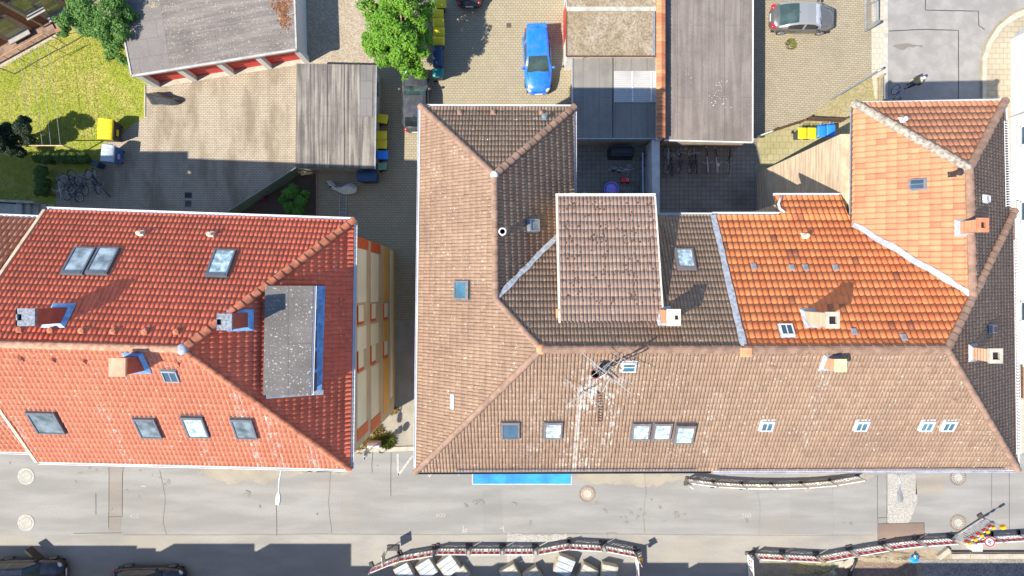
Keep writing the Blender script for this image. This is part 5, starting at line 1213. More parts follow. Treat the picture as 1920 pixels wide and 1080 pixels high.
tuft('dry_grass_clump', 'straw yellow grass clump below the cream side wall by the street', 697, 815, 0.75, 900, LEAFY, 0.02, 31, 0.4)
tuft('dry_grass_clump', 'straw yellow grass running down to the kerb under the red roof corner', 676, 832, 0.6, 500, LEAFY, 0.02, 32, 0.25)
tuft('green_grass_clump', 'olive green grass clump right of the grey street bench', 727, 826, 0.45, 500, LEAFG, 0.02, 33, 0.4)
tuft('yellow_flower_clump', 'small yellow weed at the end of the cream side wall', 737, 768, 0.28, 160, LEAFY, 0.025, 34, 0.25)
tuft('weed', 'single green weed growing from the car park paving', 1482, 84, 0.34, 260, LEAFG, 0.018, 35, 0.2)
tuft('kerb_weed', 'green weed on the kerb in front of the grey bench', 694, 844, 0.16, 90, LEAFG, 0.02, 36, 0.18); tuft('kerb_weed', 'green weed on the kerb closest to the sign post crack', 716, 843, 0.2, 110, LEAFG, 0.02, 37, 0.18)
tuft('pink_flower', 'pink flowering plant by the green mesh fence', 496, 369, 0.2, 120, mat_plain('pink_petal', (0.5, 0.08, 0.22), 0.6), 0.03, 38, 0.35)
# grass blades over the lawn
def blades():
    rnd = random.Random(77); mb = MB(); P = [(0, 125), (108, 66), (236, 72), (258, 140), (270, 156), (268, 215), (188, 272), (150, 288), (78, 290), (78, 372), (-5, 376)]
    pts = [G(*p) for p in P]
    def inside(x, y):
        c = False
        for i in range(len(pts)):
            a, b = pts[i], pts[i - 1]
            if (a.y > y) != (b.y > y) and x < (b.x - a.x) * (y - a.y) / (b.y - a.y) + a.x: c = not c
        return c
    k = 0
    while k < 15000:
        x, y = rnd.uniform(G(-5, 0).x, G(272, 0).x), rnd.uniform(G(0, 378).y, G(0, 64).y)
        if not inside(x, y): continue
        k += 1; a = rnd.uniform(0, 6.283); ln_ = rnd.uniform(0.06, 0.16); w_ = rnd.uniform(0.01, 0.025)
        d_ = Vector((math.cos(a), math.sin(a), 0.5)) * ln_; s = Vector((-math.sin(a), math.cos(a), 0)) * w_; b = Vector((x, y, 0.013))
        mb.add([b - s, b + s, b + d_], [(0, 1, 2)])
    tag(mb.build('grass', mat_leaf('lawn_blade', (0.24, 0.31, 0.02), (0.42, 0.38, 0.08), (0.54, 0.45, 0.2))), kind='stuff')
blades()
# ---------------------------------------------------------------- vehicles
def ell(mb, c, r, rz=0.0, n=10, m=6, mi=0):
    c = Vector(c); vs = []
    for i in range(m + 1):
        t = math.pi * i / m - math.pi / 2
        for k in range(n):
            a = 2 * math.pi * k / n; x, y = r[0] * math.cos(t) * math.cos(a), r[1] * math.cos(t) * math.sin(a)
            vs.append(c + Vector((x * math.cos(rz) - y * math.sin(rz), x * math.sin(rz) + y * math.cos(rz), r[2] * math.sin(t))))
    mb.add(vs, [(i * n + k, i * n + (k + 1) % n, (i + 1) * n + (k + 1) % n, (i + 1) * n + k) for i in range(m) for k in range(n)], mi)
def paint(name, col, rough=0.25, metal=0.0):
    m = NT(name, rough, metal, 0.5); m.b.inputs['Coat Weight'].default_value = 0.6; m.b.inputs['Coat Roughness'].default_value = 0.05
    c = m.mix(m.ramp(m.noise(2.5, 5.0, 0.6), 0.4, 0.75, 0.0, 0.16), col, (0.3, 0.28, 0.25))
    return m.done(c)
TYRE = mat_plain('tyre_rubber', (0.02, 0.02, 0.02), 0.9, 0.2); ALLOY = mat_plain('alloy_rim', (0.2, 0.2, 0.215), 0.5, 0.1, metal=0.2)
LAMPR = mat_plain('red_lamp_lens', (0.5, 0.015, 0.03), 0.15, 0.1); LAMPW = mat_plain('clear_lamp_lens', (0.55, 0.57, 0.6), 0.1, 0.2)
PLATE = mat_plain('number_plate', (0.75, 0.75, 0.76), 0.4, 0.03); CARGL = mat_glass('car_glass', (0.035, 0.06, 0.055), 0.04); CARGL2 = mat_glass('tinted_car_glass', (0.015, 0.02, 0.025), 0.05)
def lin(x, pts):
    if x <= pts[0][0]: return pts[0][1]
    for (a, u), (b, v) in zip(pts, pts[1:]):
        if x <= b:
            t = (x - a) / (b - a); return u + (v - u) * t
    return pts[-1][1]
def car(name, label, px, py, ang, L, Wd, H, prof, gh, pm, roofm=None, wind=None, rear=None, nf=4.2, spoiler=False, wipers=True, door=False, mirror=True, lamp=None, mirm=None, tails=1.0):
    c = G(px, py); t = thing(name, c, label, 'car', 'parked cars', R(ang))
    rb, rt, wt, wb, zb = gh
    def hw(x):
        u = abs(2 * x / L); n = nf if x > 0 else nf + 0.8
        return Wd / 2 * max(0.0, 1 - min(u, 0.988) ** n) ** (1 / n)
    N = 34; xs = [-L / 2 * 0.988 * math.cos(math.pi * i / N) for i in range(N + 1)]
    vs = []; J = 11
    for x in xs:
        h = hw(x); z = lin(x / L, prof); e = min(1.0, (L / 2 - abs(x)) / 0.25)
        side = [(h * 0.93, 0.18 + 0.1 * (1 - e)), (h, 0.34), (h, 0.56), (h * 0.97, max(0.6, z - 0.12)), (h * 0.86, z - 0.025)]
        sec = [(-a, b) for a, b in side] + [(0, z + 0.02)] + side[::-1]
        vs += [Vector((x, y, zz)) for y, zz in sec]
    b = MB(); b.add(vs, [(i * J + j, (i + 1) * J + j, (i + 1) * J + j + 1, i * J + j + 1) for i in range(N) for j in range(J - 1)] + [tuple(range(J)), tuple(range(N * J + J - 1, N * J - 1, -1))] + [tuple([i * J for i in range(N + 1)][::-1] + [i * J + J - 1 for i in range(N + 1)])][:0])
    bo = b.build('body', pm, t, smooth=True, local=True)
    un = MB(); un.box((0, 0, 0.22), (L * 0.9, Wd * 0.86, 0.1)); un.build('underbody', TYRE, t, local=True)
    # greenhouse
    key = [rb * L, rt * L, wt * L, wb * L]; gx = []
    for a, bb, k in ((key[0], key[1], 6), (key[1], key[2], 8), (key[2], key[3], 7)): gx += [a + (bb - a) * i / k for i in range(k)]
    gx.append(key[3]); hp = [(rb, zb), (rb + (rt - rb) * 0.55, zb + (H - zb) * 0.68), (rt, H - 0.035), ((rt + wt) / 2, H), (wt, H - 0.03), (wt + (wb - wt) * 0.5, zb + (H - zb) * 0.55), (wb, zb)]
    S = []
    for x in gx:
        z = lin(x / L, hp); w0 = hw(x) * 0.93; k = (z - zb) / (H - zb); w1 = w0 - 0.17 * k
        q = [(w0, zb - 0.05), (w1 + 0.03, zb + (z - zb) * 0.86 - 0.02 * (1 - k)), (w1 * 0.88, z), (w1 * 0.45, z + 0.025 * k)]
        S.append([Vector((x, -a, c_)) for a, c_ in q] + [Vector((x, 0, z + 0.035 * k))] + [Vector((x, a, c_)) for a, c_ in q[::-1]])
    P = {k: MB() for k in ('roof', 'windshield', 'rear_window', 'sideL', 'sideR')}
    for i in range(len(gx) - 1):
        xm = (gx[i] + gx[i + 1]) / 2 / L
        for j in range(8):
            q = [S[i][j], S[i + 1][j], S[i + 1][j + 1], S[i][j + 1]]
            if j in (2, 3, 4, 5): k = 'windshield' if xm > wt else ('rear_window' if xm < rt else 'roof')
            elif j in (1, 6): k = 'roof'
            else: k = ('sideL' if j == 7 else 'sideR') if rb + 0.45 * (rt - rb) < xm < wb - 0.42 * (wb - wt) and not abs(xm - (rt + wt) / 2 + 0.02) < 0.012 else 'roof'
            P[k].add(q, [(0, 1, 2, 3)])
    P['roof'].build('roof', roofm or pm, t, smooth=True, local=True); P['windshield'].build('windshield', wind or CARGL, t, smooth=True, local=True)
    P['rear_window'].build('rear_window', rear or CARGL2, t, smooth=True, local=True)
    for k in ('sideL', 'sideR'): P[k].build('side_window', CARGL2, t, smooth=True, local=True)
    for sx in (-1, 1):
        for sy in (-1, 1):
            wmb = MB(); x = sx * L * 0.305; y = sy * (hw(x) - 0.1)
            wmb.tube([(x, y - 0.11, 0.32), (x, y + 0.11, 0.32)], 0.32, 20); wo = wmb.build('wheel', TYRE, t, local=True)
            rim = MB(); yo = y + sy * 0.113
            for k in range(5):
                a = 2 * math.pi * k / 5; rim.tube([(x, yo, 0.32), (x + 0.2 * math.cos(a), yo, 0.32 + 0.2 * math.sin(a))], 0.03, 5)
            rim.torus((x, yo, 0.32), (0, 1, 0), 0.205, 0.025, 18, 5); rim.build('rim', ALLOY, wo, local=True)
    for sy in (-1, 1):
        xf, xr = L * 0.44, -L * 0.455
        hl = MB(); ell(hl, (xf, sy * hw(xf) * 0.8, lin(0.44, prof) - 0.09), (0.2, 0.13, 0.08), -sy * 0.5); hl.build('headlight', lamp or LAMPW, t, smooth=True, local=True)
        tl_ = MB(); ell(tl_, (xr, sy * hw(xr) * 0.86, lin(-0.455, prof) - 0.13), (0.12 * tails, 0.14 * tails, 0.12), sy * 0.7); tl_.build('tail_light', LAMPR, t, smooth=True, local=True)
        if mirror:
            mr = MB(); xm = (wb - 0.055) * L; ell(mr, (xm, sy * (hw(xm) + 0.09), zb + 0.06), (0.09, 0.12, 0.075)); mr.build('wing_mirror', mirm or pm, t, smooth=True, local=True)
    pl = MB(); xr = -L * 0.494; pl.box((xr, 0, lin(-0.49, prof) - 0.12), (0.05, 0.5, 0.12)); pl.build('number_plate', PLATE, t, local=True)
    pl = MB(); pl.box((L * 0.494, 0, 0.42), (0.05, 0.5, 0.11)); pl.build('number_plate', PLATE, t, local=True)
    gr = MB(); gr.box((L * 0.478, 0, lin(0.47, prof) - 0.07), (0.07, Wd * 0.42, 0.07)); gr.build('grille', BLACKP, t, local=True)
    for sy in (-1, 1):
        seam = MB(); seam.tube([(wb * L + 0.04, sy * hw(wb * L) * 0.8, lin(wb, prof) + 0.012), (L * 0.44, sy * hw(L * 0.44) * 0.72, lin(0.44, prof) - 0.0)], 0.008, 5); seam.build('bonnet_seam', BLACKP, t, local=True)
    if wipers:
        wp = MB()
        for sy in (-0.3, 0.12): wp.tube([(wb * L - 0.02, sy * Wd, zb + 0.05), (wb * L - 0.12, (sy + 0.22) * Wd, zb + 0.12)], 0.012, 5)
        wp.build('wipers', BLACKP, t, local=True)
    if spoiler:
        sp = MB(); sp.prism([(rt * L - 0.28, -Wd * 0.34), (rt * L + 0.02, -Wd * 0.36), (rt * L + 0.02, Wd * 0.36), (rt * L - 0.28, Wd * 0.34)], H - 0.08, H - 0.045); sp.build('spoiler', pm, t, local=True, bevel=0.01)
    an_ = MB(); an_.tube([(rt * L + 0.12, 0, H - 0.02), (rt * L - 0.05, 0, H + 0.12)], 0.012, 5); an_.build('antenna', BLACKP, t, local=True)
    if door:
        dm_ = MB(); x = wb * L - 0.25; y = hw(x); a = R(44); ca, sa = math.cos(a), math.sin(a)
        P0 = Vector((x, y, 0)); dv = Vector((-ca, sa, 0)); nv = Vector((sa, ca, 0)) * 0.05
        for zz0, zz1, l0, l1 in ((0.3, 0.9, 0.0, 1.05),):
            vs = [P0 + dv * l0 + Vector((0, 0, zz0)), P0 + dv * l1 + Vector((0, 0, zz0)), P0 + dv * l1 + Vector((0, 0, zz1)), P0 + dv * l0 + Vector((0, 0, zz1))]
            dm_.add([v - nv for v in vs] + [v + nv for v in vs], [(0, 1, 2, 3), (7, 6, 5, 4), (0, 4, 5, 1), (1, 5, 6, 2), (2, 6, 7, 3), (3, 7, 4, 0)])
        do_ = dm_.build('door', mat_plain('dark_door_lining', (0.045, 0.036, 0.03), 0.85), t, local=True)
        gl = MB(); gl.box((P0 + dv * 0.5 - nv * 1.1 + Vector((0, 0, 0.8)))[:], (0.2, 0.04, 0.04), 1.0); gl.build('handle', STEEL, do_, local=True)
        gl.add([v - nv * 0.2 for v in vs] + [v + nv * 0.2 for v in vs], [(0, 1, 2, 3), (7, 6, 5, 4), (0, 4, 5, 1), (1, 5, 6, 2), (2, 6, 7, 3), (3, 7, 4, 0)]); gl.build('window', CARGL2, do_, local=True)
        si = MB(); si.box((x - 0.6, y - 0.35, 0.85), (0.35, 0.4, 0.5)); si.build('seat', mat_plain('beige_seat', (0.16, 0.14, 0.1), 0.8), t, local=True, bevel=0.06)
    return t
HATCH = [(-0.5, 0.62), (-0.47, 0.82), (-0.42, 0.93), (0.2, 0.95), (0.27, 0.93), (0.42, 0.82), (0.47, 0.72), (0.5, 0.58)]
COUPE = [(-0.5, 0.6), (-0.46, 0.85), (-0.38, 0.92), (0.15, 0.9), (0.25, 0.88), (0.42, 0.76), (0.47, 0.66), (0.5, 0.52)]
BLUE = paint('bright_blue_paint', (0.012, 0.17, 0.72)); SILVER = paint('grey_metal_paint', (0.13, 0.13, 0.128), 0.35, 0.3); SILVER2 = paint('light_grey_metal_paint', (0.3, 0.31, 0.31), 0.35, 0.3)
NAVY = paint('dark_navy_paint', (0.02, 0.024, 0.045), 0.2); BLK = paint('dark_purple_black_paint', (0.022, 0.018, 0.03), 0.2); GREYC = paint('charcoal_paint', (0.05, 0.052, 0.06), 0.25)
car('hatchback', 'bright blue hatchback parked alone on the paved centre yard', 1007, 120, -87.6, 4.3, 1.8, 1.44, HATCH, (-0.49, -0.42, 0.0, 0.2, 0.94), BLUE, spoiler=True)
car('coupe', 'grey sports coupe with crumpled white sunshade in its windscreen', 1497, 41, -1.0, 4.2, 1.84, 1.34, COUPE, (-0.39, -0.13, 0.12, 0.25, 0.9), SILVER, SILVER2, mat_plain('silver_sunshade', (0.6, 0.61, 0.63), 0.5, 0.2, 9.0), CARGL, nf=3.3, lamp=mat_plain('smoked_lamp_lens', (0.1, 0.1, 0.105), 0.2), mirm=BLACKP, tails=1.6)
car('hatchback', 'charcoal hatchback half hidden under the brown roof eave and the leafy tree', 782, 195, 90.5, 4.05, 1.75, 1.45, HATCH, (-0.43, -0.31, 0.03, 0.22, 0.94), GREYC)
car('hatchback', 'dark blue hatchback cut off by the upper frame edge near the yellow bins', 881, -42, 90, 4.4, 1.8, 1.46, HATCH, (-0.46, -0.36, 0.1, 0.26, 0.94), NAVY)
car('estate_car', 'black estate car in the street shade with a front door standing open', 66, 1068, 1.0, 4.75, 1.85, 1.47, HATCH, (-0.47, -0.36, 0.06, 0.22, 0.95), BLK, door=True)
car('saloon', 'black saloon in the street shade with all its doors shut', 288, 1082, 0.0, 4.75, 1.85, 1.43, COUPE, (-0.42, -0.24, 0.06, 0.22, 0.92), BLK)

# ---------------------------------------------------------------- bins and containers
YEL = mat_plain('yellow_plastic', (0.66, 0.52, 0.01), 0.4, 0.08, 2.0); BLUEP = mat_plain('blue_plastic', (0.02, 0.2, 0.72), 0.4, 0.1, 2.0); TEAL = mat_plain('teal_plastic', (0.02, 0.22, 0.22), 0.45, 0.12, 2.0)
GREENP = mat_plain('faded_green_plastic', (0.13, 0.27, 0.2), 0.5, 0.15, 2.0); NAVYP = mat_plain('navy_plastic', (0.02, 0.05, 0.13), 0.45, 0.2, 2.0); DGREY = mat_plain('dark_grey_plastic', (0.045, 0.047, 0.05), 0.5, 0.2)
LBLUE = mat_plain('scuffed_blue_plastic', (0.05, 0.13, 0.42), 0.45, 0.3, 2.0); GREYL = mat_plain('pale_grey_lid', (0.4, 0.45, 0.5), 0.3, 0.2, 3.0)
def bin_proto(lidm, bodym):
    t = thing('wheeled_bin', (0, 0, 0), 'wheeled bin', 'bin')
    b = MB(); b.box((0.0, 0, 0.53), (0.52, 0.44, 0.9), taper=1.0)
    b.v = [Vector((v.x * (0.86 if v.z < 0.3 else 1.12), v.y * (0.88 if v.z < 0.3 else 1.1), v.z)) for v in b.v]; b.build('body', bodym, t, local=True, bevel=0.03)
    l = MB(); vs = []; xs = [-0.36, -0.33, -0.1, 0.15, 0.33, 0.375]; ys = [-0.29, -0.26, 0, 0.26, 0.29]
    for x in xs:
        for y in ys:
            e = (abs(y) > 0.28 or x > 0.37 or x < -0.35); vs.append((x * (1 if abs(y) < 0.28 else 0.97), y, 0.985 if e else 1.05 + 0.02 * (1 - abs(y) / 0.26) + (0.015 if x < 0 else 0)))
    l.add(vs, [(i * 5 + j, (i + 1) * 5 + j, (i + 1) * 5 + j + 1, i * 5 + j + 1) for i in range(5) for j in range(4)]); l.build('lid', lidm, t, local=True, sub=1, smooth=True)
    h = MB(); h.tube([(-0.36, -0.2, 0.98), (-0.43, -0.2, 1.0), (-0.43, 0.2, 1.0), (-0.36, 0.2, 0.98)], 0.02, 6); h.build('handle', bodym, t, local=True)
    for s in (-1, 1):
        w_ = MB(); w_.tube([(-0.28, s * 0.22, 0.1), (-0.28, s * 0.27, 0.1)], 0.1, 12); w_.build('wheel', TYRE, t, local=True)
    return t
def container_proto(lidm, bodym):
    t = thing('waste_container', (0, 0, 0), 'container', 'container')
    b = MB(); b.box((0, 0, 0.66), (0.88, 1.25, 1.0)); b.v = [Vector((v.x * (0.84 if v.z < 0.3 else 1.08), v.y * (0.9 if v.z < 0.3 else 1.04), v.z)) for v in b.v]; b.build('body', bodym, t, local=True, bevel=0.04)
    l = MB(); vs = []; n = 8
    for i in range(n + 1):
        a = math.pi * i / n; x = -0.5 * math.cos(a); z = 1.17 + 0.17 * math.sin(a) ** 0.7
        for y in (-0.67, -0.65, 0.65, 0.67): vs.append((x, y, z if abs(y) < 0.66 else 1.16))
    l.add(vs, [(i * 4 + j, (i + 1) * 4 + j, (i + 1) * 4 + j + 1, i * 4 + j + 1) for i in range(n) for j in range(3)])
    for y in (-0.33, 0.0, 0.33): l.add([Vector((-0.5 * math.cos(math.pi * i / n) * 1.0, y + d_, 1.18 + 0.17 * math.sin(math.pi * i / n) ** 0.7 + 0.012)) for i in range(1, n) for d_ in (-0.02, 0.02)], [(2 * i, 2 * i + 1, 2 * i + 3, 2 * i + 2) for i in range(n - 2)])
    l.build('lid', lidm, t, local=True)
    for y in (-0.72, 0.72):
        g = MB(); g.tube([(-0.25, y * 0.93, 1.05), (-0.25, y, 1.05), (0.25, y, 1.05), (0.25, y * 0.93, 1.05)], 0.022, 6); g.build('grip', bodym, t, local=True)
    for x in (-0.3, 0.3):
        for y in (-0.45, 0.45):
            w_ = MB(); w_.tube([(x - 0.03, y, 0.09), (x + 0.03, y, 0.09)], 0.09, 12); w_.build('wheel', TYRE, t, local=True)
    st = MB(); st.box((0.49, -0.1, 0.75), (0.02, 0.4, 0.22)); st.build('sticker', lidm, t, local=True)
    return t
def place(proto, used, px, py, z, rz, label, group=None):
    c = W(px, py, z); c.z = 0
    o = proto if not used else dup(proto)
    o.location = c; o.rotation_euler = (0, 0, R(rz)); o['label'] = label
    if group: o['group'] = group
    return o
yb_ = bin_proto(YEL, DGREY); bb_ = bin_proto(BLUEP, BLUEP); tb_ = bin_proto(TEAL, DGREY); gb_ = bin_proto(GREENP, DGREY)
GA, GC_, GR_ = 'wheeled bins along the ribbed shed', 'wheeled bins under the leafy tree', 'wheeled bins beside the beige house wall'
Z = 1.05
place(yb_, 0, 716, 222, Z, -10, 'yellow lidded bin standing slightly askew apart from the others along the shed', GA)
place(yb_, 1, 714, 253, Z, 0, 'yellow lidded bin along the shed between the askew bin and another yellow one', GA)
place(yb_, 1, 714.5, 270, Z, -2, 'yellow lidded bin along the shed touching the blue bin', GA)
place(bb_, 0, 716, 290, Z, 0, 'single bright blue bin along the shed between yellow and green lids', GA)
place(gb_, 0, 715.5, 311, 1.0, 1, 'faded green lidded bin at the end of the shed row', GA).scale = (0.8, 0.85, 0.92)
place(yb_, 1, 825.5, 6, Z, 2, 'yellow bin under the tree nearest the parked dark blue hatchback', GC_)
place(yb_, 1, 820.5, 24.5, Z, -3, 'sun flecked yellow bin second from the dark blue hatchback', GC_)
place(yb_, 1, 821.5, 41.5, Z, 2, 'sun flecked yellow bin in the middle of the five under the tree', GC_)
place(yb_, 1, 822.5, 58.5, Z, 0, 'yellow bin fourth along the row under the tree', GC_)
place(yb_, 1, 822.5, 76, Z, 0, 'yellow bin under the tree touching the navy container', GC_)
place(tb_, 0, 821, 136, Z, 0, 'teal lidded bin under the tree below the navy container', GC_)
place(yb_, 1, 1505.5, 249, Z, -90, 'yellow bin at the free end of the row beside the beige house wall', GR_)
place(yb_, 1, 1523.5, 249, Z, -90, 'yellow bin touching the blue bins beside the beige house wall', GR_)
place(bb_, 1, 1541.5, 246, Z, -90, 'half sunlit blue bin next to the yellow bins at the beige wall', GR_)
place(bb_, 1, 1559, 244, Z, -90, 'shaded blue bin closest to the orange roof eave', GR_)
cy_ = container_proto(YEL, DGREY); cb_ = container_proto(GREYL, LBLUE); cn_ = container_proto(NAVYP, NAVYP)
place(cy_, 0, 196.5, 242, 1.25, -3, 'big yellow domed waste container on the lawn edge', 'large waste containers')
place(cb_, 0, 201, 287, 1.25, -6, 'big blue waste container with pale scuffed lid by the hedge', 'large waste containers').scale = (0.85, 0.82, 1)
place(cn_, 0, 820, 104, 1.25, 0, 'navy waste container under the tree between yellow and teal bins', 'large waste containers').scale = (0.65, 0.97, 0.9)
place(cn_, 1, 688, 330, 1.2, -90, 'navy waste container against the end wall of the ribbed shed', 'large waste containers').scale = (0.75, 0.95, 0.95)

# ---------------------------------------------------------------- bicycles
def bicycle_proto(fm, rimm=None):
    t = thing('bicycle', (0, 0, 0), 'bicycle', 'bicycle')
    for x in (-0.53, 0.53):
        w_ = MB(); w_.torus((x, 0, 0.34), (0, 1, 0), 0.325, 0.024, 24, 6); wo = w_.build('wheel', TYRE, t, local=True)
        s = MB(); s.torus((x, 0, 0.34), (0, 1, 0), 0.295, 0.012, 24, 5)
        for k in range(8): a = 2 * math.pi * k / 8; s.tube([(x, 0, 0.34), (x + 0.29 * math.cos(a), 0, 0.34 + 0.29 * math.sin(a))], 0.004, 3)
        s.build('rim', rimm or RIMM, wo, local=True)
        g = MB(); vs = [];
        for k in range(9):
            a = R(20 + 140 * k / 8)
            for y in (-0.03, 0.03): vs.append((x + 0.37 * math.cos(a), y, 0.34 + 0.37 * math.sin(a)))
        g.add(vs, [(2 * k, 2 * k + 1, 2 * k + 3, 2 * k + 2) for k in range(8)]); g.build('mudguard', fm, t, local=True)
    f = MB(); hd, st, bb = Vector((0.36, 0, 0.82)), Vector((-0.2, 0, 0.78)), Vector((-0.06, 0, 0.3))
    for a, b in ((hd, bb), (hd - Vector((0, 0, 0.08)), st), (st, bb), (bb, Vector((-0.53, 0, 0.34))), (st, Vector((-0.53, 0, 0.34))), (Vector((0.34, 0, 0.95)), Vector((0.53, 0, 0.34))), (st, Vector((-0.23, 0, 0.92)))): f.tube([a, b], 0.018, 6)
    f.build('frame', fm, t, local=True)
    h = MB(); h.tube([(0.2, -0.3, 1.02), (0.32, -0.2, 1.03), (0.36, 0, 1.0), (0.32, 0.2, 1.03), (0.2, 0.3, 1.02)], 0.014, 6); h.build('handlebar', STEEL, t, local=True)
    s = MB(); ell(s, (-0.25, 0, 0.95), (0.14, 0.075, 0.04)); s.build('saddle', BLACKP, t, local=True, smooth=True)
    r = MB(); r.box((-0.55, 0, 0.73), (0.36, 0.13, 0.015)); r.build('carrier', BLACKP, t, local=True)
    p = MB(); p.tube([(-0.06, -0.14, 0.22), (-0.06, 0.14, 0.38)], 0.016, 5); p.build('pedals', BLACKP, t, local=True)
    return t
RIMM = mat_plain('bright_bicycle_rim', (0.6, 0.62, 0.64), 0.35, 0.1)
FB, FS, FN, FT = mat_plain('black_cycle_paint', (0.05, 0.05, 0.055), 0.3), mat_plain('silver_cycle_paint', (0.5, 0.52, 0.55), 0.3), mat_plain('navy_cycle_paint', (0.03, 0.05, 0.13), 0.3), mat_plain('turquoise_cycle_paint', (0.04, 0.34, 0.36), 0.35)
kinds = {k: bicycle_proto(m_) for k, m_ in (('b', FB), ('s', FS), ('n', FN), ('t', FT))}; usedk = set()
def bike(k, px, py, rz, label, group, lean=0.12):
    o = kinds[k] if k not in usedk else dup(kinds[k]); usedk.add(k)
    o.location = G(px, py); o.rotation_euler = (lean, 0, R(rz)); o['label'] = label; o['group'] = group; return o
GL, GRB = 'bicycles crowded by the hedge', 'bicycles in the paved back yard'
bike('s', 131, 352, -84, 'silver bicycle at the hedge end of the shaded bicycle crowd', GL, 0.2)
bike('b', 143, 345, 92, 'black bicycle between the silver one and the navy one by the hedge', GL, -0.1)
bike('n', 156, 356, -88, 'navy bicycle with pale front rim in the middle of the crowd by the hedge', GL, 0.15)
bike('b', 168, 344, 80, 'black bicycle parked close behind the blue container', GL, 0.1)
bike('b', 194, 354, -48, 'black bicycle turned outward, farthest from the hedge', GL, -0.35)
bike('n', 184, 342, 100, 'navy bicycle beside the outward turned black one', GL, 0.25)
bike('s', 1244, 303, 90, 'silver bicycle squeezed against the grey yard wall', GRB, 0.2)
bike('n', 1269, 302, 88, 'navy bicycle with wide handlebar in the back yard row', GRB)
bike('b', 1259, 308, 92, 'black bicycle between the wall side and the navy bicycle', GRB, -0.2)
bike('b', 1290, 303, 90, 'black bicycle after the navy one in the back yard row', GRB, 0.1)
bike('n', 1302, 302, 94, 'navy bicycle with pale rear rim in the back yard row', GRB, -0.15)
bike('s', 1325, 302, -85, 'silver bicycle fourth from the open end of the yard row', GRB, 0.25)
bike('s', 1342, 303, -84, 'silver bicycle with a pale bag on its saddle', GRB, 0.25)
bike('b', 1365, 304, -92, 'black bicycle last in the yard row, standing alone', GRB, 0.2)
bike('s', 1163, 309, 4, 'silver bicycle next to the black cover in the small yard', 'bicycles in the small yard', 0.7)
bike('t', 1190, 353, 14, 'turquoise bicycle lying beside the purple tub', 'bicycles in the small yard', 0.9)
o = MB(); ell(o, W(1346, 309, 0.95), (0.12, 0.14, 0.09)); tag(o.build('saddle_bag', mat_plain('pale_bag', (0.55, 0.5, 0.48), 0.8), origin=W(1346, 309, 0.95), smooth=True), 'pale pinkish bag resting on a silver bicycle saddle', 'bag')

# ---------------------------------------------------------------- covered two wheelers and yard clutter
def cover(name, label, cat, px, py, rz, secs, mat, seed, group=None, parts=True):
    """draped cover over a two wheeler: cross sections (x, half width, height, sideways shift)"""
    c = G(px, py); t = thing(name, c, label, cat, group, R(rz)); rnd = random.Random(seed); mb = MB(); J = 9; vs = []
    for x, h, z, dy in secs:
        for j in range(J):
            u = -1 + 2 * j / (J - 1); e_ = 1.25; zz = z * (1 - abs(u) ** e_) + 0.14 * abs(u) ** e_
            vs.append((x + rnd.uniform(-0.02, 0.02), dy + u * h * (0.45 + 0.55 * (1 - zz / max(z, 0.2))) * 1.0 + rnd.uniform(-0.015, 0.015), zz + rnd.uniform(-0.015, 0.015)))
    n = len(secs); mb.add(vs, [(i * J + j, (i + 1) * J + j, (i + 1) * J + j + 1, i * J + j + 1) for i in range(n - 1) for j in range(J - 1)] + [tuple(range(J)), tuple(range((n - 1) * J, n * J))[::-1]])
    mb.build('cover', mat, t, smooth=False, local=True, sub=1)
    for x in (secs[0][0] + 0.32, secs[-1][0] - 0.32):
        w_ = MB(); w_.torus((x, 0, 0.28), (0, 1, 0), 0.22, 0.06, 18, 6); w_.build('wheel', TYRE, t, local=True)
    return t
TARP = mat_plain('grey_tarpaulin', (0.05, 0.058, 0.072), 0.35, 0.35, 5.0); TARPW = mat_plain('pale_tarpaulin', (0.85, 0.87, 0.9), 0.45, 0.12, 4.0); TARPB = mat_plain('black_tarpaulin', (0.02, 0.022, 0.028), 0.4, 0.3, 3.0)
cover('covered_motorcycle', 'motorcycle under a dark grey cover on the paving before the red garage doors', 'motorcycle', 313, 189, -8, [(-0.98, 0.42, 0.75, 0.0), (-0.8, 0.46, 1.25, 0.0), (-0.62, 0.42, 1.3, 0.0), (-0.35, 0.36, 1.0, 0.0), (0, 0.34, 0.86, 0), (0.45, 0.33, 0.84, 0.0), (0.8, 0.24, 0.62, 0.02), (1.02, 0.1, 0.3, 0.04)], TARP, 3)
cover('covered_scooter', 'scooter under a pale blue white cover in the shaded alley', 'scooter', 645, 354, -6, [(-0.95, 0.2, 0.95, 0.28), (-0.84, 0.3, 1.15, 0.2), (-0.62, 0.22, 0.95, 0.04), (-0.4, 0.17, 0.62, -0.08), (-0.1, 0.24, 0.72, -0.12), (0.2, 0.4, 0.95, -0.04), (0.5, 0.42, 0.95, 0.06), (0.78, 0.3, 0.7, 0.02), (0.92, 0.14, 0.4, 0.0)], TARPW, 4)
cb2 = thing('covered_barbecue', G(1162, 290), 'bulky black covered barbecue against the carport wall in the small yard', 'barbecue')
mb = MB(); c = G(1162, 290); mb.box((c.x, c.y, 0.5), (1.7, 0.72, 1.0), taper=0.86); mb.build('cover', TARPB, cb2, bevel=0.09); mb = MB(); mb.box((c.x, c.y, 1.03), (1.35, 0.3, 0.1)); mb.build('lid_hump', TARPB, cb2, bevel=0.04)
lt = MB(); a, b = G(637, 368), G(637, 408); a2, b2 = G(650, 368), G(649, 408)
for p, q_ in ((a, b), (a2, b2)): lt.tube([P3(p, 0.05), P3(q_, 0.05)], 0.03, 6)
for k in range(6): t_ = k / 5.5 + 0.04; lt.tube([P3(a.lerp(b, t_), 0.05), P3(a2.lerp(b2, t_), 0.05)], 0.02, 5)
tag(lt.build('ladder', STEEL, origin=a), 'aluminium ladder lying on the alley paving by the covered scooter', 'ladder')
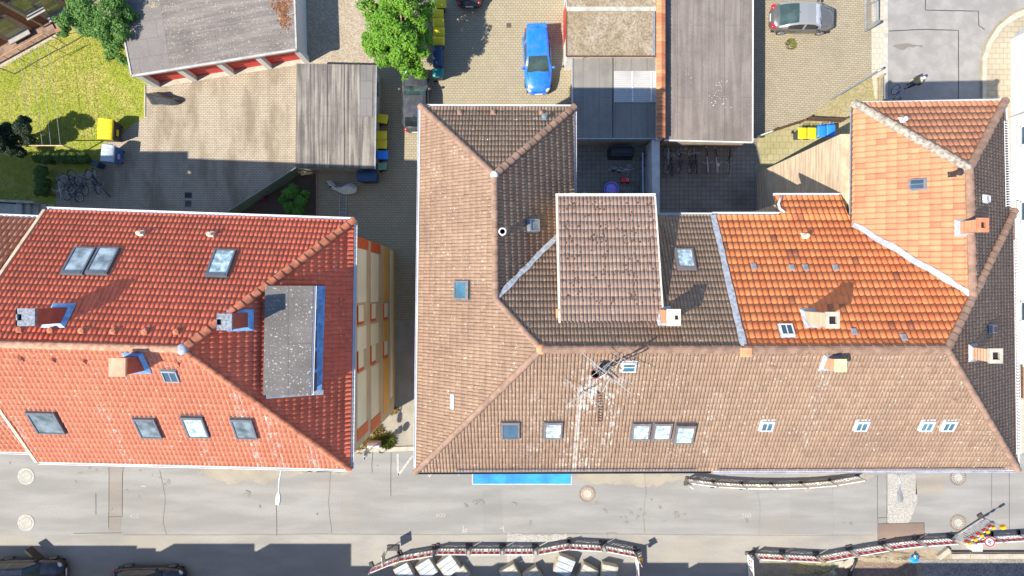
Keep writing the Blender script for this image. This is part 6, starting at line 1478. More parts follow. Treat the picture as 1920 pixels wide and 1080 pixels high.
tub = thing('laundry_tub', G(1144, 357), 'purple plastic tub at the foot of the brown dormer wall', 'tub')
mb = MB(); mb.lathe([(0.36, 0.0), (0.47, 0.5), (0.5, 0.52), (0.5, 0.55), (0.44, 0.54), (0.36, 0.1), (0, 0.08)], G(1144, 357), 20); mb.build('tub', mat_plain('purple_plastic', (0.3, 0.25, 0.75), 0.5, 0.1), tub, smooth=True)
mb = MB(); ell(mb, G(1144, 357) + Vector((0, 0, 0.42)), (0.42, 0.42, 0.2)); mb.build('washing', mat_plain('lilac_cloth', (0.33, 0.28, 0.8), 0.8, 0.2, 6.0), tub, smooth=True)
toy = thing('toy_car', G(1171.5, 338.5), 'small red ride on toy car on the blue grey paving', 'toy'); c = G(1171.5, 338.5)
mb = MB(); mb.prism([(c.x - 0.3, c.y - 0.14), (c.x - 0.26, c.y - 0.18), (c.x + 0.24, c.y - 0.16), (c.x + 0.3, c.y - 0.1), (c.x + 0.3, c.y + 0.1), (c.x + 0.24, c.y + 0.16), (c.x - 0.26, c.y + 0.18), (c.x - 0.3, c.y + 0.14)], 0.08, 0.26); mb.build('body', mat_plain('toy_red', (0.75, 0.02, 0.03), 0.35), toy, bevel=0.04)
mb = MB(); mb.torus((c.x + 0.12, c.y, 0.34), (0.3, 0, 1), 0.09, 0.02, 14, 6); mb.build('steering_wheel', WHITE, toy)
for sx in (-0.2, 0.2):
    for sy in (-0.17, 0.17): mb = MB(); mb.tube([(c.x + sx, c.y + sy - 0.03, 0.09), (c.x + sx, c.y + sy + 0.03, 0.09)], 0.09, 10); mb.build('wheel', TYRE, toy)
tri = thing('tricycle', G(1208, 299), 'small dark tricycle with pale wheels near the grey yard wall', 'tricycle')
for px, py in ((1211, 288), (1207, 310), (1203, 299)):
    c = G(px, py); mb = MB(); mb.torus((c.x, c.y, 0.16), (0.9, 0.2, 0.5), 0.11, 0.035, 16, 6); wo = mb.build('wheel', TYRE, tri); mb = MB(); ell(mb, (c.x, c.y, 0.17), (0.08, 0.08, 0.06)); mb.build('hub', GREYP, wo)
mb = MB(); mb.tube([P3(G(1211, 288), 0.2), P3(G(1206, 298), 0.4), P3(G(1207, 310), 0.2)], 0.025, 6); mb.tube([P3(G(1206, 298), 0.4), P3(G(1200, 297), 0.5)], 0.025, 6); mb.build('frame', REDP, tri)
pol = MB(); pol.tube([P3(G(1199.5, 292), 0.9), P3(G(1200, 372), 0.95)], 0.045, 8)
for py in (294, 366): pol.tube([P3(G(1199.5, py), 0), P3(G(1199.5, py), 0.92)], 0.03, 6)
tag(pol.build('washing_bar', mat_plain('pale_blue_pole', (0.42, 0.5, 0.7), 0.4, 0.05), origin=G(1199.5, 330)), 'long pale blue horizontal bar on posts in the small yard', 'bar')
rk = thing('drying_rack', G(1190, 335), 'thin wire drying rack between the red toy car and the pale blue bar', 'drying rack'); mb = MB(); c = G(1189, 335)
for k in range(7): mb.tube([(c.x - 0.35 + k * 0.02, c.y - 0.24 + k * 0.09, 0.55), (c.x + 0.3 + k * 0.02, c.y - 0.1 + k * 0.09, 0.6)], 0.009, 4)
mb.build('wires', STEEL, rk); mb = MB()
for x, y in ((-0.35, -0.24), (0.3, -0.1), (-0.23, 0.3), (0.42, 0.44)): mb.tube([(c.x + x, c.y + y, 0), (c.x + x, c.y + y, 0.6)], 0.012, 5)
mb.build('legs', STEEL, rk)
bk = MB(); bk.lathe([(0.1, 0), (0.13, 0.24), (0.12, 0.25), (0.0, 0.22)], G(1095, 364), 14); tag(bk.build('bucket', mat_plain('lilac_bucket', (0.45, 0.42, 0.75), 0.5), origin=G(1095, 364), smooth=True), 'little lilac bucket at the eave of the small yard', 'bucket')
dn = MB(); dn.box(P3(G(353, 382), 0.012)[:], (0.42, 0.4, 0.02)); tag(dn.build('drain_cover', mat_plain('iron_grate', (0.07, 0.07, 0.075), 0.7, 0.3), origin=G(353, 382)), 'dark square drain grate nearer the red roof eave', 'drain')
dn = MB(); dn.box(P3(G(353, 366), 0.014)[:], (0.46, 0.36, 0.022)); tag(dn.build('drain_cover', mat_plain('black_grate', (0.025, 0.025, 0.028), 0.7, 0.3), origin=G(353, 366)), 'black drain opening in the shaded left yard', 'drain')
dn = MB(); dn.box(P3(G(954, 48), 0.018)[:], (0.3, 0.3, 0.02)); tag(dn.build('drain_cover', mat_plain('rusty_grate', (0.1, 0.07, 0.05), 0.8, 0.3), origin=G(954, 48)), 'small rusty drain grate in the sunny centre yard', 'drain')
# stand with boards behind the blue container
bx_ = MB(); bx_.box(P3(G(191, 311), 0.35)[:], (0.45, 0.35, 0.7), R(-25)); tag(bx_.build('handcart', NAVYP, origin=G(191, 311), bevel=0.05), 'small dark handcart tipped against the blue container', 'handcart')
# ---------------------------------------------------------------- fences, gates, clotheslines
def mesh_fence():
    pts = [G(570, 322), G(510, 361), G(450, 399), G(420, 418)]; t = thing('mesh_fence', pts[1], 'leaning dark green mesh fence along the garden bed', 'fence')
    m = NT('green_fence_fabric', 0.7); gm = m.done(m.mix(m.ramp(m.noise(40.0, 2.0), 0.4, 0.6), (0.11, 0.17, 0.135), (0.2, 0.27, 0.22)))
    for a, b in zip(pts, pts[1:]):
        mb = MB(); q = Vector((-(b - a).y, (b - a).x, 0)).normalized() * 0.1; n = 10; vs = []
        for i in range(n + 1):
            p = a.lerp(b, i / n)
            for z in (0.02, 0.6, 1.15): vs.append(P3(p + q * (z / 1.15) * (-1) + Vector((0, 0, 0)), z) + Vector((random.uniform(-0.02, 0.02), random.uniform(-0.02, 0.02), 0)))
        mb.add(vs, [(i * 3 + j, (i + 1) * 3 + j, (i + 1) * 3 + j + 1, i * 3 + j + 1) for i in range(n) for j in range(2)]); mb.add([v + Vector((0.012, 0.012, 0)) for v in vs], [(i * 3 + j, i * 3 + j + 1, (i + 1) * 3 + j + 1, (i + 1) * 3 + j) for i in range(n) for j in range(2)]); mb.build('mesh_panel', gm, t)
        pm_ = MB(); pm_.tube([P3(a, 0), P3(a - q, 1.25)], 0.03, 6); pm_.build('post', mat_plain('grey_green_post', (0.25, 0.3, 0.27), 0.5), t)
        tr_ = MB(); tr_.tube([P3(a - q, 1.16), P3(b - q, 1.16)], 0.02, 5); tr_.build('top_rail', STEEL, t)
mesh_fence()
def picket(name, label, p0, p1, h, k, mat):
    a, b = G(*p0), G(*p1); t = thing(name, a.lerp(b, 0.5), label, 'fence'); mb = MB(); an = math.atan2((b - a).y, (b - a).x)
    for i in range(k): c = a.lerp(b, (i + 0.5) / k); mb.box((c.x, c.y, h / 2), ((b - a).length / k * 0.62, 0.03, h), an)
    mb.build('pickets', mat, t); r = MB()
    for z in (0.25, h - 0.15): c = a.lerp(b, 0.5); r.box((c.x, c.y + 0.03, z), ((b - a).length, 0.03, 0.07), an)
    r.build('rail', mat, t)
    for i in (0, 1): c = a.lerp(b, i); q = MB(); q.box((c.x, c.y, (h + 0.1) / 2), (0.09, 0.09, h + 0.1), an); q.build('post', mat, t)
picket('picket_fence', 'low brown picket fence behind the yellow and blue bins', (1508, 226), (1574, 229), 0.75, 24, WOODB)
picket('picket_fence', 'low dark brown slat fence slanting from the long garage towards the bins', (1440, 250), (1499, 231), 0.8, 26, WOODB)
pk = MB(); pk.box(P3(G(1426, 256), 0.4)[:], (1.1, 0.07, 0.8), R(20)); tag(pk.build('fence_board', mat_plain('bleached_board', (0.55, 0.54, 0.52), 0.7, 0.1), origin=G(1426, 256)), 'bleached white board closing the gap beside the long garage', 'board')
gt = thing('sliding_gate', G(1610, 155), 'long grey metal gate standing open at a slant beside the planted strip', 'gate')
a, b = W(1570, 180, 1.1), W(1650, 131, 1.1); mb = MB(); mb.tube([P3(a, 1.1), P3(b, 1.1)], 0.045, 6); mb.tube([P3(a, 0.15), P3(b, 0.15)], 0.045, 6); mb.build('frame', STEEL, gt); mb = MB()
for i in range(22): c = a.lerp(b, (i + 0.5) / 22); mb.tube([P3(c, 0.15), P3(c, 1.1)], 0.012, 4)
mb.build('bars', STEEL, gt); mb = MB(); mb.box(P3(b, 0.65)[:], (0.14, 0.14, 1.3), R(32)); mb.build('post', STEEL, gt)
gt = thing('metal_gate', G(1635, 28), 'grey framed metal gate panel beside the side road kerb', 'gate')
a, b = G(1622, -22), G(1622, 58); mb = MB(); zt_ = 1.25
mb.tube([P3(a, 0.1), P3(b, 0.1), P3(b, zt_), P3(a, zt_), P3(a, 0.1)], 0.05, 6); m2 = a.lerp(b, 0.45); mb.tube([P3(m2, 0.1), P3(m2, zt_)], 0.035, 6); mb.build('frame', STEEL, gt)
mb = MB()
for i in range(26): c = a.lerp(b, (i + 0.5) / 26); mb.tube([P3(c, 0.1), P3(c, zt_)], 0.014, 4)
mb.build('bars', mat_plain('dull_steel', (0.33, 0.33, 0.33), 0.5), gt); mb = MB(); mb.box(P3(b, 0.75)[:], (0.16, 0.16, 1.5)); mb.build('post', STEEL, gt)
clt = thing('clothesline', G(75, 190), 'four thin white washing lines strung over the lawn', 'clothesline')
for (x0, y0), (x1, y1) in (((37, 108), (60, 272)), ((57, 99), (79, 272)), ((72, 88), (95, 272)), ((88, 84), (113, 272))):
    mb = MB(); a, b = W(x0, y0, 1.85), W(x1, y1, 1.85); mb.tube([a, a.lerp(b, 0.5) - Vector((0, 0, 0.06)), b], 0.011, 4); mb.build('line', WHITE, clt)
mb = MB(); mb.tube([W(-6, 272.5, 1.85), W(118, 273, 1.85)], 0.035, 6); p = W(118, 273, 1.85); mb.tube([p, P3(p, 0)], 0.04, 6); mb.build('pole', mat_plain('tan_pole', (0.55, 0.42, 0.25), 0.6), clt)
mb = MB(); a, b = W(34, 109, 1.85), W(90, 83, 1.85); mb.tube([P3(a, 0), a, b, P3(b, 0)], 0.02, 6); mb.build('pole', mat_plain('dark_pole', (0.2, 0.16, 0.11), 0.6), clt)
hs = MB(); hs.tube([P3(G(*p), 0.03) for p in ((-10, 124), (28, 139), (62, 119), (100, 98), (130, 83), (156, 68))], 0.035, 6); tag(hs.build('garden_hose', mat_plain('dark_hose', (0.05, 0.05, 0.03), 0.6), origin=G(60, 120)), 'dark hose lying along the lawn edge', 'hose')
hs = MB(); hs.tube([P3(G(93, 66), 0.03), P3(G(112, 76), 0.03), P3(G(122, 84), 0.03)], 0.025, 6); tag(hs.build('garden_hose', mat_plain('brown_hose', (0.07, 0.05, 0.03), 0.6), origin=G(110, 76)), 'short dark hose end leading from the terrace path', 'hose')
fp = MB(); fp.box(P3(G(119, 60), 0.2)[:], (0.5, 0.28, 0.4), R(25)); fpo = fp.build('flower_box', mat_plain('terracotta_box', (0.38, 0.15, 0.1), 0.8), origin=G(119, 60), bevel=0.02); tag(fpo, 'terracotta flower box at the end of the terrace rail', 'flower box')
st = thing('outdoor_steps', G(60, 390), 'grey concrete steps and wall beside the salmon tiled roof', 'steps')
mb = MB(); mb.prism([G(x, y).xy[:] for x, y in ((-60, 374), (84, 381), (84, 385), (-60, 379))], 0, 1.0); mb.build('wall', CONC, st); mb = MB()
for k in range(5): mb.prism([G(x, y).xy[:] for x, y in ((104 - 11 * k, 384), (104 - 11 * k, 420), (94 - 11 * k, 420), (94 - 11 * k, 384))], 0, 0.17 * (k + 1))
mb.build('treads', CONC, st); mb = MB(); mb.prism([G(x, y).xy[:] for x, y in ((50, 386), (50, 430), (-60, 430), (-60, 380))], 0, 0.85); mb.build('landing', CONC, st)

# ---------------------------------------------------------------- street furniture
def street_lamp(label, wall, head, zt, m_, rz, hm):
    a, b = W(*wall, zt - 0.1), W(*head, zt); t = thing('street_lamp', P3(a, 0), label, 'street lamp', 'wall mounted street lamps'); mb = MB()
    k = a.lerp(b, 0.5); k.z = zt + 0.12; k.x = b.x + (a.x - b.x) * 0.35
    mb.tube([P3(a, zt - 1.2), a, a.lerp(k, 0.5) + Vector((0, 0, 0.06)), k, b], 0.04, 8); mb.build('arm', m_, t, smooth=True)
    h = MB(); d = (b - k); d.z = 0; d.normalize(); e = b + d * 0.3; vs = []
    q = Vector((-d.y, d.x, 0))
    for s, w_, z0, z1 in ((-0.36, 0.06, -0.02, 0.05), (-0.2, 0.13, -0.05, 0.08), (0.15, 0.15, -0.06, 0.08), (0.33, 0.11, -0.05, 0.05)):
        c = e + d * s; vs += [c - q * w_ + Vector((0, 0, z0)), c + q * w_ + Vector((0, 0, z0)), c + q * w_ * 0.8 + Vector((0, 0, z1)), c - q * w_ * 0.8 + Vector((0, 0, z1))]
    h.add(vs, [(i * 4 + j, i * 4 + (j + 1) % 4, (i + 1) * 4 + (j + 1) % 4, (i + 1) * 4 + j) for i in range(3) for j in range(4)] + [(3, 2, 1, 0), (12, 13, 14, 15)]); h.build('lamp_head', hm, t, bevel=0.02)
    g = MB(); g.box((e - Vector((0, 0, 0.07)))[:], (0.2, 0.42, 0.04), math.atan2(d.y, d.x) - math.pi / 2); g.build('diffuser', LAMPW, t)
street_lamp('white headed street lamp on a curved arm below the red roof eave', (531, 872), (522.5, 925), 7.0, WHITE, 0, WHITE)
street_lamp('grey headed street lamp on a thin arm over the white chippings', (1679, 882), (1687, 920), 7.0, STEEL, 0, mat_plain('lamp_grey', (0.2, 0.21, 0.22), 0.5))
sb_ = G(704, 832)
sp = thing('sign_post', sb_, 'traffic sign post with round sign and two small plates by the grey cabinet', 'traffic sign')
mb = MB(); mb.tube([P3(sb_, 0), P3(sb_, 3.0)], 0.03, 8); mb.build('pole', STEEL, sp)
SIGNB = mat_plain('sign_back_grey', (0.35, 0.36, 0.37), 0.5)
def plate(c, r, nrm, parent, name, m1, ring=None):
    mb = MB(); n = Vector(nrm).normalized(); u = n.cross(Vector((0, 0, 1))).normalized(); v = u.cross(n); k = 24; c = Vector(c)
    vs = [c + n * s * 0.015 + (u * math.cos(6.2832 * i / k) + v * math.sin(6.2832 * i / k)) * r for s in (-1, 1) for i in range(k)]
    mb.add(vs, [tuple(range(k - 1, -1, -1)), tuple(range(k, 2 * k))] + [(i, (i + 1) % k, k + (i + 1) % k, k + i) for i in range(k)]); o = mb.build(name, m1, parent)
    if ring:
        g = MB(); vs = [c + n * 0.02 + (u * math.cos(6.2832 * i / k) + v * math.sin(6.2832 * i / k)) * rr for rr in (r, r * 0.76) for i in range(k)]; g.add(vs, [(i, (i + 1) % k, k + (i + 1) % k, k + i) for i in range(k)]); g.build('red_ring', ring, o)
    return o, u, v, n
plate(P3(sb_, 2.72) + Vector((-0.05, 0, 0)), 0.3, (-1, 0.1, 0), sp, 'round_plate', SIGNB)
for z, wd, h in ((2.22, 0.5, 0.32), (1.9, 0.36, 0.24)): mb = MB(); mb.box(P3(sb_ + Vector((-0.05, 0, 0)), z)[:], (0.02, wd, h)); mb.build('small_plate', SIGNB, sp)
cbn = thing('street_cabinet', G(705, 830), 'low grey street cabinet with brown lid in dry grass', 'cabinet'); c = G(705, 829.5)
mb = MB(); mb.box((c.x, c.y, 0.4), (0.8, 0.36, 0.8)); mb.build('body', mat_plain('lavender_grey_metal', (0.42, 0.43, 0.5), 0.5, 0.1), cbn, bevel=0.02); mb = MB(); mb.box((c.x, c.y + 0.1, 0.83), (0.84, 0.2, 0.06)); mb.build('lid', RUST, cbn, bevel=0.015); mb = MB(); mb.box((c.x, c.y - 0.19, 0.62), (0.2, 0.03, 0.12)); mb.build('vent', DARK, cbn)
aw = thing('shop_awning', Vector((0.6, -8.6, 0)), 'bright blue shop awning stretched out under the brown street eave', 'awning')
AWN = mat_plain('cyan_awning_cloth', (0.02, 0.23, 0.58), 0.7, 0.3, 0.9)
x0, x1 = W(888, 908, 2.7).x, W(1070, 908, 2.7).x; y1 = W(960, 907, 2.7).y; y0 = -8.4
mb = MB(); n = 14; vs = []
for i in range(n + 1):
    x = x0 + (x1 - x0) * i / n
    for j in range(6):
        u = j / 5; vs.append((x, y0 + (y1 - y0) * u, 3.5 - 0.8 * u - 0.05 * math.sin(math.pi * u) + 0.012 * math.sin(i * 2.3) * u))
mb.add(vs, [(i * 6 + j, i * 6 + j + 1, (i + 1) * 6 + j + 1, (i + 1) * 6 + j) for i in range(n) for j in range(5)]); mb.add([Vector(v) - Vector((0, 0, 0.02)) for v in vs], [(i * 6 + j, (i + 1) * 6 + j, (i + 1) * 6 + j + 1, i * 6 + j + 1) for i in range(n) for j in range(5)]); mb.build('cloth', AWN, aw, smooth=True)
mb = MB(); mb.tube([(x0 - 0.06, y1 - 0.02, 2.7), (x1 + 0.06, y1 - 0.02, 2.7)], 0.05, 8); mb.build('front_bar', mat_plain('pale_blue_bar', (0.4, 0.6, 0.75), 0.4), aw)
for x in (x0 - 0.06, x1 + 0.06): mb = MB(); mb.tube([(x, y0, 3.3), (x, (y0 + y1) / 2, 2.75), (x, y1, 2.68)], 0.035, 6); mb.build('arm', WHITE, aw)
mb = MB()
for i in range(40): x = x0 + (x1 - x0) * (i + 0.5) / 40; mb.add([(x - 0.07, y1 - 0.045, 2.68), (x + 0.07, y1 - 0.045, 2.68), (x + 0.06, y1 - 0.05, 2.5), (x, y1 - 0.05, 2.47), (x - 0.06, y1 - 0.05, 2.5)], [(0, 1, 2, 3, 4)])
mb.build('valance', AWN, aw)

# ---------------------------------------------------------------- construction site barriers
BARW = mat_plain('barrier_white', (0.85, 0.83, 0.8), 0.5, 0.1, 4.0); BARR = mat_plain('barrier_red', (0.8, 0.02, 0.06), 0.45, 0.1); FOOT = mat_plain('recycled_rubber_foot', (0.075, 0.068, 0.066), 0.9, 0.3)
def barrier_proto(red):
    """barrier panel 1.8 m long: low rail, slats, top board with red blocks and a wavy upper edge; faces +y"""
    t = thing('site_barrier', (0, 0, 0), 'site barrier', 'barrier'); L_ = 1.8
    f = MB(); f.box((0, 0, 0.13), (L_, 0.05, 0.12)); f.box((0, 0, 0.9), (L_, 0.035, 0.07))
    for k in range(18): f.box((-L_ / 2 + 0.05 + k * 0.1, 0, 0.96), (0.07, 0.045, 0.05))
    for sx in (-1, 1): f.box((sx * (L_ / 2 - 0.03), 0, 0.5), (0.06, 0.05, 0.8))
    f.box((0, 0, 0.57), (L_, 0.03, 0.03)); f.box((0.0, 0.01, 0.4), (0.3, 0.03, 0.09)); 
    for k in range(9):
        if k != 4: f.box((-0.74 + k * 0.185, 0, 0.39), (0.085, 0.035, 0.4))
    f.build('frame', BARW, t, local=True)
    b = MB(); b.box((0, 0, 0.73), (1.7, 0.022, 0.27))
    for k in range(4): b.box((-0.54 + k * 0.36, 0.0, 0.73), (0.13, 0.03, 0.26))
    if red:
        for k in range(5): b.box((-0.72 + k * 0.36, 0.014, 0.73), (0.23, 0.05, 0.3), mi=1)
    b.build('board', [BARW, BARR], t, local=True)
    for sx in (-1, 1):
        q = MB(); q.box((sx * (L_ / 2 + 0.03), 0.1, 0.05), (0.2, 0.5, 0.1)); q.build('foot', FOOT, t, local=True, bevel=0.02)
        p = MB(); p.box((sx * (L_ / 2 + 0.03), 0, 0.55), (0.05, 0.05, 1.0)); p.build('post', STEEL, t, local=True)
    return t
bp = {True: barrier_proto(True), False: barrier_proto(False)}; bused = set()
def barrier(p0, p1, label, group, red=True, flip=False):
    a, b = G(*p0), G(*p1); o = bp[red] if red not in bused else dup(bp[red]); bused.add(red)
    d = b - a; m = (a + b) / 2; o.location = m; o.rotation_euler = (0, 0, math.atan2(d.y, d.x) + (math.pi if flip else 0)); o.scale = ((d.length + 0.22) / 1.86, 1, 1); o['label'] = label; o['group'] = group
g1 = 'red and white barriers in the curved row by the stone pallets'
for (p, q_), l in zip((((701, 1061.5), (749, 1042)), ((752, 1041), (811, 1031)), ((824, 1028), (873, 1028)), ((886, 1028), (936, 1028)), ((948, 1028), (997, 1028)), ((1010, 1028), (1065, 1018)), ((1068, 1019), (1123, 1022)), ((1136, 1023), (1186, 1033)), ((1191, 1036), (1193, 1086))),
    ('most slanted red and white barrier, its foot beside the propped road sign', 'slanted red and white barrier above the wrapped pallets, joining the straight run', 'red and white barrier starting the straight run over the middle pallets', 'middle red and white barrier of the straight run facing the street', 'red and white barrier ending the straight run at the chippings', 'red and white barrier tilting upward past the chippings', 'red and white barrier at the crest of the curve over the open crate', 'red and white barrier sloping down to the yellow warning lamp', 'white backed barrier turned away from the street at the yellow warning lamp')):
    barrier(p, q_, l, g1)
g2 = 'red and white barriers along the excavation'
for (p, q_), l in zip((((1401, 1040), (1404, 1092)), ((1416, 1037), (1460, 1039.2)), ((1471, 1039.6), (1523, 1042)), ((1536, 1041.5), (1586, 1032.4)), ((1598, 1030), (1647, 1022)), ((1660, 1019), (1711, 1013)), ((1723, 1012.5), (1775, 1009)), ((1812, 1008), (1855, 1005.5)), ((1862, 1005.2), (1906, 1002.6)), ((1912, 1002.3), (1960, 1000))),
    ('side facing red and white barrier closing the free end of the excavation row', 'red and white barrier at the corner of the excavation row', 'red and white barrier before the bend of the excavation row', 'red and white barrier rising from the bend over the sand', 'red and white barrier overlapping the near edge of the brown patch', 'red and white barrier under the brown asphalt patch', 'red and white barrier meeting the board with yellow lamps', 'red and white barrier partly hidden by the round speed sign', 'red and white barrier after the round speed sign', 'red and white barrier cut by the frame edge at the excavation')):
    barrier(p, q_, l, g2)
g3 = 'white barriers below the brown street eave'
for (p, q_), l in zip((((1290, 898), (1334, 904)), ((1338, 904.3), (1386, 907)), ((1392, 907.3), (1442, 907.8)), ((1448, 907.8), (1498, 906.4)), ((1504, 906), (1552, 902)), ((1558, 901), (1604, 893))),
    ('white barrier with the small red sign at the free end under the eave', 'second white barrier from the small red sign under the eave', 'third white barrier from the small red sign under the eave', 'white barrier in the deepest bulge of the row under the eave', 'white barrier curving back to the eave after the bulge', 'white barrier touching the eave near the street joints')):
    barrier(p, q_, l, g3, False, True)
# angled board with warning lamps
AMB = mat_plain('amber_lens', (0.8, 0.42, 0.01), 0.25, 0.1); a, b = G(1783, 1006), G(1838, 970)
wb_ = thing('warning_board', (a + b) / 2, 'red and white warning board set at an angle with a row of yellow lamps', 'warning board'); d = (b - a).normalized(); q = Vector((d.y, -d.x, 0)); an = math.atan2(d.y, d.x); Lb = (b - a).length
mb = MB(); c = (a + b) / 2; mb.box((c.x, c.y, 0.22), (Lb, 0.05, 0.12), an); mb.box((c.x, c.y, 1.12), (Lb, 0.04, 0.3), an)
for k in range(16): p = a.lerp(b, (k + 0.5) / 16); mb.box((p.x, p.y, 0.62), (0.07, 0.035, 0.75), an)
for k in range(5): p = a.lerp(b, (k + 0.6) / 5.2); mb.box((p.x, p.y, 1.12), (0.26, 0.07, 0.28), an, mi=1)
mb.build('panel', [BARW, BARR], wb_)
for k in range(5):
    p = a.lerp(b, (k + 0.5) / 5); t_ = MB(); t_.tube([P3(p, 1.35) - d * 0.09 * 0 - q * 0.07, P3(p, 1.35) + q * 0.07], 0.13, 14); lo = t_.build('warning_lamp', AMB, wb_); t_ = MB(); t_.box(P3(p, 1.36)[:], (0.1, 0.17, 0.1), an); t_.build('lamp_core', RUST, lo)
p = b + d * 0.1; t_ = MB(); t_.tube([P3(p, 1.75) - q * 0.08, P3(p, 1.75) + q * 0.08], 0.17, 16); lo = t_.build('warning_lamp', AMB, wb_, ); lo['label'] = 'larger lamp on the tall end post'
mb = MB(); mb.tube([P3(p, 0), P3(p, 1.7)], 0.03, 6); mb.build('post', STEEL, wb_); mb = MB(); mb.box(P3(a, 0.06)[:], (0.3, 0.55, 0.12), an); mb.build('foot', FOOT, wb_); mb = MB(); mb.box(P3(b, 0.06)[:], (0.3, 0.55, 0.12), an); mb.build('foot', FOOT, wb_)
# round sign at the excavation
sg = thing('traffic_sign', G(1808, 1000), 'round white traffic sign with red ring and dark figure at the excavation', 'traffic sign'); cs = W(1856, 1016.5, 1.35); ft = P3(cs, 0); sg.location = ft; ORIG[sg.name] = ft.copy()
nv = (-0.88, 0.47, 0.35); o_, u, v, n = plate(cs, 0.3, nv, sg, 'round_plate', mat_plain('sign_white', (0.72, 0.72, 0.72), 0.4, 0.05), BARR)
mb = MB()
for s in (-0.05, 0.05): c = cs + n * 0.022; mb.add([c + u * (s - 0.035) - v * 0.1, c + u * (s + 0.035) - v * 0.1, c + u * (s + 0.035) + v * 0.1, c + u * (s - 0.035) + v * 0.1], [(0, 1, 2, 3)])
mb.build('pictogram', mat_plain('sign_dark_figure', (0.12, 0.12, 0.14), 0.5), o_); mb = MB(); mb.tube([ft, cs - n * 0.05], 0.03, 6); mb.build('pole', STEEL, sg)
wbx = thing('site_box', G(1825, 1024), 'bright white box standing between the barriers and the pale kerb stones', 'box'); c = W(1832, 1027, 0.5)
mb = MB(); mb.box((c.x, c.y, 0.25), (0.62, 0.42, 0.5)); mb.build('box', mat_plain('white_site_box', (0.78, 0.78, 0.78), 0.5, 0.04), wbx, bevel=0.015); mb = MB(); mb.box((c.x, c.y, 0.52), (0.66, 0.46, 0.05)); mb.build('lid', WHITE, wbx, bevel=0.01)
# small red and white sign at the barrier end, propped sign, lamp
ss = thing('warning_sign', G(1288, 905), 'small red and white sign at the end of the white barriers', 'sign'); mb = MB(); p = G(1289, 906); mb.box((p.x, p.y, 0.75), (0.22, 0.03, 0.5), R(-35)); mb.build('plate', BARW, ss); mb = MB()
for k in range(3): mb.box((p.x + 0.012, p.y - 0.02, 0.6 + k * 0.17), (0.2, 0.03, 0.07), R(-35))
mb.build('red_bands', BARR, ss); mb = MB(); mb.tube([P3(p, 0), P3(p, 0.6)], 0.025, 6); mb.build('post', STEEL, ss); mb = MB(); mb.box((p.x, p.y, 0.04), (0.5, 0.25, 0.08)); mb.build('foot', FOOT, ss)
ps_ = thing('road_sign', G(722, 1032), 'upright road sign on rubber feet seen edge on, before the slanted barriers', 'traffic sign'); p = G(728, 1028); mb = MB(); mb.tube([P3(p, 0), P3(p, 2.0)], 0.03, 6); mb.build('post', STEEL, ps_)
mb = MB(); mb.box((p.x, p.y, 1.55), (0.04, 0.6, 0.9), R(6)); mb.build('plate', mat_plain('sign_pale_face', (0.6, 0.55, 0.47), 0.6, 0.1), ps_); mb = MB(); mb.box((p.x + 0.3, p.y + 0.05, 0.06), (0.75, 0.35, 0.12)); mb.build('foot', FOOT, ps_)
sl_ = thing('site_lamp', G(1189, 1035), 'yellow warning lamp on a post at the barrier corner', 'warning lamp'); p = G(1190, 1034); mb = MB(); mb.tube([P3(p, 0), P3(p, 1.9)], 0.03, 6); mb.build('post', RUST, sl_); mb = MB(); c = P3(p, 1.2); mb.tube([c + Vector((0.08, -0.02, 0)), c + Vector((0.2, -0.1, 0.0))], 0.16, 14); mb.build('lens', AMB, sl_); mb = MB(); mb.box(P3(p, 1.6)[:], (0.05, 0.42, 0.5), R(30)); mb.build('plate', SIGNB, sl_)

# ---------------------------------------------------------------- stone pallets, kerb stones, sand
STONE = mat_plain('grey_stone_slab', (0.4, 0.38, 0.32), 0.85, 0.2, 3.0, fine=0.2); FILM = mat_plain('white_plastic_film', (0.45, 0.49, 0.55), 0.25, 0.2, 2.5); PALW = mat_plain('pallet_wood', (0.36, 0.27, 0.17), 0.85, 0.2)
def pallet_proto(film):
    t = thing('stone_pallet', (0, 0, 0), 'pallet', 'pallet'); p = MB()
    for x in (-0.5, 0, 0.5): p.box((x, 0, 0.05), (0.1, 1.1, 0.1))
    for y in (-0.48, -0.24, 0, 0.24, 0.48): p.box((0, y, 0.12), (1.15, 0.12, 0.035))
    p.build('pallet', PALW, t, local=True)
    for k in range(3): s = MB(); s.box((0, -0.36 + 0.36 * k, 0.62), (1.08, 0.34, 0.95)); s.build('slab_stack', STONE, t, local=True, bevel=0.015)
    if film:
        f = MB()
        for k in range(3): f.box((0.06, -0.36 + 0.36 * k, 1.105), (0.9, 0.325, 0.02))
        f.build('film', FILM, t, local=True)
    return t
pp_ = {True: pallet_proto(True), False: pallet_proto(False)}; pu = set()
for i, (px, py, rz, film, sc_, lb) in enumerate(((757, 1074, 28, True, 0.95, 'wrapped stone pallet nearest the slanted barriers, cut by the frame'), (800, 1067, 33, True, 1.0, 'film topped stone pallet second from the slanted barriers'), (841, 1061, 36, True, 1.05, 'film topped stone pallet with its corner reaching into the sun'),
    (866, 1078, 36, False, 0.7, 'small bare stone block pallet behind the film topped ones'), (957, 1078, 30, False, 1.0, 'plain grey stone pallet below the straight barrier run, in shade'), (1000, 1083, 32, False, 0.95, 'plain grey stone pallet between two others at the frame edge'), (1058, 1061, -22, True, 1.05, 'sunlit pallet with bright white film by the tilted barrier'), (1102, 1078, -28, False, 1.0, 'plain stone pallet right after the bright film pallet'), (1142, 1075, -12, False, 0.95, 'broad stone pallet nearest the yellow warning lamp'))):
    o = pp_[film] if film not in pu else dup(pp_[film]); pu.add(film); c = W(px, py, 0.6); o.location = (c.x, c.y, 0); o.rotation_euler = (0, 0, R(rz)); o.scale = (sc_, sc_, 0.6 * sc_); o['label'] = lb; o['group'] = 'stone pallets on the building site'
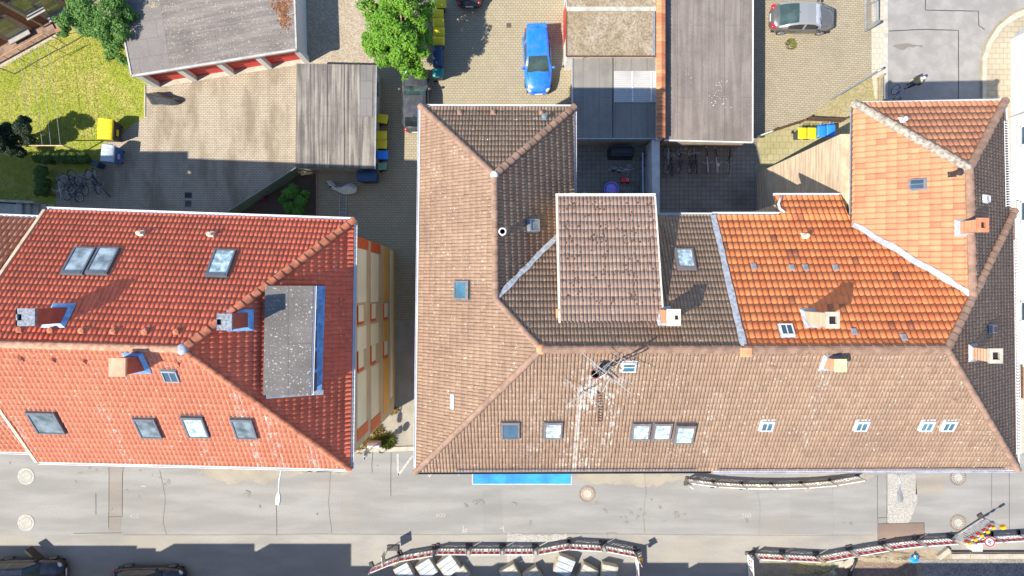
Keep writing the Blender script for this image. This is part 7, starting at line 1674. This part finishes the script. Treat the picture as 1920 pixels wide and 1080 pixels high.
rnd = random.Random(12)
kst = MB(); ks = thing('kerb_stone', (0, 0, 0), 'kerb stone', 'kerb stone'); kst.box((0, 0, 0.14), (1.0, 0.28, 0.28)); kst.build('stone', CONC_P, ks, local=True, bevel=0.02)
lab = ('pale kerb stone starting the row along the excavation edge', 'second pale kerb stone of the row along the excavation', 'pale kerb stone in the row under the white box', 'pale kerb stone in the row just past the white box', 'pale kerb stone in the row near the frame edge', 'pale kerb stone lying across the end of the row')
for i, (px, py, rz, l_) in enumerate(((1797, 1040, 1, 1.15), (1832, 1040, -1, 1.2), (1868, 1040, 1, 1.25), (1904, 1040, 0, 1.2), (1935, 1040, 1, 1.1), (1766, 1036, 38, 0.9))):
    o = ks if i == 0 else dup(ks); o.location = G(px, py); o.rotation_euler = (0, 0, R(rz)); o.scale = (l_, 1.2, 1); o['label'] = lab[i]; o['group'] = 'pale kerb stones laid out by the excavation'
pkl = MB(); pkl.tube([P3(G(1780, 1034), 0.14), P3(G(1990, 1034), 0.14)], 0.06, 6); tag(pkl.build('drain_pipe', mat_plain('dark_pipe', (0.14, 0.1, 0.09), 0.7), origin=G(1850, 1034)), 'long dark pipe lying behind the pale kerb stones', 'pipe')
bag = thing('blue_sack', G(1711, 1045), 'crumpled bright blue plastic sack at the edge of the pit', 'sack'); mb = MB(); c = G(1711, 1046); ell(mb, (c.x, c.y, 0.16), (0.3, 0.24, 0.2), 0.3, 12, 8)
mb.v = [v + Vector((rnd.uniform(-0.05, 0.05), rnd.uniform(-0.05, 0.05), rnd.uniform(-0.03, 0.06))) for v in mb.v]; mb.build('sack', mat_plain('sack_blue', (0.02, 0.3, 0.75), 0.4, 0.2, 6.0), bag); mb = MB(); mb.tube([(c.x - 0.02, c.y + 0.12, 0.25), (c.x - 0.05, c.y + 0.32, 0.32)], [0.1, 0.04], 8); mb.build('tied_neck', mat_plain('sack_pale', (0.5, 0.7, 0.85), 0.4), bag)
def heap(name, label, px, py, rx, ry, h, mat, seed, cat='heap'):
    c = G(px, py); rnd = random.Random(seed); mb = MB(); n, m_ = 28, 8; vs = []
    for i in range(m_ + 1):
        r = 1 - i / m_
        for k in range(n):
            a = 6.2832 * k / n; j = 1 + 0.22 * math.sin(3 * a + seed) + 0.12 * math.sin(7 * a + seed * 2)
            vs.append((c.x + rx * r * j * math.cos(a) + rnd.uniform(-0.04, 0.04), c.y + ry * r * j * math.sin(a) + rnd.uniform(-0.04, 0.04), h * (1 - r) ** 0.7 * rnd.uniform(0.75, 1.15) + 0.012))
    mb.add(vs, [(i * n + k, i * n + (k + 1) % n, (i + 1) * n + (k + 1) % n, (i + 1) * n + k) for i in range(m_) for k in range(n)])
    tag(mb.build(name, mat, origin=c, smooth=True), label, cat)
heap('gravel_heap', 'low heap of stony gravel at the corner of the excavation', 1535, 1070, 1.5, 1.0, 0.35, GRAVEL_Y, 5)
heap('sand_heap', 'pale yellow sand ridge below the rising barriers', 1640, 1042, 2.6, 0.35, 0.25, SAND, 6); heap('sand_heap', 'bright sand bank beside the blue sack', 1690, 1046, 1.3, 0.3, 0.22, SAND, 7)
pit = MB(); pit.prism([G(x, y).xy[:] for x, y in ((1725, 1049), (2000, 1048), (2000, 1140), (1735, 1140))], 0.02, 0.024); tag(pit.build('excavation_floor', ground_mat('grey_rubble', (0.27, 0.25, 0.23), (0.36, 0.33, 0.3), (0.14, 0.13, 0.12), 1.5, 8.0)), kind='structure')
pit = MB(); pit.prism([G(x, y).xy[:] for x, y in ((1560, 1058), (1640, 1046), (1716, 1050), (1728, 1140), (1560, 1140))], 0.026, 0.03); tag(pit.build('excavation_floor', ground_mat('brown_clay', (0.3, 0.22, 0.17), (0.24, 0.17, 0.13), (0.17, 0.12, 0.1), 1.6, 8.0)), kind='structure')
hp_ = MB(); hp_.tube([P3(G(x, y), 0.16) for x, y in ((1603, 1046), (1599, 1056), (1594, 1066), (1588, 1090))], 0.1, 8); tag(hp_.build('drain_pipe', BLACKP, origin=G(1597, 1060), smooth=True), 'short black pipe leading down from the barriers into the pit', 'pipe')
for px, py, s_, l in ((1570, 1056, 0.5, 'flat stone slab under the bend of the barriers'), (1590, 1053, 0.55, 'larger flat stone slab beside the black pipe'), (1556, 1074, 0.45, 'tilted pale slab beside the gravel heap')):
    mb = MB(); c = G(px, py); mb.box((c.x, c.y, 0.1), (s_ * 1.4, s_ * 0.8, 0.14), R(px % 40)); tag(mb.build('stone_slab', CONC_P, origin=c, bevel=0.02), l, 'slab')

# ---------------------------------------------------------------- wrecked aerials and steel pot on the brown roof
ae = thing('roof_aerial', on(1132, 690, pS), 'tangle of bent white television aerials on a mast over the brown roof', 'aerial')
f = on(1128, 692, pS); top = f + Vector((-0.05, 0.1, 3.3)); ALU = mat_plain('dull_aluminium', (0.5, 0.5, 0.48), 0.4, 0.1, metal=0.3)
mb = MB(); mb.tube([f - Vector((0, 0, 0.2)), top], 0.05, 6); mb.tube([f + Vector((0.25, 0.05, -0.2)), f + Vector((0.22, 0.05, 2.8))], 0.035, 6); mb.build('mast', RUST, ae)
def yagi(c, d, L_, k, wd, z=0.0):
    mb = MB(); d = Vector(d).normalized(); q = d.cross(Vector((0, 0, 1))).normalized(); c = Vector(c); mb.tube([c - d * L_ / 2, c + d * L_ / 2], 0.013, 5)
    for i in range(k): p = c + d * (L_ * (i / (k - 1) - 0.5)); w_ = wd * (0.7 + 0.5 * i / k); mb.tube([p - q * w_, p + q * w_], 0.006, 4)
    mb.build('aerial', ALU, ae)
yagi(f + Vector((-0.1, 0.1, 1.9)), (0.9, -0.75, 0.05), 2.4, 7, 0.26); yagi(f + Vector((0.05, 0.1, 2.4)), (0.5, 0.9, 0.0), 1.5, 7, 0.35); yagi(f + Vector((0.2, 0.0, 1.5)), (0.85, -0.4, 0.1), 1.7, 8, 0.28)
f2 = on(1088, 736, pS); mb = MB(); mb.tube([f2 - Vector((0, 0, 0.1)), f2 + Vector((-0.05, 0, 0.7))], 0.02, 5); mb.build('mast', ALU, ae); yagi(f2 + Vector((0.0, 0, 0.7)), (0.9, 0.55, 0), 1.5, 6, 0.4); yagi(f2 + Vector((0.05, 0.1, 0.55)), (0.8, -0.6, 0.0), 1.9, 3, 0.1)
mb = MB(); rn = random.Random(4)
for k in range(9):
    p = f + Vector((rn.uniform(-0.3, 0.3), rn.uniform(-0.2, 0.3), rn.uniform(0.3, 1.9))); mb.tube([p, p + Vector((rn.uniform(-0.6, 0.6), rn.uniform(-0.5, 0.4), -0.2)), p + Vector((rn.uniform(-0.7, 0.7), rn.uniform(-0.7, 0.3), -0.4))], 0.008, 4)
mb.build('cables', ALU, ae)
pt = thing('chimney_pot', on(1118, 696, pS), 'leaning sooty steel chimney pot with a rusty mouth below the aerials', 'chimney pot'); b0 = on(1126, 694, pS); t1 = b0 + Vector((-0.35, -0.02, 0.95))
mb = MB(); mb.tube([b0 - Vector((0, 0, 0.2)), b0 + Vector((0, 0, 0.2)), t1], [0.2, 0.2, 0.19], 18, caps=False); mb.build('pipe', mat_plain('blue_grey_steel_pot', (0.09, 0.12, 0.16), 0.45, 0.2), pt, smooth=True)
mb = MB(); dd_ = (t1 - b0).normalized(); mb.torus(t1, dd_, 0.19, 0.03, 20, 6); mb.build('rim', RUST, pt); mb = MB(); mb.tube([t1 - dd_ * 0.3, t1 - dd_ * 0.28], 0.185, 18); mb.build('bore', mat_plain('rusty_soot', (0.05, 0.02, 0.015), 0.9), pt)
mb = MB(); mb.tube([t1 + Vector((-0.3, -0.22, 0.0)), t1 + Vector((0.15, -0.2, -0.1)), t1 + Vector((0.4, -0.4, -0.4))], 0.015, 5); mb.build('guy_wire', REDP, pt)
a_, u_, n_ = frame_of(pS); rl = thing('roof_ladder', on(1124, 760, pS), 'short rusty roof ladder running down from the steel chimney pot', 'ladder')
for k in range(11):
    p = on(1124, 735 + k * 5.2, pS) + n_ * 0.1; ld = MB(); ld.box(p[:], (0.2, 0.035, 0.03), 0.0); ld.build('rung', RUST, rl)
for sx in (-0.09, 0.09):
    ld = MB(); ld.tube([on(1124, 734, pS) + n_ * 0.08 + Vector((sx, 0, 0)), on(1124, 788, pS) + n_ * 0.08 + Vector((sx, 0, 0))], 0.01, 5); ld.build('rail', RUST, rl)

# ---------------------------------------------------------------- person and bicycle in the shaded side road
picket('picket_fence', 'short bleached picket fence between planted strip and side road', (1643, 148), (1643, 196), 0.7, 16, mat_plain('bleached_picket', (0.4, 0.34, 0.22), 0.8, 0.2))
bike('n', 1669, 186, 78, 'dark bicycle parked in the shaded side road by the picket fence', 'bicycle beside the side road', 0.15)
def skin_mesh(name, verts, edges, radii, mat, parent, root=0, sub=2):
    me = bpy.data.meshes.new(name); me.from_pydata([tuple(v) for v in verts], edges, []); o = bpy.data.objects.new(name, me); COL.objects.link(o); me.materials.append(mat)
    o.parent = parent; ORIG[o.name] = ORIG[parent.name].copy()
    sk_ = o.modifiers.new('skin', 'SKIN'); sk_.use_smooth_shade = True
    for i, r_ in enumerate(radii):
        d_ = me.skin_vertices[0].data[i]; d_.radius = (r_, r_) if not isinstance(r_, tuple) else r_; d_.use_root = (i == root)
    sb = o.modifiers.new('sub', 'SUBSURF'); sb.levels = sub; sb.render_levels = sub
    return o
def person():
    c = G(1701, 162); t = thing('person', c, 'person in dark clothes and pale cap walking across the shaded side road', 'person', rz=R(200))
    SKIN = mat_plain('skin', (0.5, 0.3, 0.2), 0.6, 0.05); JACK = mat_plain('dark_green_jacket', (0.03, 0.045, 0.04), 0.8, 0.2); TROU = mat_plain('dark_trousers', (0.025, 0.028, 0.035), 0.85, 0.2); CAP = mat_plain('pale_cap', (0.6, 0.62, 0.62), 0.8, 0.08)
    V = [(0, 0, 0.92), (0, 0, 1.12), (0.01, 0, 1.36), (0.02, 0, 1.46), (0.03, 0, 1.53), (0.04, 0, 1.62), (0.04, 0, 1.70),
         (0.01, 0.19, 1.38), (-0.06, 0.24, 1.12), (0.06, 0.25, 0.9), (0.01, -0.19, 1.38), (0.1, -0.24, 1.13), (0.24, -0.22, 0.95),
         (0.03, 0.1, 0.86), (0.12, 0.1, 0.5), (0.08, 0.1, 0.1), (0.22, 0.1, 0.04), (-0.02, -0.1, 0.86), (-0.03, -0.1, 0.5), (-0.16, -0.1, 0.12), (-0.03, -0.1, 0.045)]
    E = [(0, 1), (1, 2), (2, 3), (3, 4), (4, 5), (5, 6), (2, 7), (7, 8), (8, 9), (2, 10), (10, 11), (11, 12), (0, 13), (13, 14), (14, 15), (15, 16), (0, 17), (17, 18), (18, 19), (19, 20)]
    Rr = [0.13, 0.12, 0.14, 0.06, 0.055, 0.095, 0.075, 0.065, 0.048, 0.034, 0.065, 0.048, 0.034, 0.085, 0.058, 0.04, 0.035, 0.085, 0.058, 0.04, 0.035]
    # fingers: five short unequal chains per hand
    for wi, sg in ((9, 1), (12, -1)):
        w_ = Vector(V[wi]); pi_ = len(V); V.append(tuple(w_ + Vector((0.03, 0, -0.07)))); E.append((wi, pi_)); Rr.append(0.032)
        for k, (dx, ln_) in enumerate(((-0.032, 0.06), (-0.011, 0.075), (0.011, 0.07), (0.032, 0.055))):
            a_ = len(V); b = Vector(V[pi_]); V.append(tuple(b + Vector((dx * 0.9, 0, -0.035)))); V.append(tuple(b + Vector((dx + 0.01, -sg * 0.015, -0.035 - ln_)))); E += [(pi_, a_), (a_, a_ + 1)]; Rr += [0.0095, 0.0085]
        a_ = len(V); V.append(tuple(w_ + Vector((0.06, -sg * 0.015, -0.07)))); V.append(tuple(w_ + Vector((0.08, -sg * 0.02, -0.11)))); E += [(pi_, a_), (a_, a_ + 1)]; Rr += [0.011, 0.009]
    skin_mesh('body', V, E, Rr, SKIN, t)
    J = [V[0], V[1], V[2], V[7], V[8], (0.03, 0.25, 0.95), V[10], V[11], (0.2, -0.225, 0.99)]
    skin_mesh('jacket', J, [(0, 1), (1, 2), (2, 3), (3, 4), (4, 5), (2, 6), (6, 7), (7, 8)], [(0.19, 0.16), 0.17, (0.17, 0.14), 0.085, 0.068, 0.056, 0.085, 0.068, 0.056], JACK, t)
    skin_mesh('trousers', [V[0], V[13], V[14], V[15], V[17], V[18], V[19]], [(0, 1), (1, 2), (2, 3), (0, 4), (4, 5), (5, 6)], [0.15, 0.105, 0.08, 0.062, 0.105, 0.08, 0.062], TROU, t)
    for a_, b in ((15, 16), (19, 20)):
        m_ = MB(); p = (Vector(V[a_]) + Vector(V[b])) / 2; ell(m_, (p.x, p.y, max(0.05, p.z - 0.02)), (0.14, 0.05, 0.05)); m_.build('shoe', BLACKP, t, local=True, smooth=True)
    m_ = MB(); ell(m_, (0.035, 0, 1.7), (0.115, 0.1, 0.075)); m_.prism([(0.08, -0.08), (0.2, -0.05), (0.2, 0.05), (0.08, 0.08)], 1.665, 1.685); m_.build('cap', CAP, t, local=True, smooth=True)
    m_ = MB(); ell(m_, (0.0, 0, 1.63), (0.09, 0.1, 0.08)); m_.build('hair', mat_plain('brown_hair', (0.06, 0.04, 0.025), 0.7), t, local=True, smooth=True)
    f_ = MB(); ell(f_, (0.135, 0, 1.59), (0.022, 0.014, 0.022)); f_.box((0.125, 0, 1.545), (0.012, 0.045, 0.01))
    for sg in (-1, 1): ell(f_, (0.12, sg * 0.033, 1.62), (0.012, 0.012, 0.009)); ell(f_, (0.045, sg * 0.1, 1.6), (0.02, 0.012, 0.03))
    f_.build('face', SKIN, t, local=True, smooth=True)
person()
bo = thing('leaning_boards', G(570, 325), 'pale timber boards stacked at the shed corner by the mesh fence', 'boards'); mb = MB()
for k in range(4): c = G(563 + 6 * k, 320 + 3 * k); mb.box((c.x, c.y, 0.25 + 0.12 * k), (0.75, 0.12, 0.05), R(-32 + 14 * k))
mb.build('plank', mat_plain('pale_timber', (0.55, 0.4, 0.22), 0.8, 0.2), bo)
